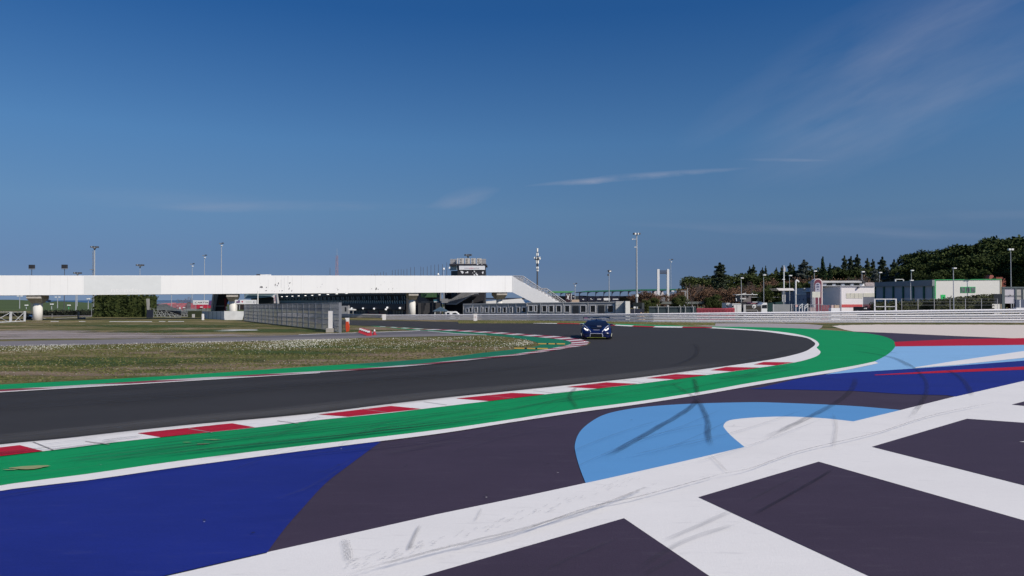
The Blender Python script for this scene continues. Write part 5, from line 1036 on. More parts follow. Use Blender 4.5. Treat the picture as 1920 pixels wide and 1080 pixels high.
mb = MB(); mb.ppoly([(294, 570), (322, 567.5), (322, 580), (310, 580), (300, 576)], 150, 0, 2); mb.build('seating', rdp, o)
mb = MB(); mb.ppoly([(312, 570), (350, 568.5), (398, 570.5), (398, 577.5), (375, 578.5), (340, 581.5), (318, 579)], 149.5, 0, 2); mb.build('seating', rd, o)
for x, y, w_, h_ in ((343, 576, 4, 1.2), (336, 576, 2.5, 3.2), (375, 575, 5.5, 1.6), (328, 583, 2.5, 2), (332, 573, 2, .8), (353, 571.5, 2, .8), (348, 570.5, 2.5, .8)): mb = MB(); mb.pbox(x, y, x+w_, y+h_, 149.2, .02, .1); mb.build('white_mark', white, o)
mb = MB(); [mb.pbox(x, 580-(x-352)*.02, x+.6, 585, 148, 0, .1) for x in np.arange(352, 398, 2.2)]; mb.pbox(350, 579.5, 398, 580.4, 148, 0, .1); mb.build('railing', grey, o)
mb = MB(); mb.pbox(352, 566, 357, 580, 149, .2, .2); mb.build('dark_column', mat('plum_dark', (.08, .04, .06)), o)
mb = MB(); mb.pbox(360, 589, 364.2, 596.5, 105, 0, .2); tag(mb.build('utility_box', lgrey), 'small pale utility box in the grass left of the hoarding', 'box')
mb = MB(); mb.ppoly([(352, 583), (377, 583), (377, 599), (352, 598)], 107, 0, .3); tag(mb.build('low_bank', mat('bank_green', (.035, .045, .022))), 'dark grassy bank behind the utility box', 'bank')
o = thing('billboard', (hz(377, 560, FP(140), 0).x, 140, 0), 'white billboard with dark lettering in front of the red seats', 'billboard')
mb = MB(); mb.pbox(361.8, 563.2, 391, 571, 140, 0, .2); b = mb.build('panel', white, o); tx = mat('lettering_black', (.06, .06, .06)); text_mesh('lettering', 'CARTIX', 365.5, 568.6, 2.9, 140, tx, o, .03, 1.75, .01)
mb = MB(); mb.ppoly([(391.4, 565.5), (396, 564), (398, 563.5), (398, 573), (391.4, 573)], 140, 0, .2); mb.build('side_panel', mat('purple_panel', (.13, .07, .20), .6, .5, 1), o); mb = MB(); [mb.pbox(x, 571, x+.6, 'g', 140, -.05, .1) for x in (366, 380, 389)]; mb.build('support', grey, o)
o = thing('billboard', (hz(460, 560, FP(96), 0).x, 96, 0), 'long white sponsor board with small logos right of the second pillar', 'billboard')
mb = MB(); mb.pbox(440.4, 562.2, 480.6, 570, 95.5, 0, .1); b = mb.build('panel', white, o)
mb = MB(); mb.pbox(443, 564.8, 449.8, 567.8, 95.5, .01, 0); mb.build('logo_mark', mat('logo_plum', (.15, .06, .17)), b); mb = MB(); mb.ppoly([(446, 563), (449.8, 562.8), (449.8, 565), (447, 564.4)], 95.5, .012, 0); mb.build('logo_mark', mat('logo_navy', (.02, .04, .18)), b)
mb = MB(); mb.ppoly([(452.5, 564.4), (456, 564.4), (454.3, 568)], 95.5, .01, 0); mb.build('logo_mark', mat('logo_red', (.5, .05, .08)), b); mb = MB(); [mb.pbox(461+i*1.6, 565.4, 462.1+i*1.6, 566.8, 95.5, .01, 0) for i in range(7)]; mb.build('lettering', mat('lettering_green_grey', (.45, .52, .42)), b)
mb = MB(); c = hit(476.8, 566.2, FP(95.49)); mb.tube(c, c-Vector((0, .01, 0)), .16, .16, 14); r = mb.build('logo_ring', mat('logo_grey', (.3, .32, .33)), b); mb = MB(); mb.tube(c-Vector((0, .01, 0)), c-Vector((0, .02, 0)), .10, .10, 14); mb.build('ring_centre', white, b)
mb = MB(); [mb.pbox(x, 570, x+.8, 'g', 95.6, -.05, .08) for x in (442, 459, 478)]; mb.build('support', grey, o)
# hill houses / far things seen in the gap at left
mb = MB(); mb.ppoly([(78, 561), (84, 560.3), (92, 563.5), (90, 566), (83, 563.5)], 380, 0, 2); tag(mb.build('far_roof', mat('far_dark_blue', (.02, .03, .06))), 'dark blue object on the horizon right of the first pillar', 'shed')
# ============================================================ far green grandstands and banners
o = thing('grandstand', (hz(1160, 560, FP(230), 0).x, 230, 0), 'far grandstand with long dark green roof on curved brackets behind the cabins', 'grandstand')
mb = MB(); mb.ppoly([(1085, 547.2), (1100, 545.2), (1200, 542.3), (1300, 541.3), (1300, 543.5), (1200, 545.2), (1110, 547), (1086, 548.5)], 230, 0, 14); mb.build('roof', greenr, o)
for i, x in enumerate(np.arange(1086, 1290, 15.3)):
    mb = MB(); y = np.interp(x, [1086, 1200, 1300], [547.5, 545.2, 543.5]); mb.ppoly([(x, y), (x+11, y), (x+5, y+1.2), (x+2, y+3), (x+.8, y+6), (x, y+9.5)], 230, .1, .6); mb.build('bracket', navy, o)
mb = MB(); mb.ppoly([(1086, 554), (1110, 555.2), (1240, 554.6), (1290, 554.4), (1290, 556.6), (1086, 557)], 231, 0, 2); mb.build('deck_edge', navy, o)
mb = MB(); mb.pbox(1086, 556, 1300, 'g', 236, 0, 2); mb.build('lower_wall', mat('stand_grey', (.10, .10, .115), .8, .2, .3), o)
o = thing('grandstand', (hz(1055, 560, FP(220), 0).x, 220, 0), 'far grandstand with light green roof right of the bridge stair', 'grandstand')
mb = MB(); mb.ppoly([(1030, 546), (1060, 545.8), (1079, 546), (1072, 548.5), (1030, 549.6)], 220, 0, 10); mb.build('roof', greenl, o); mb = MB(); [mb.ppoly([(x, 549), (x+8, 549), (x+2, 551), (x, 555)], 220, .1, .5) for x in (1036, 1051, 1066)]; mb.build('bracket', navy, o)
mb = MB(); mb.pbox(1025, 555, 1085, 'g', 222, 0, 2); mb.build('lower_wall', mat('stand_dark', (.05, .055, .06)), o)
for i, (a, b, kd, lab) in enumerate(((1086.5, 1100.5, 'bird', 'navy banner with a small white emblem, leftmost of the far row'), (1102, 1115.5, 'dot', 'navy banner with a tiny white emblem, second of the far row'), (1117, 1130.5, 'bar', 'navy banner with a white word, third of the far row'), (1131, 1144.5, 'white', 'white banner in the far row behind the flood pole'), (1146, 1161.5, 'bar', 'navy banner with a wide white word, right end of the far row'))):
    o = thing('banner', (hz((a+b)/2, 560, FP(200), 0).x, 200, 0), lab, 'banner', 'sponsor banners in a row behind the cabins')
    mb = MB(); mb.pbox(a, 557.3, b, 565, 200, 0, .3); mb.build('panel', navy if kd != 'white' else navy, o); mb = MB()
    if kd == 'bird': mb.ppoly([(91+1000, 560), (1093, 561.3), (1094.5, 559.8), (1094.5, 561.8), (1096, 562.5), (1092.5, 562.2)], 200, .05, 0)
    elif kd == 'dot': mb.pbox(1107, 559.6, 1109, 561, 200, .05, 0); mb.pbox(1108, 561.4, 1111.5, 562, 200, .05, 0)
    elif kd == 'bar': [mb.pbox(a+3+j*1.5, 560, a+4.1+j*1.5, 562, 200, .05, 0) for j in range(5 if i == 2 else 7)]
    else: mb.pbox(1132, 558.8, 1143.8, 563.2, 200, .05, 0)
    mb.build('emblem', white, o); mb = MB(); mb.pbox(a, 565, a+.5, 'g', 200, 0, .1); mb.build('post', grey, o)
o = thing('banner', (hz(1065, 560, FP(195), 0).x, 195, 0), 'tall dark banner with a white forked figure beside the stair foot', 'banner')
mb = MB(); mb.pbox(1060.3, 550, 1070, 568, 195, 0, .4); mb.build('panel', mat('plum_black', (.04, .02, .03)), o); mb = MB(); mb.ppoly([(1062, 551.5), (1063.3, 551), (1064.3, 555), (1065.7, 555), (1066.7, 550.8), (1068, 551.3), (1067, 556), (1066.3, 558), (1067.5, 562), (1066.2, 562), (1065, 558.6), (1063.4, 561), (1062.6, 560.5), (1063.9, 557)], 195, .05, 0); mb.build('emblem', white, o); mb = MB(); mb.pbox(1070.3, 550.5, 1072, 568, 195, 0, .3); mb.build('side_post', lgrey, o)
mb = MB(); mb.pbox(1072.5, 553, 1078, 561, 198, 0, .3); o = thing('banner', (hz(1075, 560, FP(198), 0).x, 198, 0), 'small dark square banner beside the tall dark banner', 'banner'); mb.build('panel', navy, o); mb = MB(); mb.pbox(1074, 556, 1077, 557, 198, .05, 0); mb.build('emblem', white, o)
mb = MB(); mb.pbox(1072, 561.8, 1086, 'g', 180, 0, 2); tag(mb.build('wall', mat('peach_wall', (.55, .42, .32))), 'low peach coloured wall above the cabin roofs', 'wall')
# ============================================================ middle-right clutter
o = thing('screened_fence', (hz(1260, 560, FP(96), 0).x, 96, 0), 'low fence hung with dark teal screens behind the barrier', 'fence')
mb = MB(); mb.pbox(1217, 575.5, 1305, 'g', 96, 0, .05); mb.build('screen', teal, o)
for x in (1234, 1253, 1276, 1285, 1300): mb = MB(); a = hz(x, 560, FP(95.8), 0); b = hit(x, 576, FP(95.8)); mb.tube(a, b, .05, None, 5); mb.tube(b, b+Vector((-.18, 0, .3)), .035, None, 5); mb.build('post', lgrey, o)
mb = MB(); mb.tube(hit(1217, 575.3, FP(95.8)), hit(1305, 575.3, FP(95.8)), .03, None, 5); mb.build('top_rail', grey, o)
mb = MB(); mb.pbox(1182, 579, 1208, 'g', 97, 0, .1); tag(mb.build('dark_screen', mat('blue_black', (.025, .03, .05), .7, .3, 2)), 'dark blue screen right of the white container end', 'screen')
o = thing('scoreboard', (hz(1195, 560, FP(100), 0).x, 100, 0), 'black panel on dark posts right of the containers', 'sign'); mb = MB(); mb.pbox(1187, 567.3, 1203.2, 574.8, 100, 0, .3); mb.build('panel', mat('board_black', (.012, .018, .020)), o); mb = MB(); mb.pbox(1203.5, 568, 1208, 'g', 100, 0, 1.5); mb.build('side_box', mat('side_grey', (.07, .08, .085)), o)
o = thing('small_sign', (hz(1190, 560, FP(92), 0).x, 92, 0), 'small white square sign on a thin post before the dark screen', 'sign'); mb = MB(); mb.pbox(1188.2, 574.8, 1191.8, 578, 92, 0, .05); mb.build('panel', white, o); mb = MB(); mb.pbox(1189.8, 578, 1190.2, 'g', 92, 0, .05); mb.build('post', lgrey, o)
mb = MB(); c = hz(1202, 560, FP(90), 0); 
for dx, hh, rr in ((-.25, .62, .35), (.2, .66, .3), (-.02, .74, .22)): mb.tube((c.x+dx, c.y, 0), (c.x+dx, c.y, hh+.25), rr, rr*.5, 9)
tag(mb.build('sand_heap', mat('sand', (.52, .37, .24), .9, .15, 4, bump=.4)), 'small heap of orange sand behind the barrier', 'sand heap')
o = thing('grey_stand', (hz(1245, 560, FP(160), 0).x, 160, 0), 'small empty grey spectator stand at the foot of the white pylon', 'grandstand'); mb = MB(); mb.ppoly([(1232, 560), (1247, 556.5), (1247, 565), (1230, 565)], 160, 0, 2); mb.build('back_wall', mat('stand_mid_grey', (.15, .16, .18)), o); mb = MB(); mb.pbox(1228, 565.5, 1400, 570, 162, 0, .3); mb.build('wall', mat('stand_wall', (.14, .155, .15), .8, .2, .3), o); mb = MB(); [mb.ppoly([(1231, y), (1247, y-1), (1247, y-.4), (1231, y+.6)], 159.5, .05, 0) for y in (560.5, 562.2, 564)]; mb.build('bench_row', grey, o)
o = thing('white_house', (hz(1237, 560, FP(300), 0).x, 300, 0), 'far white arched building behind the white pylon', 'building'); mb = MB(); mb.ppoly([(1226, 545), (1228, 543), (1238, 543.5), (1243, 547), (1245, 552), (1245, 560), (1226, 560)], 300, 0, 4); mb.build('wall', mat('far_pink_white', (.60, .54, .55)), o); mb = MB(); mb.ppoly([(1234, 552), (1238, 548.5), (1241, 550.5), (1236, 554)], 300, .1, 0); mb.build('window', grey, o)
o = thing('steel_tower', (hz(1286, 560, FP(150), 0).x, 150, 0), 'pale square lattice tower with a horizontal arm before rusty shrubs', 'tower')
mb = MB(); k = 150/F; px_ = hz(1287, 560, FP(150), 0)
for dx in (-2.5, 2.2): mb.box((px_.x+dx*k, 150, hit(1287, 546 if dx < 0 else 540.5, FP(150)).z/2), (.9*k, .2, hit(1287, 546 if dx < 0 else 540.5, FP(150)).z))
for y in np.arange(548, 569, 2.5): mb.pbox(1284.5, y, 1289.3, y+.5, 150, .05, .1)
mb.pbox(1277, 545.3, 1288, 546.3, 150, .05, .1); mb.pbox(1289, 562, 1293, 563, 150, .05, .1); mb.pbox(1282, 567, 1291, 569, 150, .1, .2); mb.build('frame', lgrey, o)
for i, x in enumerate(np.arange(1307, 1378, 5.95)):
    c = hz(x, 560, FP(92), 0); o = thing('plastic_barrier', (c.x, c.y, 0), 'dull red plastic barrier behind the steel rails, %s' % ['left end of the row', 'second from the left end', 'third from the left end', 'fourth from the left end', 'fifth from the left end', 'sixth from the left end', 'sixth from the right end', 'fifth from the right end', 'fourth from the right end', 'third from the right end, brighter red', 'second from the right end, brighter red', 'right end beside the white van, brighter red'][i], 'barrier', 'dull red barriers standing in a row behind the steel rails')
    mb = MB(); a, b = hit(x, 577.8 if x < 1362 else 577.2, FP(92)), hit(x+5.7, 577.8, FP(92)); w_ = b.x-a.x
    mb.prism([Vector((a.x, 92, 0)), Vector((b.x, 92, 0)), Vector((b.x, 92.15, a.z)), Vector((a.x, 92.15, a.z))], [Vector((a.x, 92.5, 0)), Vector((b.x, 92.5, 0)), Vector((b.x, 92.35, a.z)), Vector((a.x, 92.35, a.z))]); mb.build('barrier_body', mat('dull_red', (.30, .045, .07), .6, .2, 2) if x < 1355 else mat('brighter_red', (.42, .06, .09), .6), o)
    mb = MB(); mb.pbox(x+.4, 580.4, x+5.2, 581.6, 92, .03, -.01); mb.build('recess', mat('dark_red_recess', (.12, .02, .03)), o)
for (x0, yt, x1, Y, lab) in ((1362, 568, 1369, 105, 'small white van box above the red barriers'), (1373, 569.2, 1390, 104, 'long white van behind the fence right of the red barriers')):
    c = hz((x0+x1)/2, 560, FP(Y), 0); o = thing('van', (c.x, Y, 0), lab, 'van'); mb = MB(); mb.ppoly([(x0, yt), (x1, yt), (x1, 592), (x0, 592)], Y, 0, 2.2); mb.build('body', mat('van_white', (.72, .71, .69)), o); mb = MB(); mb.pbox(x0+.6, yt+1.2, x1-.6, yt+2.0, Y, .02, 0); mb.pbox(x0+(x1-x0)*.5, yt+2.5, x0+(x1-x0)*.5+.4, 592, Y, .02, 0); mb.build('trim', grey, o)
    mb = MB(); mb.ppoly([(x0-.2, yt+4), (x0+2.5, yt+3), (x0+2.8, yt+7), (x0-.2, yt+7)], Y, .03, 0); mb.build('window', glassd, o)
    for x in (x0+1.5, x1-1.5): mb = MB(); w0 = hz(x, 560, FP(Y-.05), .32); mb.tube(w0, w0+Vector((0, .2, 0)), .32, None, 12); mb.build('wheel', black, o)
c = hz(1373, 560, FP(101), 0)
o = thing('camera_hut', (hz(1398, 560, FP(135), 0).x, 135, 0), 'small raised hut with two dark windows and antennas', 'hut'); mb = MB(); mb.pbox(1388, 552.5, 1408, 566, 135, 0, 3); mb.build('wall', mat('hut_grey', (.19, .17, .17), .7, .1, 2), o)
for x in (1392, 1399.5): mb = MB(); mb.pbox(x, 555, x+4, 558, 135, .03, 0); mb.build('window', black, o)
mb = MB(); mb.pbox(1384, 551.8, 1413, 552.8, 135, .2, 3.2); mb.pbox(1387, 559.5, 1397, 561, 135, .4, 0); mb.build('roof', lampw, o); mb = MB(); mb.pbox(1389, 566, 1391, 'g', 135, 0, .2); mb.pbox(1405, 566, 1407, 'g', 135, 0, .2); mb.build('leg', lgrey, o)
mb = MB(); mb.path([hit(1389, 553, FP(134.8)), hit(1392, 551.6, FP(134.8)), hit(1399, 549.6, FP(134.8))], .07, 5); mb.path([hit(1380, 553.3, FP(134.8)), hit(1388, 552.3, FP(134.8))], .06, 5); mb.build('antenna', lampw, o); mb = MB(); mb.path([hit(1410, 549.5, FP(134.8)), hit(1412, 552.6, FP(134.8)), hit(1420, 552.4, FP(134.8))], .07, 5); mb.build('antenna', lampw, o)
mb = MB(); mb.ppoly([(1379.5, 559), (1380.8, 559), (1382, 564.5), (1381, 564.5)], 120, 0, .1); tag(mb.build('white_post', lampw), 'short leaning white post left of the camera hut', 'post')
o = thing('shed', (hz(1440, 560, FP(150), 0).x, 150, 0), 'long open sided shed with ochre panels left of the white canopy', 'shed'); mb = MB(); mb.pbox(1408, 556.6, 1468, 557.8, 150, .3, 4); mb.build('roof', mat('shed_roof', (.33, .34, .33)), o)
oc = mat('ochre_panel', (.34, .31, .19), .7, .1, 2)
for a, b in ((1420, 1429), (1440, 1448), (1459, 1468)): mb = MB(); mb.pbox(a, 557.8, b, 568, 150, 0, .2); mb.build('panel', oc, o)
mb = MB(); mb.pbox(1408, 557.8, 1468, 'g', 152.5, 0, .2); mb.build('back_wall', mat('shed_dark', (.07, .075, .06), .8, .3, .5), o)
o = thing('tent', (hz(1425, 560, FP(110), 0).x, 110, 0), 'low marquee with pink roof and white ridge behind the fence gate', 'tent'); mb = MB(); mb.ppoly([(1408, 568), (1411, 566), (1429, 566), (1432, 570), (1408, 570)], 110, 0, 2); mb.build('roof', mat('pink_roof', (.32, .15, .17)), o); mb = MB(); mb.pbox(1410.5, 565.8, 1428, 566.9, 110, .1, .3); mb.build('ridge', white, o); mb = MB(); mb.pbox(1391, 567, 1432, 'g', 112, 0, 1); mb.build('side', mat('tent_dark', (.035, .035, .045), .8, .3, 1), o)
c = hz(1433, 560, FP(103), 0); o = thing('van', (c.x, 103, 0), 'white van roof with sloping windscreen below a street lamp', 'van'); mb = MB(); mb.ppoly([(1427.5, 571.5), (1431.5, 567.8), (1438, 567.5), (1438.5, 571), (1438.5, 592), (1427.5, 592)], 103, 0, 1.8); mb.build('body', white, o); mb = MB(); mb.ppoly([(1429.5, 571.8), (1438, 571.5), (1438, 578), (1428, 578)], 103, .03, 0); mb.build('windscreen', glassd, o)
for x in (1429.5, 1437): mb = MB(); w0 = hz(x, 560, FP(102.95), .32); mb.tube(w0, w0+Vector((0, .2, 0)), .32, None, 12); mb.build('wheel', black, o)
mb = MB(); mb.pbox(1432, (569, 565.5), 1468, 'g', 106, 0, .3); tag(mb.build('green_screen', mat('dark_green_screen', (.015, .045, .045), .8, .2, 1)), 'dark green wall of screens behind the white van roof', 'screen')
o = thing('fence_gate', (hz(1412, 560, FP(93), 0).x, 93, 0), 'grey tubular fence gate with a round emblem sign', 'gate')
for q in ((1394, 571, 1398.5, 'g'), (1398.5, 571.3, 1428, 572.3), (1427, 571, 1428.3, 'g'), (1398.5, 581, 1421, 581.8), (1420, 581, 1421, 'g')): mb = MB(); mb.pbox(*q, 93, 0, .08); mb.build('tube', lgrey, o)
mb = MB(); c = hit(1413.8, 574.5, FP(92.9)); mb.tube(c, c-Vector((0, .05, 0)), .25, None, 20); em = mb.build('emblem_disc', mat('emblem_white', (.75, .75, .72)), o); mb = MB(); mb.ppoly([(1411.5, 574.5), (1413, 573.3), (1413.8, 575), (1415.5, 574), (1415.8, 575.4), (1413.5, 577), (1412, 576)], 92.84, .01, 0); mb.build('emblem_mark', mat('emblem_dark', (.06, .06, .07)), em)
mb = MB(); mb.pbox(1399, 574, 1427, 'g', 94, 0, .1); mb.build('backing', mat('gate_back', (.05, .045, .04), .8, .3, 2), o)
o = thing('mesh_panel_fence', (hz(1470, 560, FP(92), 0).x, 92, 0), 'pale grey panel fence below the white canopy', 'fence'); mb = MB(); mb.pbox(1450.5, 570.5, 1485, 'g', 92, 0, .06); mb.build('panel', mat('panel_grey', (.27, .28, .285), .7, .12, 2), o)
for x in (1450, 1484.5): mb = MB(); mb.pbox(x-.8, 570, x+.8, 'g', 91.9, 0, .1); mb.build('post', lgrey, o)
# canopy with columns
o = thing('canopy', (hz(1472, 560, FP(108), 0).x, 108, 0), 'white slanted canopy on grey columns beside the flagpole', 'canopy'); mb = MB(); mb.ppoly([(1453.5, 540.5), (1484.5, 540.5), (1487.5, 544.8), (1458.5, 545)], 108, .5, 2.5); mb.build('roof', mat('canopy_white', (.82, .78, .76)), o)
for x in (1468, 1472.5): mb = MB(); mb.pbox(x-1.3, 545, x+.4, 'g', 108, 0, .2); mb.build('column', lgrey, o)
o, p, zt, k = lamp('flagpole', 1470, 498, 112, 'tall white flagpole with a small furled flag above the canopy', 'flagpole', 'none', r=.1, pm=lampw)
mb = MB(); mb.ppoly([(1470.3, 499), (1472.5, 502), (1472.8, 509), (1470.3, 509.5), (1469, 507)], 111.9, 0, .05); mb.build('flag', mat('flag_cloth', (.55, .52, .52)), o); mb = MB(); mb.box((p.x-.05, p.y, zt-26*k), (.4, .2, .1)); mb.build('bracket', lampw, o)
mb = MB(); a = hz(1492, 560, FP(104), 0); b = hit(1492, 527.5, FP(104)); mb.path([hit(1492, 552, FP(104)), b, hit(1492.7, 525.6, FP(104)), hit(1494, 525.3, FP(104)), hit(1498, 528.6, FP(104))], .11, 8); mb.tube(a, hit(1492, 552, FP(104)), .08, None, 8); o = mb.build('vent_pipe', lampw); tag(o, 'white bent vent pipe before the blue grey building', 'pipe')
# ============================================================ blue grey / white building
YB = 106; BL = mat('shade_blue_grey_wall', (.40, .42, .47), .7, .06, 1.5); o = thing('clubhouse', (hz(1560, 560, FP(YB), 0).x, YB, 0), 'white building with red stripe, arched sign and raised clerestory roof', 'building')
xw = hz(1575, 560, FP(YB), 0).x
def side_plane(xc, Y): return (Vector((hz(xc, 560, FP(Y), 0).x, Y+40)), Vector((hz(xc, 560, FP(Y), 0).x, Y)))
mb = MB(); mb.pbox(1575, 537, 1639.5, 'g', YB, 0, 10); mb.build('wall', mat('club_white', (.80, .76, .74), .6, .03, 2), o)
mb = MB(); mb.pbox(1575, 570.8, 1617, 576.3, YB, .03, 0); mb.build('red_stripe', mat('stripe_red', (.55, .10, .10)), o)
mb = MB(); mb.pbox(1573.5, 536.2, 1639.5, 537.2, YB, .15, 10); mb.build('roof_edge', mat('roof_edge_grey', (.30, .30, .32)), o)
mb = MB(); mb.pbox(1618.5, 557, 1639.5, 'g', YB, .02, 0); ge = mb.build('recess_door', mat('recess', (.16, .17, .21)), o); mb = MB(); mb.pbox(1618.5, 570.8, 1639.5, 579, YB, .04, 0); mb.build('door_stripe', mat('plum_stripe', (.14, .06, .08)), ge)
for i in range(4): mb = MB(); mb.pbox(1586.5+i*7.8, 549.8, 1593.8+i*7.8, 559.5 if i < 4 else 556, YB, .03, 0); mb.build('window', mat('cream_blind', (.62, .60, .50), .5), o)
mb = MB(); mb.pbox(1618.5, 549.5, 1639.3, 556.8, YB, .05, 0); mb.build('window', mat('cream_blind', (.62, .60, .50)), o)
mb = MB(); mb.pbox(1607.5, 537.6, 1609.6, 540.8, YB, .3, 0); mb.build('wall_speaker', pole_d, o)
# oblique wall left of the white front, its shade painted in as blue grey
OB = (Vector((hz(1541, 560, FP(122), 0).x, 122)), Vector((hz(1575, 560, FP(YB), 0).x, YB)))
mb = MB(); mb.pbox(1541, (538, 537), 1575, 'g', OB, 0, .2); mb.build('side_wall', mat('club_side_shade', (.42, .43, .48), .7, .05, 1.5), o)
mb = MB(); mb.pbox(1543, (550.5, 550), 1571, (559.5, 559.5), OB, .03, 0); wv = mb.build('window_band', mat('band_glass', (.13, .15, .17), .2), o); mb = MB(); [mb.pbox(x, 550.5, x+.6, 559.4, OB, .05, 0) for x in (1550, 1557, 1563)]; mb.build('mullion', grey, wv)
mb = MB(); mb.pbox(1554, 538.8, 1558.5, 539.8, OB, .35, 0); mb.build('wall_light', lampw, o)
mb = MB(); mb.pbox(1541, 526.5, 1615, 530, YB+4, .2, 5); mb.build('clerestory_roof', mat('curved_roof', (.56, .55, .54), .5), o)
mb = MB(); mb.pbox(1543, 530, 1614, 536.2, YB+4.5, 0, 4); mb.build('clerestory_glass', mat('clerestory_dark', (.07, .075, .07), .4), o)
for x, w_ in ((1541, 8.5), (1561, 5.8), (1577.8, 5.8), (1595, 5.8), (1612.5, 8)): mb = MB(); mb.pbox(x, 532 if w_ < 8 else 531.6, x+w_, 536.3, YB+4.2, 0, .5); mb.build('clerestory_pier', white, o)
mb = MB(); mb.pbox(1541, 535.6, 1622, 536.4, YB+4, 0, .5); mb.build('clerestory_sill', white, o)
mb = MB(); mb.ppoly([(1606, 526), (1612, 524.5), (1618, 525), (1622, 529.5), (1621, 531.5), (1614, 527.5)], YB+4, .2, 5); mb.build('curved_cowl', mat('cowl_dark', (.06, .06, .07)), o)
mb = MB(); mb.ppoly([(1622, 529.5), (1639.5, 529.5), (1639.5, 536.3), (1624, 536.3)], YB+5, 0, 1); mb.build('rear_parapet', mat('pinkish_wall', (.42, .36, .36), .7, .4, 3), o)
# low left wing, wall colour darkened to carry its shade
WG = (Vector((hz(1484, 560, FP(128), 0).x, 128)), Vector((hz(1541, 560, FP(114), 0).x, 114)))
mb = MB(); mb.pbox(1487, (541, 539.5), 1527, 'g', WG, 0, .3); mb.build('side_wall', BL, o); mb = MB(); mb.pbox(1468, 547, 1488, 'g', WG, .1, 4); mb.build('side_wall', mat('wing_dark', (.17, .18, .23), .7), o)
mb = MB(); mb.pbox(1493, 551, 1513, (552, 551.5), WG, .05, 0); mb.pbox(1505, 540.4, 1510.5, 541.4, WG, .3, 0); mb.build('wall_light', lampw, o)
mb = MB(); mb.pbox(1493, 552.5, 1512, 567, WG, .03, 0); mb.build('lower_panel', mat('wing_panel', (.30, .31, .38), .7, .2, 2), o); mb = MB(); mb.pbox(1512, 547, 1526, 558, WG, .04, 0); mb.build('porch_panel', mat('porch', (.12, .12, .20), .7), o); mb = MB(); mb.pbox(1511, 546.2, 1524, 546.9, WG, .6, 0); mb.build('porch_roof', lampw, o); mb = MB(); mb.pbox(1513, 558, 1530, 'g', WG, .05, 0); mb.build('entrance', mat('entrance_dark', (.05, .035, .05), .6, .3, 2), o)
for x, y in ((1499.3, 560.5), (1507, 560)): mb = MB(); mb.pbox(x-.5, y, x+.5, y+3, WG, .06, 0); mb.build('small_window', mat('small_blue', (.05, .06, .12)), o)
# arched sign portal
def arch(cx, hw, ytop, ybot, Y, n=16):
    pts = []; ry = hw*1.0
    for i in range(n+1):
        a = math.pi*i/n; pts.append((cx-hw*math.cos(a), ytop+ry-ry*math.sin(a)))
    return [(cx-hw, ybot)]+pts+[(cx+hw, ybot)]
ap_ = thing('arched_sign', (hz(1534, 560, FP(104), 0).x, 104, 0), 'arched dark red sign tower with oval emblem on the white building', 'sign')
mb = MB(); mb.ppoly(arch(1534.3, 8.2, 522.4, 592, 104), 104, 0, 1.2); mb.build('portal', mat('portal_pale', (.66, .58, .56)), ap_)
mb = MB(); mb.ppoly(arch(1533.6, 6.6, 524, 592, 104), 104, .04, 0); mb.build('red_face', mat('portal_red', (.17, .045, .07)), ap_)
mb = MB(); mb.ppoly(arch(1533, 5.0, 530, 547, 104), 104, .08, 0); em = mb.build('emblem_field', mat('emblem_grey', (.40, .40, .47)), ap_)
for pts in ([(1530, 533.5), (1532.7, 531.8), (1535.4, 533.5), (1532.7, 534.8)], [(1530.3, 537), (1535.8, 536.6), (1535.5, 538.6), (1530.5, 538.9)], [(1531.3, 542.6), (1533, 541.6), (1534.8, 542.5), (1533, 543.8)]): mb = MB(); mb.ppoly(pts, 104, .11, 0); mb.build('emblem_mark', mat('emblem_blue', (.07, .08, .16)), em)
o = thing('notice_board', (hz(1530, 560, FP(98), 0).x, 98, 0), 'cream notice board on legs in front of the arched sign', 'notice board'); mb = MB(); mb.pbox(1523, 547, 1538.2, 557.8, 98, 0, .3); mb.build('board', mat('cream_board', (.66, .66, .56)), o)
for x in (1524.3, 1528, 1535): mb = MB(); mb.pbox(x-.5, 557.8, x+.5, 'g', 98, 0, .1); mb.build('leg', lampw, o)
# small items in front of clubhouse
for i, x in enumerate((1498.5, 1508.5)):
    c = hz(x, 560, FP(90), 0); mb = MB(); mb.path([hz(x, 560, FP(90), 0), hit(x, 575, FP(90)), hit(x+6, 569.5, FP(90)), hz(x+6, 560, FP(90), 0)], .045, 6); mb.path([hit(x, 579, FP(90)), hit(x+6, 574, FP(90))], .035, 6); tag(mb.build('handrail', lampw), ['pair of white step rails, left one before the blue grey wing', 'pair of white step rails, right one before the blue grey wing'][i], 'handrail')
c = hit(1493.5, 573.5, FP(90)); o = thing('round_sign', (c.x, 90, 0), 'round pink and white road sign left of the step rails', 'sign'); mb = MB(); mb.tube(c, c+Vector((0, .04, 0)), .16, None, 16); mb.build('disc', mat('disc_pink', (.62, .40, .38)), o); mb = MB(); mb.tube((c.x, c.y+.06, 0), (c.x, c.y+.06, c.z), .03, None, 6); mb.build('post', lgrey, o)
o = thing('railing_fence', (hz(1545, 560, FP(91), 0).x, 91, 0), 'grey railing and red panels at the foot of the arched sign', 'railing')
mb = MB(); [mb.pbox(x-.3, 571, x+.3, 'g', 91, 0, .06) for x in np.arange(1488, 1580, 5.2)]; mb.pbox(1486, 570.8, 1545, 571.4, 91, 0, .05); mb.build('rail', grey, o); mb = MB(); mb.pbox(1541, 572, 1556, 'g', 93, 0, .1); mb.build('red_panel', mat('faded_red_panel', (.26, .09, .11), .7, .2, 3), o); mb = MB(); mb.pbox(1518, 576.5, 1530, 'g', 93, 0, .4); mb.build('base_block', mat('pinkish_block', (.42, .34, .33)), o)
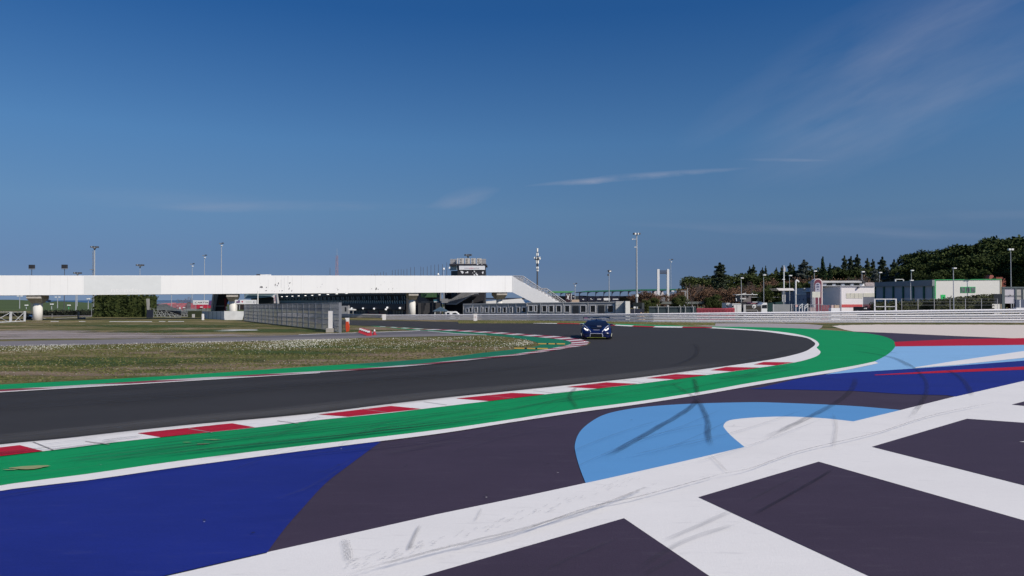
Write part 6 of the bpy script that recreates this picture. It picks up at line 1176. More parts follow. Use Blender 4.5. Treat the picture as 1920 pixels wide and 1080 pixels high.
o = thing('crate_stack', (hz(1565, 560, FP(90), 0).x, 90, 0), 'white and beige crates before the red striped wall', 'crate'); mb = MB(); mb.pbox(1558.5, 577.5, 1575, 'g', 90, 0, .8); mb.build('crate_base', white, o); mb = MB(); mb.pbox(1559, 572, 1563, 577.4, 90, 0, .6); mb.build('crate', mat('crate_pink', (.60, .45, .42)), o); mb = MB(); mb.pbox(1565, 572.2, 1573.5, 577.4, 90, 0, .6); mb.build('crate', mat('crate_beige', (.52, .40, .30)), o)
mb = MB(); c = hz(1622, 560, FP(90), 0); o = thing('parked_car', (c.x, 90, 0), 'small black car with white lamps at the foot of the white wall', 'car'); mb.ppoly([(1617.5, 577), (1618.5, 575.4), (1626, 575.4), (1627, 577), (1627, 586), (1617.5, 586)], 90, 0, 2.5); mb.build('body', black, o); mb = MB(); mb.pbox(1619.8, 577.6, 1621.4, 578.8, 90, .03, 0); mb.pbox(1622.6, 577.2, 1625, 579, 90, .03, 0); mb.build('headlight', white, o)
for x in (1618.5, 1626): mb = MB(); w0 = hz(x, 560, FP(89.9), .25); mb.tube(w0, w0+Vector((0, .2, 0)), .25, None, 12); mb.build('wheel', black, o)
# ============================================================ green-trimmed hangar
YH = 124; o = thing('hangar', (hz(1752, 560, FP(YH), 0).x, YH, 0), 'long hangar, grey doors on one side and white end with green trim', 'building')
hx = hz(1752.3, 560, FP(YH), 0).x-.06; HS = (Vector((hx, hx*F/679.5)), Vector((hx, YH)))
mb = MB(); mb.pbox(1639.5, (530, 525.3), 1752.3, 'g', HS, 0, .02); mb.build('side_wall', mat('hangar_door_grey', (.40, .44, .50), .6, .05, 1), o)
mb = MB(); mb.pbox(1639.5, (529.7, 524.8), 1752.3, (537.5, 536), HS, .4, 0); mb.build('fascia', mat('hangar_fascia', (.26, .28, .30), .6, .06, 1), o)
gp_ = mat('green_post', (.04, .14, .11), .6)
for x in (1641.5, 1658.5, 1676, 1694.5, 1713.5, 1733.5, 1751): mb = MB(); mb.pbox(x-.9, 537, x+.9, 'g', HS, .25, 0); mb.build('door_post', gp_, o)
mb = MB(); mb.pbox(1752.8, 524.8, 1877, 'g', YH, 0, 22); mb.build('end_wall', mat('hangar_white', (.74, .73, .69), .6, .03, 1), o)
mb = MB(); mb.pbox(1751.5, (524.2, 522.9), 1877.5, (525.5, 524.2), YH, .12, 22); mb.pbox(1751.8, 524.5, 1754.2, 'g', YH, .1, 0); mb.build('green_trim', greent, o)
mb = MB(); mb.pbox(1875.3, 524, 1877.6, 'g', YH, .08, 0); mb.build('corner_trim', mat('beige_trim', (.50, .42, .30)), o)
mb = MB(); mb.pbox(1801, 537.7, 1828.5, 548.7, YH, .08, 0); wf = mb.build('window', greent, o)
for i in range(3): mb = MB(); mb.pbox(1802+i*9.2, 539, 1809.2+i*9.2, 547.8, YH, .11, 0); mb.build('pane', mat('window_grey', (.14, .17, .17), .2, .5, 2), wf)
mb = MB(); mb.pbox(1764, 552.5, 1772.5, 'g', YH, .05, 0); mb.build('door', mat('bright_green_door', (.04, .52, .15)), o)
mb = MB(); mb.pbox(1679, 523.2, 1695, 524.2, 150, 0, .2); mb.pbox(1678.5, 523.2, 1680.5, 529, 150, 0, .2); mb.pbox(1693.8, 523.2, 1695, 529, 150, 0, .2); mb.build('roof_frame', lampw, o)
# hedge in front, fence
hg2 = leafmat('ivy_hedge_leaf', (.055, .062, .032), (.095, .105, .052), 1.2)
bushbox('hedge', 1641, 1755, 568, 563.5, 104, 1.5, [hg2], 'low clipped hedge before the grey hangar doors', 'hedge', 2.6, seed=11, leaf=.11)
bushbox('hedge', 1752, 1863, 563.6, 552.4, 102, 2.0, [hg2], 'rising clipped hedge before the white hangar end', 'hedge', 2.6, seed=12, leaf=.11)
o = thing('wire_fence', (hz(1760, 560, FP(98), 0).x, 98, 0), 'thin wire fence with pale posts before the clipped hedge', 'fence')
for x in (1690.5, 1721, 1751.5, 1781, 1810, 1840, 1870, 1900): mb = MB(); mb.tube(hz(x, 560, FP(98), 0), hit(x, 560, FP(98)), .035, None, 5); mb.build('post', lgrey, o)
mb = MB(); [mb.tube(hit(1690, y, FP(98)), hit(1870, y, FP(98)), .012, None, 3) for y in (560.5, 566, 572)]; mb.build('wire', grey, o)
o = thing('goal_frame', (hz(1660, 560, FP(90), 0).x, 90, 0), 'white rectangular goal like frame before the hedge', 'frame')
for q in ((1639, 560.3, 1641.5, 'g'), (1679, 560.3, 1681.5, 'g'), (1659.2, 560.3, 1660.8, 'g'), (1638.5, 560, 1681.5, 561.6), (1640, 574.3, 1680, 575.4)): mb = MB(); mb.pbox(*q, 90, 0 if q[3] != 561.6 else .01, .09); mb.build('tube', mat('frame_white', (.66, .66, .68), .5), o)
# gate at far right
o = thing('panel_gate', (hz(1900, 560, FP(100), 0).x, 100, 0), 'grey framed gate with two pale panels at the right edge', 'gate')
dg_ = mat('gate_dark_grey', (.10, .125, .13), .6)
for q in ((1879, 540, 1884, 'g'), (1903.5, 540, 1906.5, 'g'), (1917, 540, 1919, 'g'), (1940, 540, 1943, 'g'), (1879, 537.8, 1943, 540.5)): mb = MB(); mb.pbox(*q, 100, 0 if q[3] == 'g' else .05, .15); mb.build('frame', dg_, o)
for a, b in ((1884, 1903.5), (1906.5, 1917), (1919, 1940)): mb = MB(); mb.pbox(a, 541, b, 569 if a < 1900 else 562, 100.1, 0, .06); mb.build('panel', mat('panel_lilac', (.52, .50, .53), .6, .06, 2) if a < 1900 else mat('panel_beige', (.40, .39, .36), .6), o)
mb = MB(); mb.pbox(1884, 554, 1917, 555, 100, .03, 0); mb.build('cross_rail', dg_, o); mb = MB(); mb.pbox(1892.8, 552.8, 1894.8, 554, 100, .06, 0); mb.build('lock', black, o)
mb = MB(); mb.pbox(1863, 551, 1880, 570, 108, 0, .5); tag(mb.build('dark_wall', mat('dark_end_wall', (.02, .025, .035))), 'short dark wall between the hedge end and the panel gate', 'wall')
mb = MB(); mb.ppoly([(1905, 562), (1960, 560), (1960, 577), (1905, 577)], 88, 0, .2); tag(mb.build('blue_grey_panel', mat('slate_blue', (.10, .12, .17))), 'slate blue panel standing behind the barrier at the right edge', 'panel')
mb = MB(); mb.pbox(1912, 562.5, 1913.6, 'g', 86, 0, .1); mb.pbox(1905.5, 577, 1921, 580, 84, 0, .6); tag(mb.build('white_stand', white), 'white post on a broad white foot at the right edge', 'post')
sheet_w('pavement', [(hz(1480, 560, FP(84), 0).x, 86), (hz(2200, 560, FP(84), 0).x, 83), (hz(2200, 560, FP(120), 0).x, 120), (hz(1860, 560, FP(105), 0).x, 105), (hz(1480, 560, FP(108), 0).x, 106)], .01, palea)
# red brick house behind
o = thing('red_house', (hz(1870, 560, FP(150), 0).x, 150, 0), 'brick red house and chimney between hangar and dark pines', 'house'); br_ = mat('brick_red', (.24, .075, .055), .8, .2, 2)
mb = MB(); mb.ppoly([(1868, 519.5), (1879, 519.5), (1886, 523), (1886, 545), (1868, 545)], 150, 0, 6); mb.build('wall', br_, o); mb = MB(); mb.ppoly([(1855, 519), (1857, 515.5), (1862, 516), (1863.5, 519), (1863.5, 530), (1855, 530)], 151, 0, 2); mb.build('chimney', mat('chimney_pink', (.36, .12, .10)), o)
for x in (1902, 1912): mb = MB(); mb.pbox(x, 519, x+4, 'g', 152, 0, 2); mb.build('wall', mat('dark_brick', (.10, .04, .035)), o)
# ============================================================ race car
c = G(1118.3, 636.3); yaw = math.atan2(c.x, c.y)
car = thing('race_car', (c.x*(1+2.1/c.y), c.y+2.1, .03), 'dark blue racing coupe with lit headlights and rear wing on the track', 'race car')
car.rotation_euler = (0, 0, -yaw*1.0)
cp = mat('car_blue', (.003, .008, .062), .28, .04, 3, spec=.5); cb = mat('carbon', (.006, .006, .008), .35, .1, 9); cw_ = mat('car_white_line', (.62, .64, .72), .4)
def cb_(mb, name, mt, par=car, smooth=False):
    me = bpy.data.meshes.new(name); me.from_pydata([tuple(v) for v in mb.v], [], mb.f); me.update(); me.materials.append(mt)
    if smooth: me.polygons.foreach_set('use_smooth', [True]*len(me.polygons))
    o = bpy.data.objects.new(name, me); COL.objects.link(o); o.parent = par; return o
ST = [(-2.30, .62, .40, .40, .12), (-2.24, .80, .45, .44, .10), (-2.10, .93, .52, .52, .10), (-1.85, .975, .60, .64, .10), (-1.55, 1.0, .68, .76, .10), (-1.2, .995, .74, .80, .10), (-.8, .97, .80, .80, .10), (-.3, .95, .84, .82, .10), (.4, .95, .86, .84, .10), (1.0, .98, .90, .89, .12), (1.5, 1.0, .93, .92, .14), (1.95, .98, .90, .88, .20), (2.25, .92, .84, .82, .28)]
def sec(s):
    y, w_, zc, zf, zb = s
    h = [(0, zc), (.30*w_, zc), (.55*w_, (zc*.6+zf*.4)), (.76*w_, zf), (.90*w_, zf-.035), (.975*w_, zf-.13), (w_, (zb+zf)*.5), (.985*w_, zb+.06), (.94*w_, zb)]
    return [(-x, y, z) for x, z in h[::-1]]+[(x, y, z) for x, z in h[1:]]
def body_z(x, y):
    ys = [s[0] for s in ST]; w_ = np.interp(y, ys, [s[1] for s in ST]); zc = np.interp(y, ys, [s[2] for s in ST]); zf = np.interp(y, ys, [s[3] for s in ST])
    return float(np.interp(abs(x), [0, .30*w_, .55*w_, .76*w_, .90*w_, .975*w_], [zc, zc, zc*.6+zf*.4, zf, zf-.035, zf-.13]))
mb = MB(); P = [p for s in ST for p in sec(s)]; n = 17; m1 = len(ST)
mb.add(P, [(i*n+k, i*n+k+1, (i+1)*n+k+1, (i+1)*n+k) for i in range(m1-1) for k in range(n-1)]+[tuple(range(n))[::-1], tuple(range((m1-1)*n, m1*n))])
body = cb_(mb, 'body', cp, smooth=True); sd2 = body.modifiers.new('s', 'SUBSURF'); sd2.levels = 1; sd2.render_levels = 2
# greenhouse: windscreen, roof, side windows, engine cover
cab = [(-.98, .79, .80), (-.62, .72, .96), (-.25, .60, 1.10), (.05, .55, 1.155), (.45, .55, 1.16), (.95, .54, 1.12), (1.5, .48, 1.02), (2.1, .42, .90)]
def csec(y, wt, zt):
    wb = np.interp(y, [-1, 0, 1, 2.1], [.80, .82, .80, .6]); zb = .78
    return [(-wb, y+.0, zb), (-(wb*.45+wt*.55), y, zb+(zt-zb)*.55), (-wt, y, zt-.03), (-wt*.6, y, zt), (0, y, zt+.01), (wt*.6, y, zt), (wt, y, zt-.03), ((wb*.45+wt*.55), y, zb+(zt-zb)*.55), (wb, y, zb)]
Q = [csec(*s) for s in cab]
def loft(i0, i1, k0, k1):
    mb = MB(); vs = []; r_ = range(k0, k1+1)
    for i in range(i0, i1+1): vs += [Q[i][k] for k in r_]
    n_ = len(r_); mb.add(vs, [(i*n_+k, i*n_+k+1, (i+1)*n_+k+1, (i+1)*n_+k) for i in range(i1-i0) for k in range(n_-1)]); return mb
glc = mat('car_glass', (.008, .012, .03), .06, .1, 2, spec=.6)
cb_(loft(0, 3, 2, 6), 'windscreen', glc, smooth=True); cb_(loft(3, 7, 2, 6), 'roof', cp, smooth=True)
cb_(loft(0, 5, 0, 2), 'side_window', glc, smooth=True); cb_(loft(0, 5, 6, 8), 'side_window', glc, smooth=True); cb_(loft(5, 7, 0, 2), 'rear_quarter', cp); cb_(loft(5, 7, 6, 8), 'rear_quarter', cp)
for s in (-1, 1):
    mb = MB(); pts = [Vector(q[2 if s < 0 else 6])+Vector((s*.012, 0, .012)) for q in Q[:4]]; mb.path(pts, .02, 5); cb_(mb, 'pillar_line', cp)
    mb = MB(); line = []
    for x, y in ((.80, -.98), (.74, -1.2), (.62, -1.62), (.48, -1.98), (.385, -2.18)): line.append(Vector((s*x, y, body_z(x, y)+.012)))
    line += [Vector((s*.36, -2.29, .36)), Vector((s*.40, -2.30, .24)), Vector((s*.40, -2.30, .14))]
    mb.path(line, .021, 5); cb_(mb, 'white_pinstripe', cw_)
    # headlight
    mb = MB(); vs = []; gx = np.linspace(.50, .80, 7)
    for i, x in enumerate(gx):
        t = i/6; y0 = -2.10+.20*t; y1 = -1.92+.30*t; vs += [(s*x, y0, body_z(x, y0)+.014), (s*x, y1, body_z(x, y1)+.014)]
    mb.add(vs, [(2*i, 2*i+1, 2*i+3, 2*i+2) if s < 0 else (2*i, 2*i+2, 2*i+3, 2*i+1) for i in range(6)]); hl = cb_(mb, 'headlight', mat('headlight_housing', (.05, .05, .06), .15))
    mb = MB(); mb.path([Vector((s*x, y, body_z(x, y)+.035)) for x, y in ((.54, -2.06), (.60, -2.03), (.66, -2.02), (.72, -1.93), (.78, -1.84))], .024, 6); cb_(mb, 'headlight_lamp', mat('headlight_lit', (1, .97, .92), .3, .01, 2, emit=3.0), hl)
    # mirror
    mb = MB(); mb.prism([Vector((s*.88, -.98, .86)), Vector((s*1.07, -.95, .86)), Vector((s*1.08, -.95, .93)), Vector((s*.90, -.98, .94))], [Vector((s*.88, -.84, .85)), Vector((s*1.05, -.84, .86)), Vector((s*1.06, -.84, .94)), Vector((s*.90, -.84, .94))]); mr_ = cb_(mb, 'mirror', cp); mb = MB(); mb.tube((s*.78, -.92, .80), (s*.92, -.92, .87), .018, None, 5); cb_(mb, 'mirror_stalk', cb, mr_)
    # side end plate, canard, skirt
    mb = MB(); mb.prism([Vector((s*.99, -2.10, .36)), Vector((s*1.01, -1.95, .36)), Vector((s*.97, -1.98, .16)), Vector((s*.95, -2.14, .16))], [Vector((s*.97, -2.10, .36)), Vector((s*.99, -1.95, .36)), Vector((s*.95, -1.98, .16)), Vector((s*.93, -2.14, .16))]); cb_(mb, 'bumper_end_plate', mat('plate_white_yellow', (.72, .72, .55), .5))
    mb = MB(); mb.box((s*.70, -2.26, .33), (.42, .10, .02)); cb_(mb, 'canard', cb)
    mb = MB(); mb.prism([Vector((s*.46, -2.275, .30)), Vector((s*.80, -2.20, .33)), Vector((s*.86, -2.16, .16)), Vector((s*.46, -2.30, .14))], [Vector((s*.46, -2.1, .30)), Vector((s*.80, -2.1, .33)), Vector((s*.86, -2.1, .16)), Vector((s*.46, -2.1, .14))]); cb_(mb, 'side_intake', cb)
    for y, r_ in ((-1.45, .335), (1.35, .35)):
        mb = MB(); mb.tube((s*.70, y, r_), (s*1.0, y, r_), r_, None, 32); wh = cb_(mb, 'wheel', mat('tyre', (.012, .012, .013), .8)); mb = MB(); mb.tube((s*.99, y, r_), (s*1.012, y, r_), r_*.66, r_*.60, 24); cb_(mb, 'rim', mat('rim_dark', (.03, .03, .035), .3, metal=.6), wh)
mb = MB(); mb.prism([Vector((-.34, -2.335, .345)), Vector((.34, -2.335, .345)), Vector((.37, -2.335, .15)), Vector((-.37, -2.335, .15))], [Vector((-.34, -2.1, .345)), Vector((.34, -2.1, .345)), Vector((.37, -2.1, .15)), Vector((-.37, -2.1, .15))]); cb_(mb, 'front_grille', mat('grille_black', (.004, .004, .004), .6))
mb = MB(); mb.path([Vector((-.34, -2.345, .352)), Vector((.34, -2.345, .352))], .012, 5); cb_(mb, 'grille_edge', cw_)
mb = MB(); mb.prism([Vector((-.94, -2.38, .085)), Vector((.94, -2.38, .085)), Vector((.98, -2.0, .085)), Vector((-.98, -2.0, .085))], [Vector((-.94, -2.38, .11)), Vector((.94, -2.38, .11)), Vector((.98, -2.0, .11)), Vector((-.98, -2.0, .11))]); cb_(mb, 'splitter', cb)
mb = MB(); mb.box((0, -2.392, .10), (1.2, .012, .018)); cb_(mb, 'splitter_edge', mat('yellow_green_edge', (.32, .36, .06)))
mb = MB(); mb.prism([Vector((-.42, -1.35, .762)), Vector((.42, -1.35, .762)), Vector((.30, -1.75, .67)), Vector((-.30, -1.75, .67))], [Vector((-.42, -1.35, .70)), Vector((.42, -1.35, .70)), Vector((.30, -1.75, .60)), Vector((-.30, -1.75, .60))]); cb_(mb, 'bonnet_vent', cb)
mb = MB(); mb.box((.18, -1.28, .79), (.28, .10, .05)); cb_(mb, 'bonnet_plate', mat('plate_grey', (.30, .30, .34)))
mb = MB(); mb.box((0, -2.0, .575), (.40, .02, .02)); cb_(mb, 'nose_badge', cw_)
mb = MB(); mb.prism([Vector((-.90, 2.12, 1.22)), Vector((.90, 2.12, 1.22)), Vector((.90, 2.15, 1.26)), Vector((-.90, 2.15, 1.26))], [Vector((-.90, 2.50, 1.28)), Vector((.90, 2.50, 1.28)), Vector((.90, 2.50, 1.31)), Vector((-.90, 2.50, 1.31))]); wg = cb_(mb, 'rear_wing', cb)
for s in (-1, 1):
    mb = MB(); mb.box((s*.91, 2.3, 1.22), (.025, .46, .20)); cb_(mb, 'wing_end_plate', cb, wg); mb = MB(); mb.box((s*.32, 2.25, 1.08), (.03, .22, .34)); cb_(mb, 'wing_support', cb, wg)
mb = MB(); mb.box((-.72, 2.10, 1.24), (.26, .01, .05)); cb_(mb, 'wing_mark', mat('wing_pink', (.45, .22, .35)), wg); mb = MB(); mb.box((-.35, 2.10, 1.245), (.22, .01, .035)); cb_(mb, 'wing_lettering', mat('wing_letter', (.30, .33, .42)), wg); mb = MB(); mb.box((.45, 2.10, 1.245), (.5, .01, .035)); cb_(mb, 'wing_lettering', mat('wing_letter', (.30, .33, .42)), wg)
mb = MB(); mb.tube((.2, .3, 1.16), (.2, .35, 1.30), .012, None, 5); cb_(mb, 'antenna', cb)
mb = MB(); mb.prism([Vector((-.06, -.1, 1.15)), Vector((.06, -.1, 1.15)), Vector((.06, .4, 1.17)), Vector((-.06, .4, 1.17))], [Vector((-.05, 0, 1.22)), Vector((.05, 0, 1.22)), Vector((.05, .4, 1.24)), Vector((-.05, .4, 1.24))]); cb_(mb, 'roof_scoop', cp)
# ============================================================ trees
def lcm(name, dk, lt):
    mt = bpy.data.materials.new(name); mt.use_nodes = True; t = mt.node_tree; b = t.nodes['Principled BSDF']; b.inputs['Roughness'].default_value = .8; b.inputs['Specular IOR Level'].default_value = .12
    tc = t.nodes.new('ShaderNodeTexCoord'); oi = t.nodes.new('ShaderNodeObjectInfo'); ad = t.nodes.new('ShaderNodeVectorMath'); ad.operation = 'ADD'; t.links.new(tc.outputs['Object'], ad.inputs[0]); t.links.new(oi.outputs['Location'], ad.inputs[1])
    n = t.nodes.new('ShaderNodeTexNoise'); n.inputs['Scale'].default_value = .9; n.inputs['Detail'].default_value = 3; t.links.new(ad.outputs[0], n.inputs[0])
    n2 = t.nodes.new('ShaderNodeTexNoise'); n2.inputs['Scale'].default_value = .06; n2.inputs['Detail'].default_value = 1; t.links.new(ad.outputs[0], n2.inputs[0])
    s = M_(t, 'ADD', M_(t, 'MULTIPLY', n.outputs[0], .7), M_(t, 'MULTIPLY', n2.outputs[0], .45))
    r = t.nodes.new('ShaderNodeValToRGB'); e = r.color_ramp.elements; e[0].position = .38; e[0].color = (*dk, 1); e[1].position = .74; e[1].color = (*lt, 1); t.links.new(s, r.inputs[0]); t.links.new(r.outputs[0], b.inputs['Base Color']); return mt
f_pine = lcm('pine_foliage', (.022, .036, .011), (.066, .088, .026)); f_con = lcm('conifer_foliage', (.038, .052, .034), (.095, .12, .068)); f_grey = lcm('grey_cedar_foliage', (.065, .08, .075), (.15, .17, .15)); f_cyp = lcm('cypress_foliage', (.016, .036, .018), (.045, .075, .030))
f_rust = lcm('rust_twigs', (.10, .058, .040), (.23, .14, .088)); f_olive = lcm('olive_foliage', (.038, .055, .016), (.10, .12, .042)); f_twig = lcm('bare_twigs', (.10, .08, .075), (.17, .14, .13)); bark = mat('bark', (.07, .05, .04), .9, .3, 3); barkg = mat('grey_bark', (.18, .15, .13), .9, .3, 3)
def quads(C, size, r_, flat=0):
    n = len(C); u = r_.normal(size=(n, 3)); u /= np.linalg.norm(u, axis=1)[:, None]; w = r_.normal(size=(n, 3)); v = np.cross(u, w); v /= np.linalg.norm(v, axis=1)[:, None]
    s = (size*r_.uniform(.6, 1.35, n))[:, None]; return np.concatenate([C-u*s-v*s*.6, C+u*s-v*s*.4, C+u*s*.8+v*s*.6, C-u*s*.9+v*s*.5], 1).reshape(-1, 3)
def crown_mesh(name, lobes, per, size, mt, r_, shell=.75):
    """lobes: (centre, radii)"""
    V_ = []
    for c_, rad in lobes:
        n = int(per); d = r_.normal(size=(n, 3)); d /= np.linalg.norm(d, axis=1)[:, None]; rr = r_.uniform(shell, 1.08, n)[:, None]; rr[r_.random(n) < .2] *= .7
        bump = 1+.14*np.sin(d[:, :1]*7+c_[0])*np.cos(d[:, 1:2]*6+c_[1])
        V_.append(quads(np.array(c_)+d*rr*np.array(rad)*bump, size, r_))
    V_ = np.concatenate(V_); n = len(V_)//4
    me = bpy.data.meshes.new(name); me.vertices.add(len(V_)); me.vertices.foreach_set('co', V_.ravel().astype('f')); me.loops.add(n*4); me.loops.foreach_set('vertex_index', np.arange(n*4, dtype='i')); me.polygons.add(n); me.polygons.foreach_set('loop_start', np.arange(0, n*4, 4, dtype='i')); me.update(calc_edges=True); me.validate(); me.materials.append(mt); return me
def trunk_mesh(h, r, limbs, mt, seed=0):
    rs = random.Random(seed); mb = MB(); p = Vector((0, 0, -.2)); 
    pts = [Vector((rs.uniform(-.15, .15)*i*.5, rs.uniform(-.15, .15)*i*.5, h*i/4-.1)) for i in range(5)]
    for i in range(4): mb.tube(pts[i], pts[i+1], r*(1-.18*i), r*(1-.18*(i+1)), 7)
    for l in limbs: a = pts[-1].lerp(pts[1], rs.random()*.6); mb.tube(a, l, r*.4, r*.12, 5)
    me = bpy.data.meshes.new('trunk'); me.from_pydata([tuple(v) for v in mb.v], [], mb.f); me.update(); me.materials.append(mt); return me
PRO = {}
def add_proto(kind, i, cm, tm_): PRO.setdefault(kind, []).append((cm, tm_))
for v in range(3):
    r_ = np.random.default_rng(100+v)
    # umbrella pine, 14 m tall, crown wide
    lobes = []
    for k in range(17):
        a = r_.uniform(0, 6.28); d = r_.uniform(0, 3.6); lobes.append(((d*math.cos(a), d*math.sin(a), 11.2-.10*d*d+r_.uniform(-.9, 1.0)), (r_.uniform(1.4, 2.2), r_.uniform(1.4, 2.2), r_.uniform(1.0, 1.5))))
    for k in range(12): a = r_.uniform(0, 6.28); d = r_.uniform(2.0, 4.0); lobes.append(((d*math.cos(a), d*math.sin(a), r_.uniform(6.5, 9.2)), (r_.uniform(1.2, 1.9), r_.uniform(1.2, 1.9), r_.uniform(.9, 1.3))))
    add_proto('pine', v, crown_mesh('crown', lobes, 210, .22, f_pine, r_), trunk_mesh(10.5, .35, [Vector(l[0]) for l in lobes[:9]], bark, v))
    # dense broad dark pine to ground (wood edge)
    lobes = []
    for k in range(30):
        z = r_.uniform(1.5, 12.6); w_ = 3.9*math.sqrt(max(.05, 1-((z-6.5)/7.2)**2)); a = r_.uniform(0, 6.28); d = w_*r_.uniform(.3, .85); lobes.append(((d*math.cos(a), d*math.sin(a), z), (r_.uniform(1.1, 1.9),)*2+(r_.uniform(.9, 1.5),)))
    add_proto('bushy', v, crown_mesh('crown', lobes, 190, .22, f_pine, r_), trunk_mesh(11, .3, [], bark, v))
    add_proto('olive', v, crown_mesh('crown', lobes, 170, .22, f_olive, r_), trunk_mesh(11, .3, [], bark, v))
    # conifer with ragged tiers, 14 m
    lobes = []
    for k in range(34):
        z = 1.2+12.6*(k/34); w_ = 3.3*(1-z/14.6)**.75+.15; a = k*2.4+r_.uniform(-.5, .5); d = w_*r_.uniform(.35, .8); rr = .35+.75*(1-z/14.6); lobes.append(((d*math.cos(a), d*math.sin(a), z), (rr*1.35, rr*1.35, rr*.8)))
    lobes.append(((0, 0, 13.9), (.18, .18, .6))); lobes += [((0, 0, z), (1.6*(1-z/15), 1.6*(1-z/15), 1.2)) for z in (2, 4, 6, 8, 10, 12)]
    add_proto('conifer', v, crown_mesh('crown', lobes, 130, .17, f_con, r_), trunk_mesh(13.5, .28, [], bark, v))
    add_proto('cedar', v, crown_mesh('crown', [((c[0]*1.7, c[1]*1.7, c[2]*.94), (ra[0]*1.5, ra[1]*1.5, ra[2]*.75)) for c, ra in lobes], 130, .2, f_grey, r_), trunk_mesh(13, .3, [], bark, v))
    # rust-brown leafless shrub, 6 m
    lobes = []
    for k in range(14): a = r_.uniform(0, 6.28); d = r_.uniform(0, 2.4); lobes.append(((d*math.cos(a), d*math.sin(a), 4.6-.22*d*d+r_.uniform(-2.2, .6)), (r_.uniform(.9, 1.5),)*2+(r_.uniform(.7, 1.1),)))
    add_proto('rust', v, crown_mesh('crown', lobes, 150, .11, f_rust, r_, .3), trunk_mesh(3.6, .16, [Vector(l[0]) for l in lobes], barkg, v))
    # bare twiggy tree 10 m
    rs = random.Random(v); mb = MB()
    def grow(p, d, l, r, dep):
        q = p+d*l; mb.tube(p, q, r, r*.65, 4)
        if dep == 0: return
        for _ in range(3 if dep > 1 else 4): grow(q, (d+Vector((rs.gauss(0, .38), rs.gauss(0, .38), rs.gauss(.05, .15)))).normalized(), l*rs.uniform(.6, .82), r*.6, dep-1)
    grow(Vector((0, 0, -.1)), Vector((0, 0, 1)), 3.0, .16, 5)
    me = bpy.data.meshes.new('crown'); me.from_pydata([tuple(q) for q in mb.v], [], mb.f); me.update(); me.materials.append(f_twig); add_proto('bare', v, me, trunk_mesh(3.0, .17, [], barkg, v))
r_ = np.random.default_rng(9); lobes = [((r_.uniform(-.12, .12), r_.uniform(-.12, .12), z), (1.15*math.sin(math.pi*min(1, (z+1.2)/15.5))**.8*(1 if z < 9 else (14.6-z)/5.6)+.12,)*2+(1.0,)) for z in np.arange(.8, 14, .55)]
add_proto('cypress', 0, crown_mesh('crown', lobes, 150, .14, f_cyp, r_, .85), trunk_mesh(12, .2, [], bark, 3))
HT = dict(pine=13.2, bushy=13.8, olive=13.8, conifer=14.4, cedar=13.4, rust=5.8, bare=10.5, cypress=14.4)
def tree(kind, x, ytop, Y, sx_, name, label, cat='tree', group=None, v=None):
    p = hz(x, 560, FP(Y), 0); zt = hit(x, ytop, FP(Y)).z; L_ = PRO[kind]; cm, tm_ = L_[(v if v is not None else random.randrange(len(L_))) % len(L_)]
    o = thing(name, (p.x, p.y, 0), label, cat, group); sz = zt/HT[kind]; s = sz*sx_; o.scale = (s, s, sz); o.rotation_euler = (0, 0, random.uniform(0, 6.28))
    for nm, me in (('crown', cm), ('trunk', tm_)):
        k = bpy.data.objects.new(nm, me); COL.objects.link(k); k.parent = o
    return o
random.seed(4)
# skyline wood on the right (umbrella pines)
GR = 'dark umbrella pines massed behind the hangar'
for i, (x, y, Y, s) in enumerate([(1706, 474, 215, .85), (1728, 471, 205, .8), (1752, 474, 195, 1.0), (1772, 465, 190, 1.1), (1792, 461.5, 180, 1.1), (1815, 457, 185, 1.1), (1836, 455, 175, 1.1), (1857, 448, 180, 1.2), (1880, 450.5, 170, 1.1), (1900, 451, 175, 1.1), (1918, 446, 172, 1.2), (1945, 442, 170, 1.2), (1980, 440, 168, 1.2), (1975, 452, 150, 1.2)]):
    tree('pine', x, y, Y, s, 'umbrella_pine', 'dark umbrella pine in the skyline mass, %s' % ['leftmost above the middle of the grey doors', 'pointed above the grey hangar roof', 'rounded top left of the white hangar end', 'above the green corner of the hangar', 'behind the pair of street lamps', 'above the hangar window', 'right of the hangar window', 'highest left of the bare tree top', 'in front of the bare tree top', 'behind the twin floodlight pole', 'at the right picture edge', 'just beyond the right picture edge', 'far beyond the right picture edge', 'near one beyond the right edge'][i], 'pine tree', GR, i)
for i, (x, y, Y, s) in enumerate([(1690, 497, 178, .9), (1712, 490, 172, .9), (1738, 492, 168, .9), (1762, 486, 165, .9), (1788, 482, 163, .9), (1812, 478, 160, .9), (1836, 475, 160, .9), (1860, 478, 158, .8), (1884, 470, 158, .9), (1908, 468, 156, .9), (1935, 468, 150, 1), (1965, 480, 140, 1), (1725, 508, 160, .8), (1775, 502, 158, .8), (1825, 500, 156, .8), (1895, 500, 154, .7), (1845, 505, 154, .7), (1800, 505, 154, .7), (1750, 510, 154, .7), (1915, 510, 150, .7)]):
    tree('bushy', x, y, Y, s*1.25, 'dense_pine', 'dense dark green tree filling the wood below the skyline, %s' % ['left of the hangar roof frame', 'behind the roof frame', 'above the middle hangar doors', 'above the last hangar doors', 'behind the two lamps', 'left above the hangar window', 'above the hangar window', 'above the right hangar corner', 'left of the twin floodlight', 'behind the twin floodlight', 'at the right edge', 'past the right edge', 'low above the third door', 'low above the corner post', 'low above the window', 'low beside the red house', 'low left of the chimney', 'low between lamps and window', 'low over the fascia', 'low behind the panel gate'][i], 'tree', 'dense dark trees below the pine skyline', i)
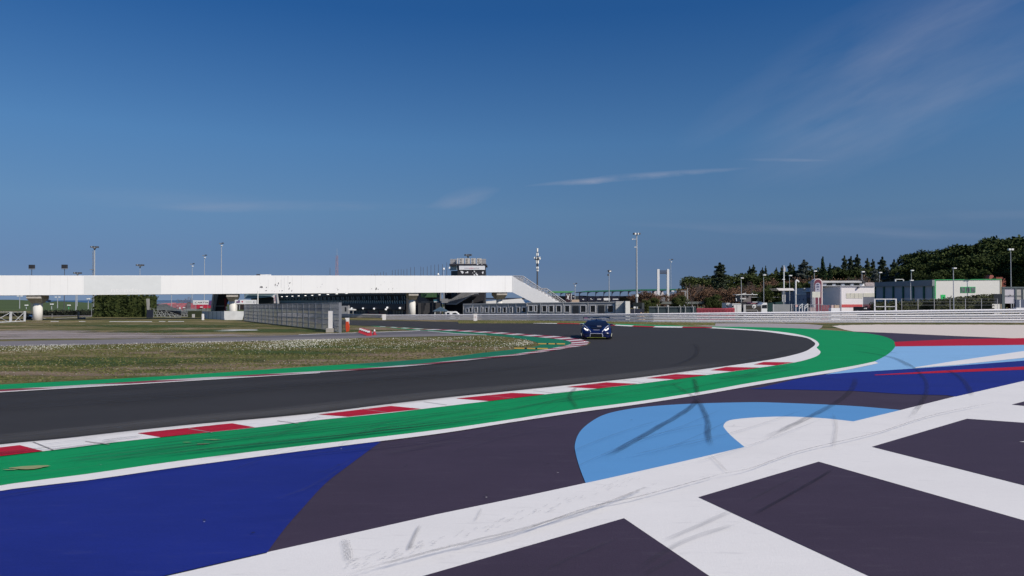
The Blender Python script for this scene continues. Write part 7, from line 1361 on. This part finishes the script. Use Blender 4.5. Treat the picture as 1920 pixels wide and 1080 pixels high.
# conifers skyline
con = [('conifer', 1655, 482, 200, .95, 'spiky dark conifer above the end of the white building'), ('conifer', 1637, 486, 205, .6, 'narrow dark conifer, small twin left of the spiky one'), ('conifer', 1627, 485, 200, .75, 'dark conifer between two street lamps over the clubhouse'), ('conifer', 1608, 477.5, 200, .8, 'tallest dark conifer above the clubhouse roof'), ('conifer', 1596, 481, 205, .8, 'middle dark conifer of the trio above the clubhouse'), ('conifer', 1584, 480, 200, .75, 'left dark conifer of the trio above the clubhouse'), ('conifer', 1677, 487, 195, .9, 'dark conifer before the left edge of the pine mass'),
       ('cypress', 1543, 481, 190, 1.0, 'slender pointed cypress right of the arched sign lamp'), ('cypress', 1557, 493, 195, .9, 'small pointed cypress right of the slender one'), ('cedar', 1508, 488, 200, .95, 'broad flat tiered cedar left of the slender cypress'), ('conifer', 1482, 493, 210, .8, 'thin dark conifer left of the broad cedar'), ('conifer', 1488, 496.5, 212, .7, 'short conifer touching the broad cedar on its left'), ('conifer', 1467, 498, 210, .6, 'small conifer directly behind the flag'), ('conifer', 1456, 502, 215, .7, 'short ragged conifer left of the flagpole'), ('conifer', 1436, 499, 210, .5, 'thin conifer above the lamp left of the flagpole'), ('conifer', 1430, 502, 212, .6, 'stubby conifer left of the thin one'),
       ('conifer', 1350, 492.5, 185, 1.55, 'large isolated dark conifer standing over the low wood at left'), ('conifer', 1413, 497, 205, .9, 'spiky conifer above the camera hut'), ('conifer', 1406, 500, 206, .8, 'ragged conifer left of the spiky one above the hut'), ('conifer', 1426, 508, 208, .7, 'low conifer between hut and lamp'),
       ('cedar', 1665, 502, 180, .75, 'grey blue cedar over the roof where both buildings meet'), ('cedar', 1640, 504, 178, .7, 'grey blue cedar above the clubhouse right end'), ('cedar', 1683, 508, 176, .6, 'grey blue cedar at the left corner of the hangar'), ('cedar', 1620, 506, 182, .6, 'grey blue cedar behind the lamp over the clubhouse')]
for i, (kd, x, y, Y, s, lab) in enumerate(con): tree(kd, x, y, Y, s, kd if kd != 'cedar' else 'cedar', lab, 'conifer' if kd == 'conifer' else kd, None, i)
for i, (x, y, Y, s) in enumerate([(1293, 519, 195, 1.5), (1306, 517.5, 200, 1.6), (1322, 518, 196, 1.6), (1336, 516, 200, 1.6), (1372, 514, 200, 1.6), (1388, 511.5, 205, 1.7), (1402, 512, 200, 1.7), (1420, 515, 200, 1.6), (1445, 512, 205, 1.7), (1462, 510, 205, 1.7), (1478, 507, 205, 1.7), (1496, 504, 205, 1.7), (1522, 502, 205, 1.6), (1535, 506, 200, 1.5), (1550, 504, 200, 1.5), (1567, 500, 200, 1.5), (1580, 502, 198, 1.5), (1600, 504, 195, 1.5), (1618, 500, 200, 1.5), (1648, 505, 200, 1.5), (1672, 500, 196, 1.5)]):
    tree('olive' if i < 8 or i % 3 == 0 else 'bushy', x, y, Y, s*.95, 'round_tree', 'rounded green tree in the background wood, %s' % ['leftmost edge beside the white pylon', 'second from the left edge', 'left of the isolated conifer', 'touching the isolated conifer on the left', 'touching the isolated conifer on the right', 'left of the first tall lamp', 'behind the camera hut lamp', 'above the pink marquee', 'right of the marquee lamp', 'left of the flagpole', 'behind the flagpole', 'above the bent pipe', 'left of the arched sign', 'directly above the arched sign', 'right of the slender cypress', 'left of the conifer trio', 'below the conifer trio left', 'below the tallest conifer', 'right of the tallest conifer', 'above the roof junction', 'beside the left hangar corner'][i], 'tree', 'rounded trees of the background wood', i)
rsr = random.Random(8)
rx = [(1200, 546, 160), (1212, 541.5, 158), (1222, 544, 156), (1247, 549, 170), (1262, 546, 165), (1275, 544, 165), (1296, 535, 170), (1308, 532, 172), (1320, 537, 165), (1332, 534, 168), (1345, 540, 160), (1358, 536, 165), (1372, 538, 160), (1384, 533, 165), (1398, 536, 160), (1410, 530, 168), (1422, 535, 162), (1438, 525, 172), (1450, 520, 172), (1462, 524, 168), (1476, 518, 172), (1490, 520, 170), (1504, 516, 172), (1518, 514, 172), (1532, 516, 168), (1546, 520, 165), (1560, 516, 168), (1576, 521, 165), (1592, 518, 165), (1606, 519, 165), (1620, 514, 168)]
whr = ['before the far stand near the tallest mast', 'arching before the green roof', 'touching the white pylon on the left', 'between the pylon columns', 'right of the white pylon', 'left of the pale lattice tower', 'behind the lattice tower', 'right of the lattice tower', 'above the left red barriers', 'above the red barriers second bush', 'below the isolated conifer left', 'below the isolated conifer right', 'behind the three low lamps', 'left of the camera hut', 'behind the camera hut', 'above the camera hut', 'above the pink marquee left', 'above the ochre shed left', 'above the ochre shed middle', 'above the ochre shed right', 'behind the flagpole', 'right of the flagpole', 'above the bent pipe', 'left of the arched sign', 'above the arched sign', 'over the left clerestory', 'over the second roof pier', 'over the third roof pier', 'over the fourth roof pier', 'over the curved cowl', 'behind the clubhouse lamp']
for i, (x, y, Y) in enumerate(rx):
    kd = 'rust' if i not in (17, 19, 21, 24) or True else 'olive'
    tree(kd, x, y, Y, 1.15 if y > 530 else .85, 'rust_brown_shrub', 'leafless rust brown shrub %s' % whr[i], 'shrub', 'rust brown leafless shrubs before the wood', i)
for i, (x, y, Y, s, lab) in enumerate([(1465, 529, 150, 1.3, 'dark green bush behind the ochre shed'), (1484, 527, 150, 1.3, 'dark green bush between canopy and bent pipe'), (1507, 526, 152, 1.3, 'dark green bush above the blue grey wing'), (1520, 525, 150, 1.2, 'dark green bush left of the arched sign'), (1450, 533, 152, 1.3, 'dark green bush left of the white canopy'), (1436, 540, 150, 1.2, 'low green bush behind the white van lamp'), (1278, 553, 150, 1.4, 'low olive bush left of the lattice tower'), (1268, 557, 148, 1.3, 'low olive bush beside the grey stand'), (1330, 556, 150, 1.4, 'low olive bush above the red barriers'), (1345, 552, 150, 1.3, 'low yellow green bush above the red barriers'), (1420, 545, 152, 1.2, 'low green bush over the marquee'), (1212, 561, 140, 1.5, 'low dark bush right of the black panel'), (1225, 558, 142, 1.5, 'low dark bush left of the small grey stand')]):
    tree('olive', x, y, Y, s, 'green_bush', lab, 'bush', None, i)
tree('bare', 1891, 430.5, 185, .75, 'bare_tree', 'pale leafless tree top rising above the pines at right', 'tree', None, 0)
for i, (x, y, Y, lab) in enumerate([(1297, 520, 150, 'pale leafless tree left of the large isolated conifer'), (1400, 525, 150, 'pale leafless tree behind the camera hut'), (1613, 502, 150, 'pale leafless tree behind the clubhouse lamp'), (339, 556, 150, 'leafless twiggy tree left of the red stand'), (352, 555, 152, 'leafless twiggy tree above the red stand')]): tree('bare', x, y, Y, 1.0, 'bare_tree', lab, 'tree', None, i)
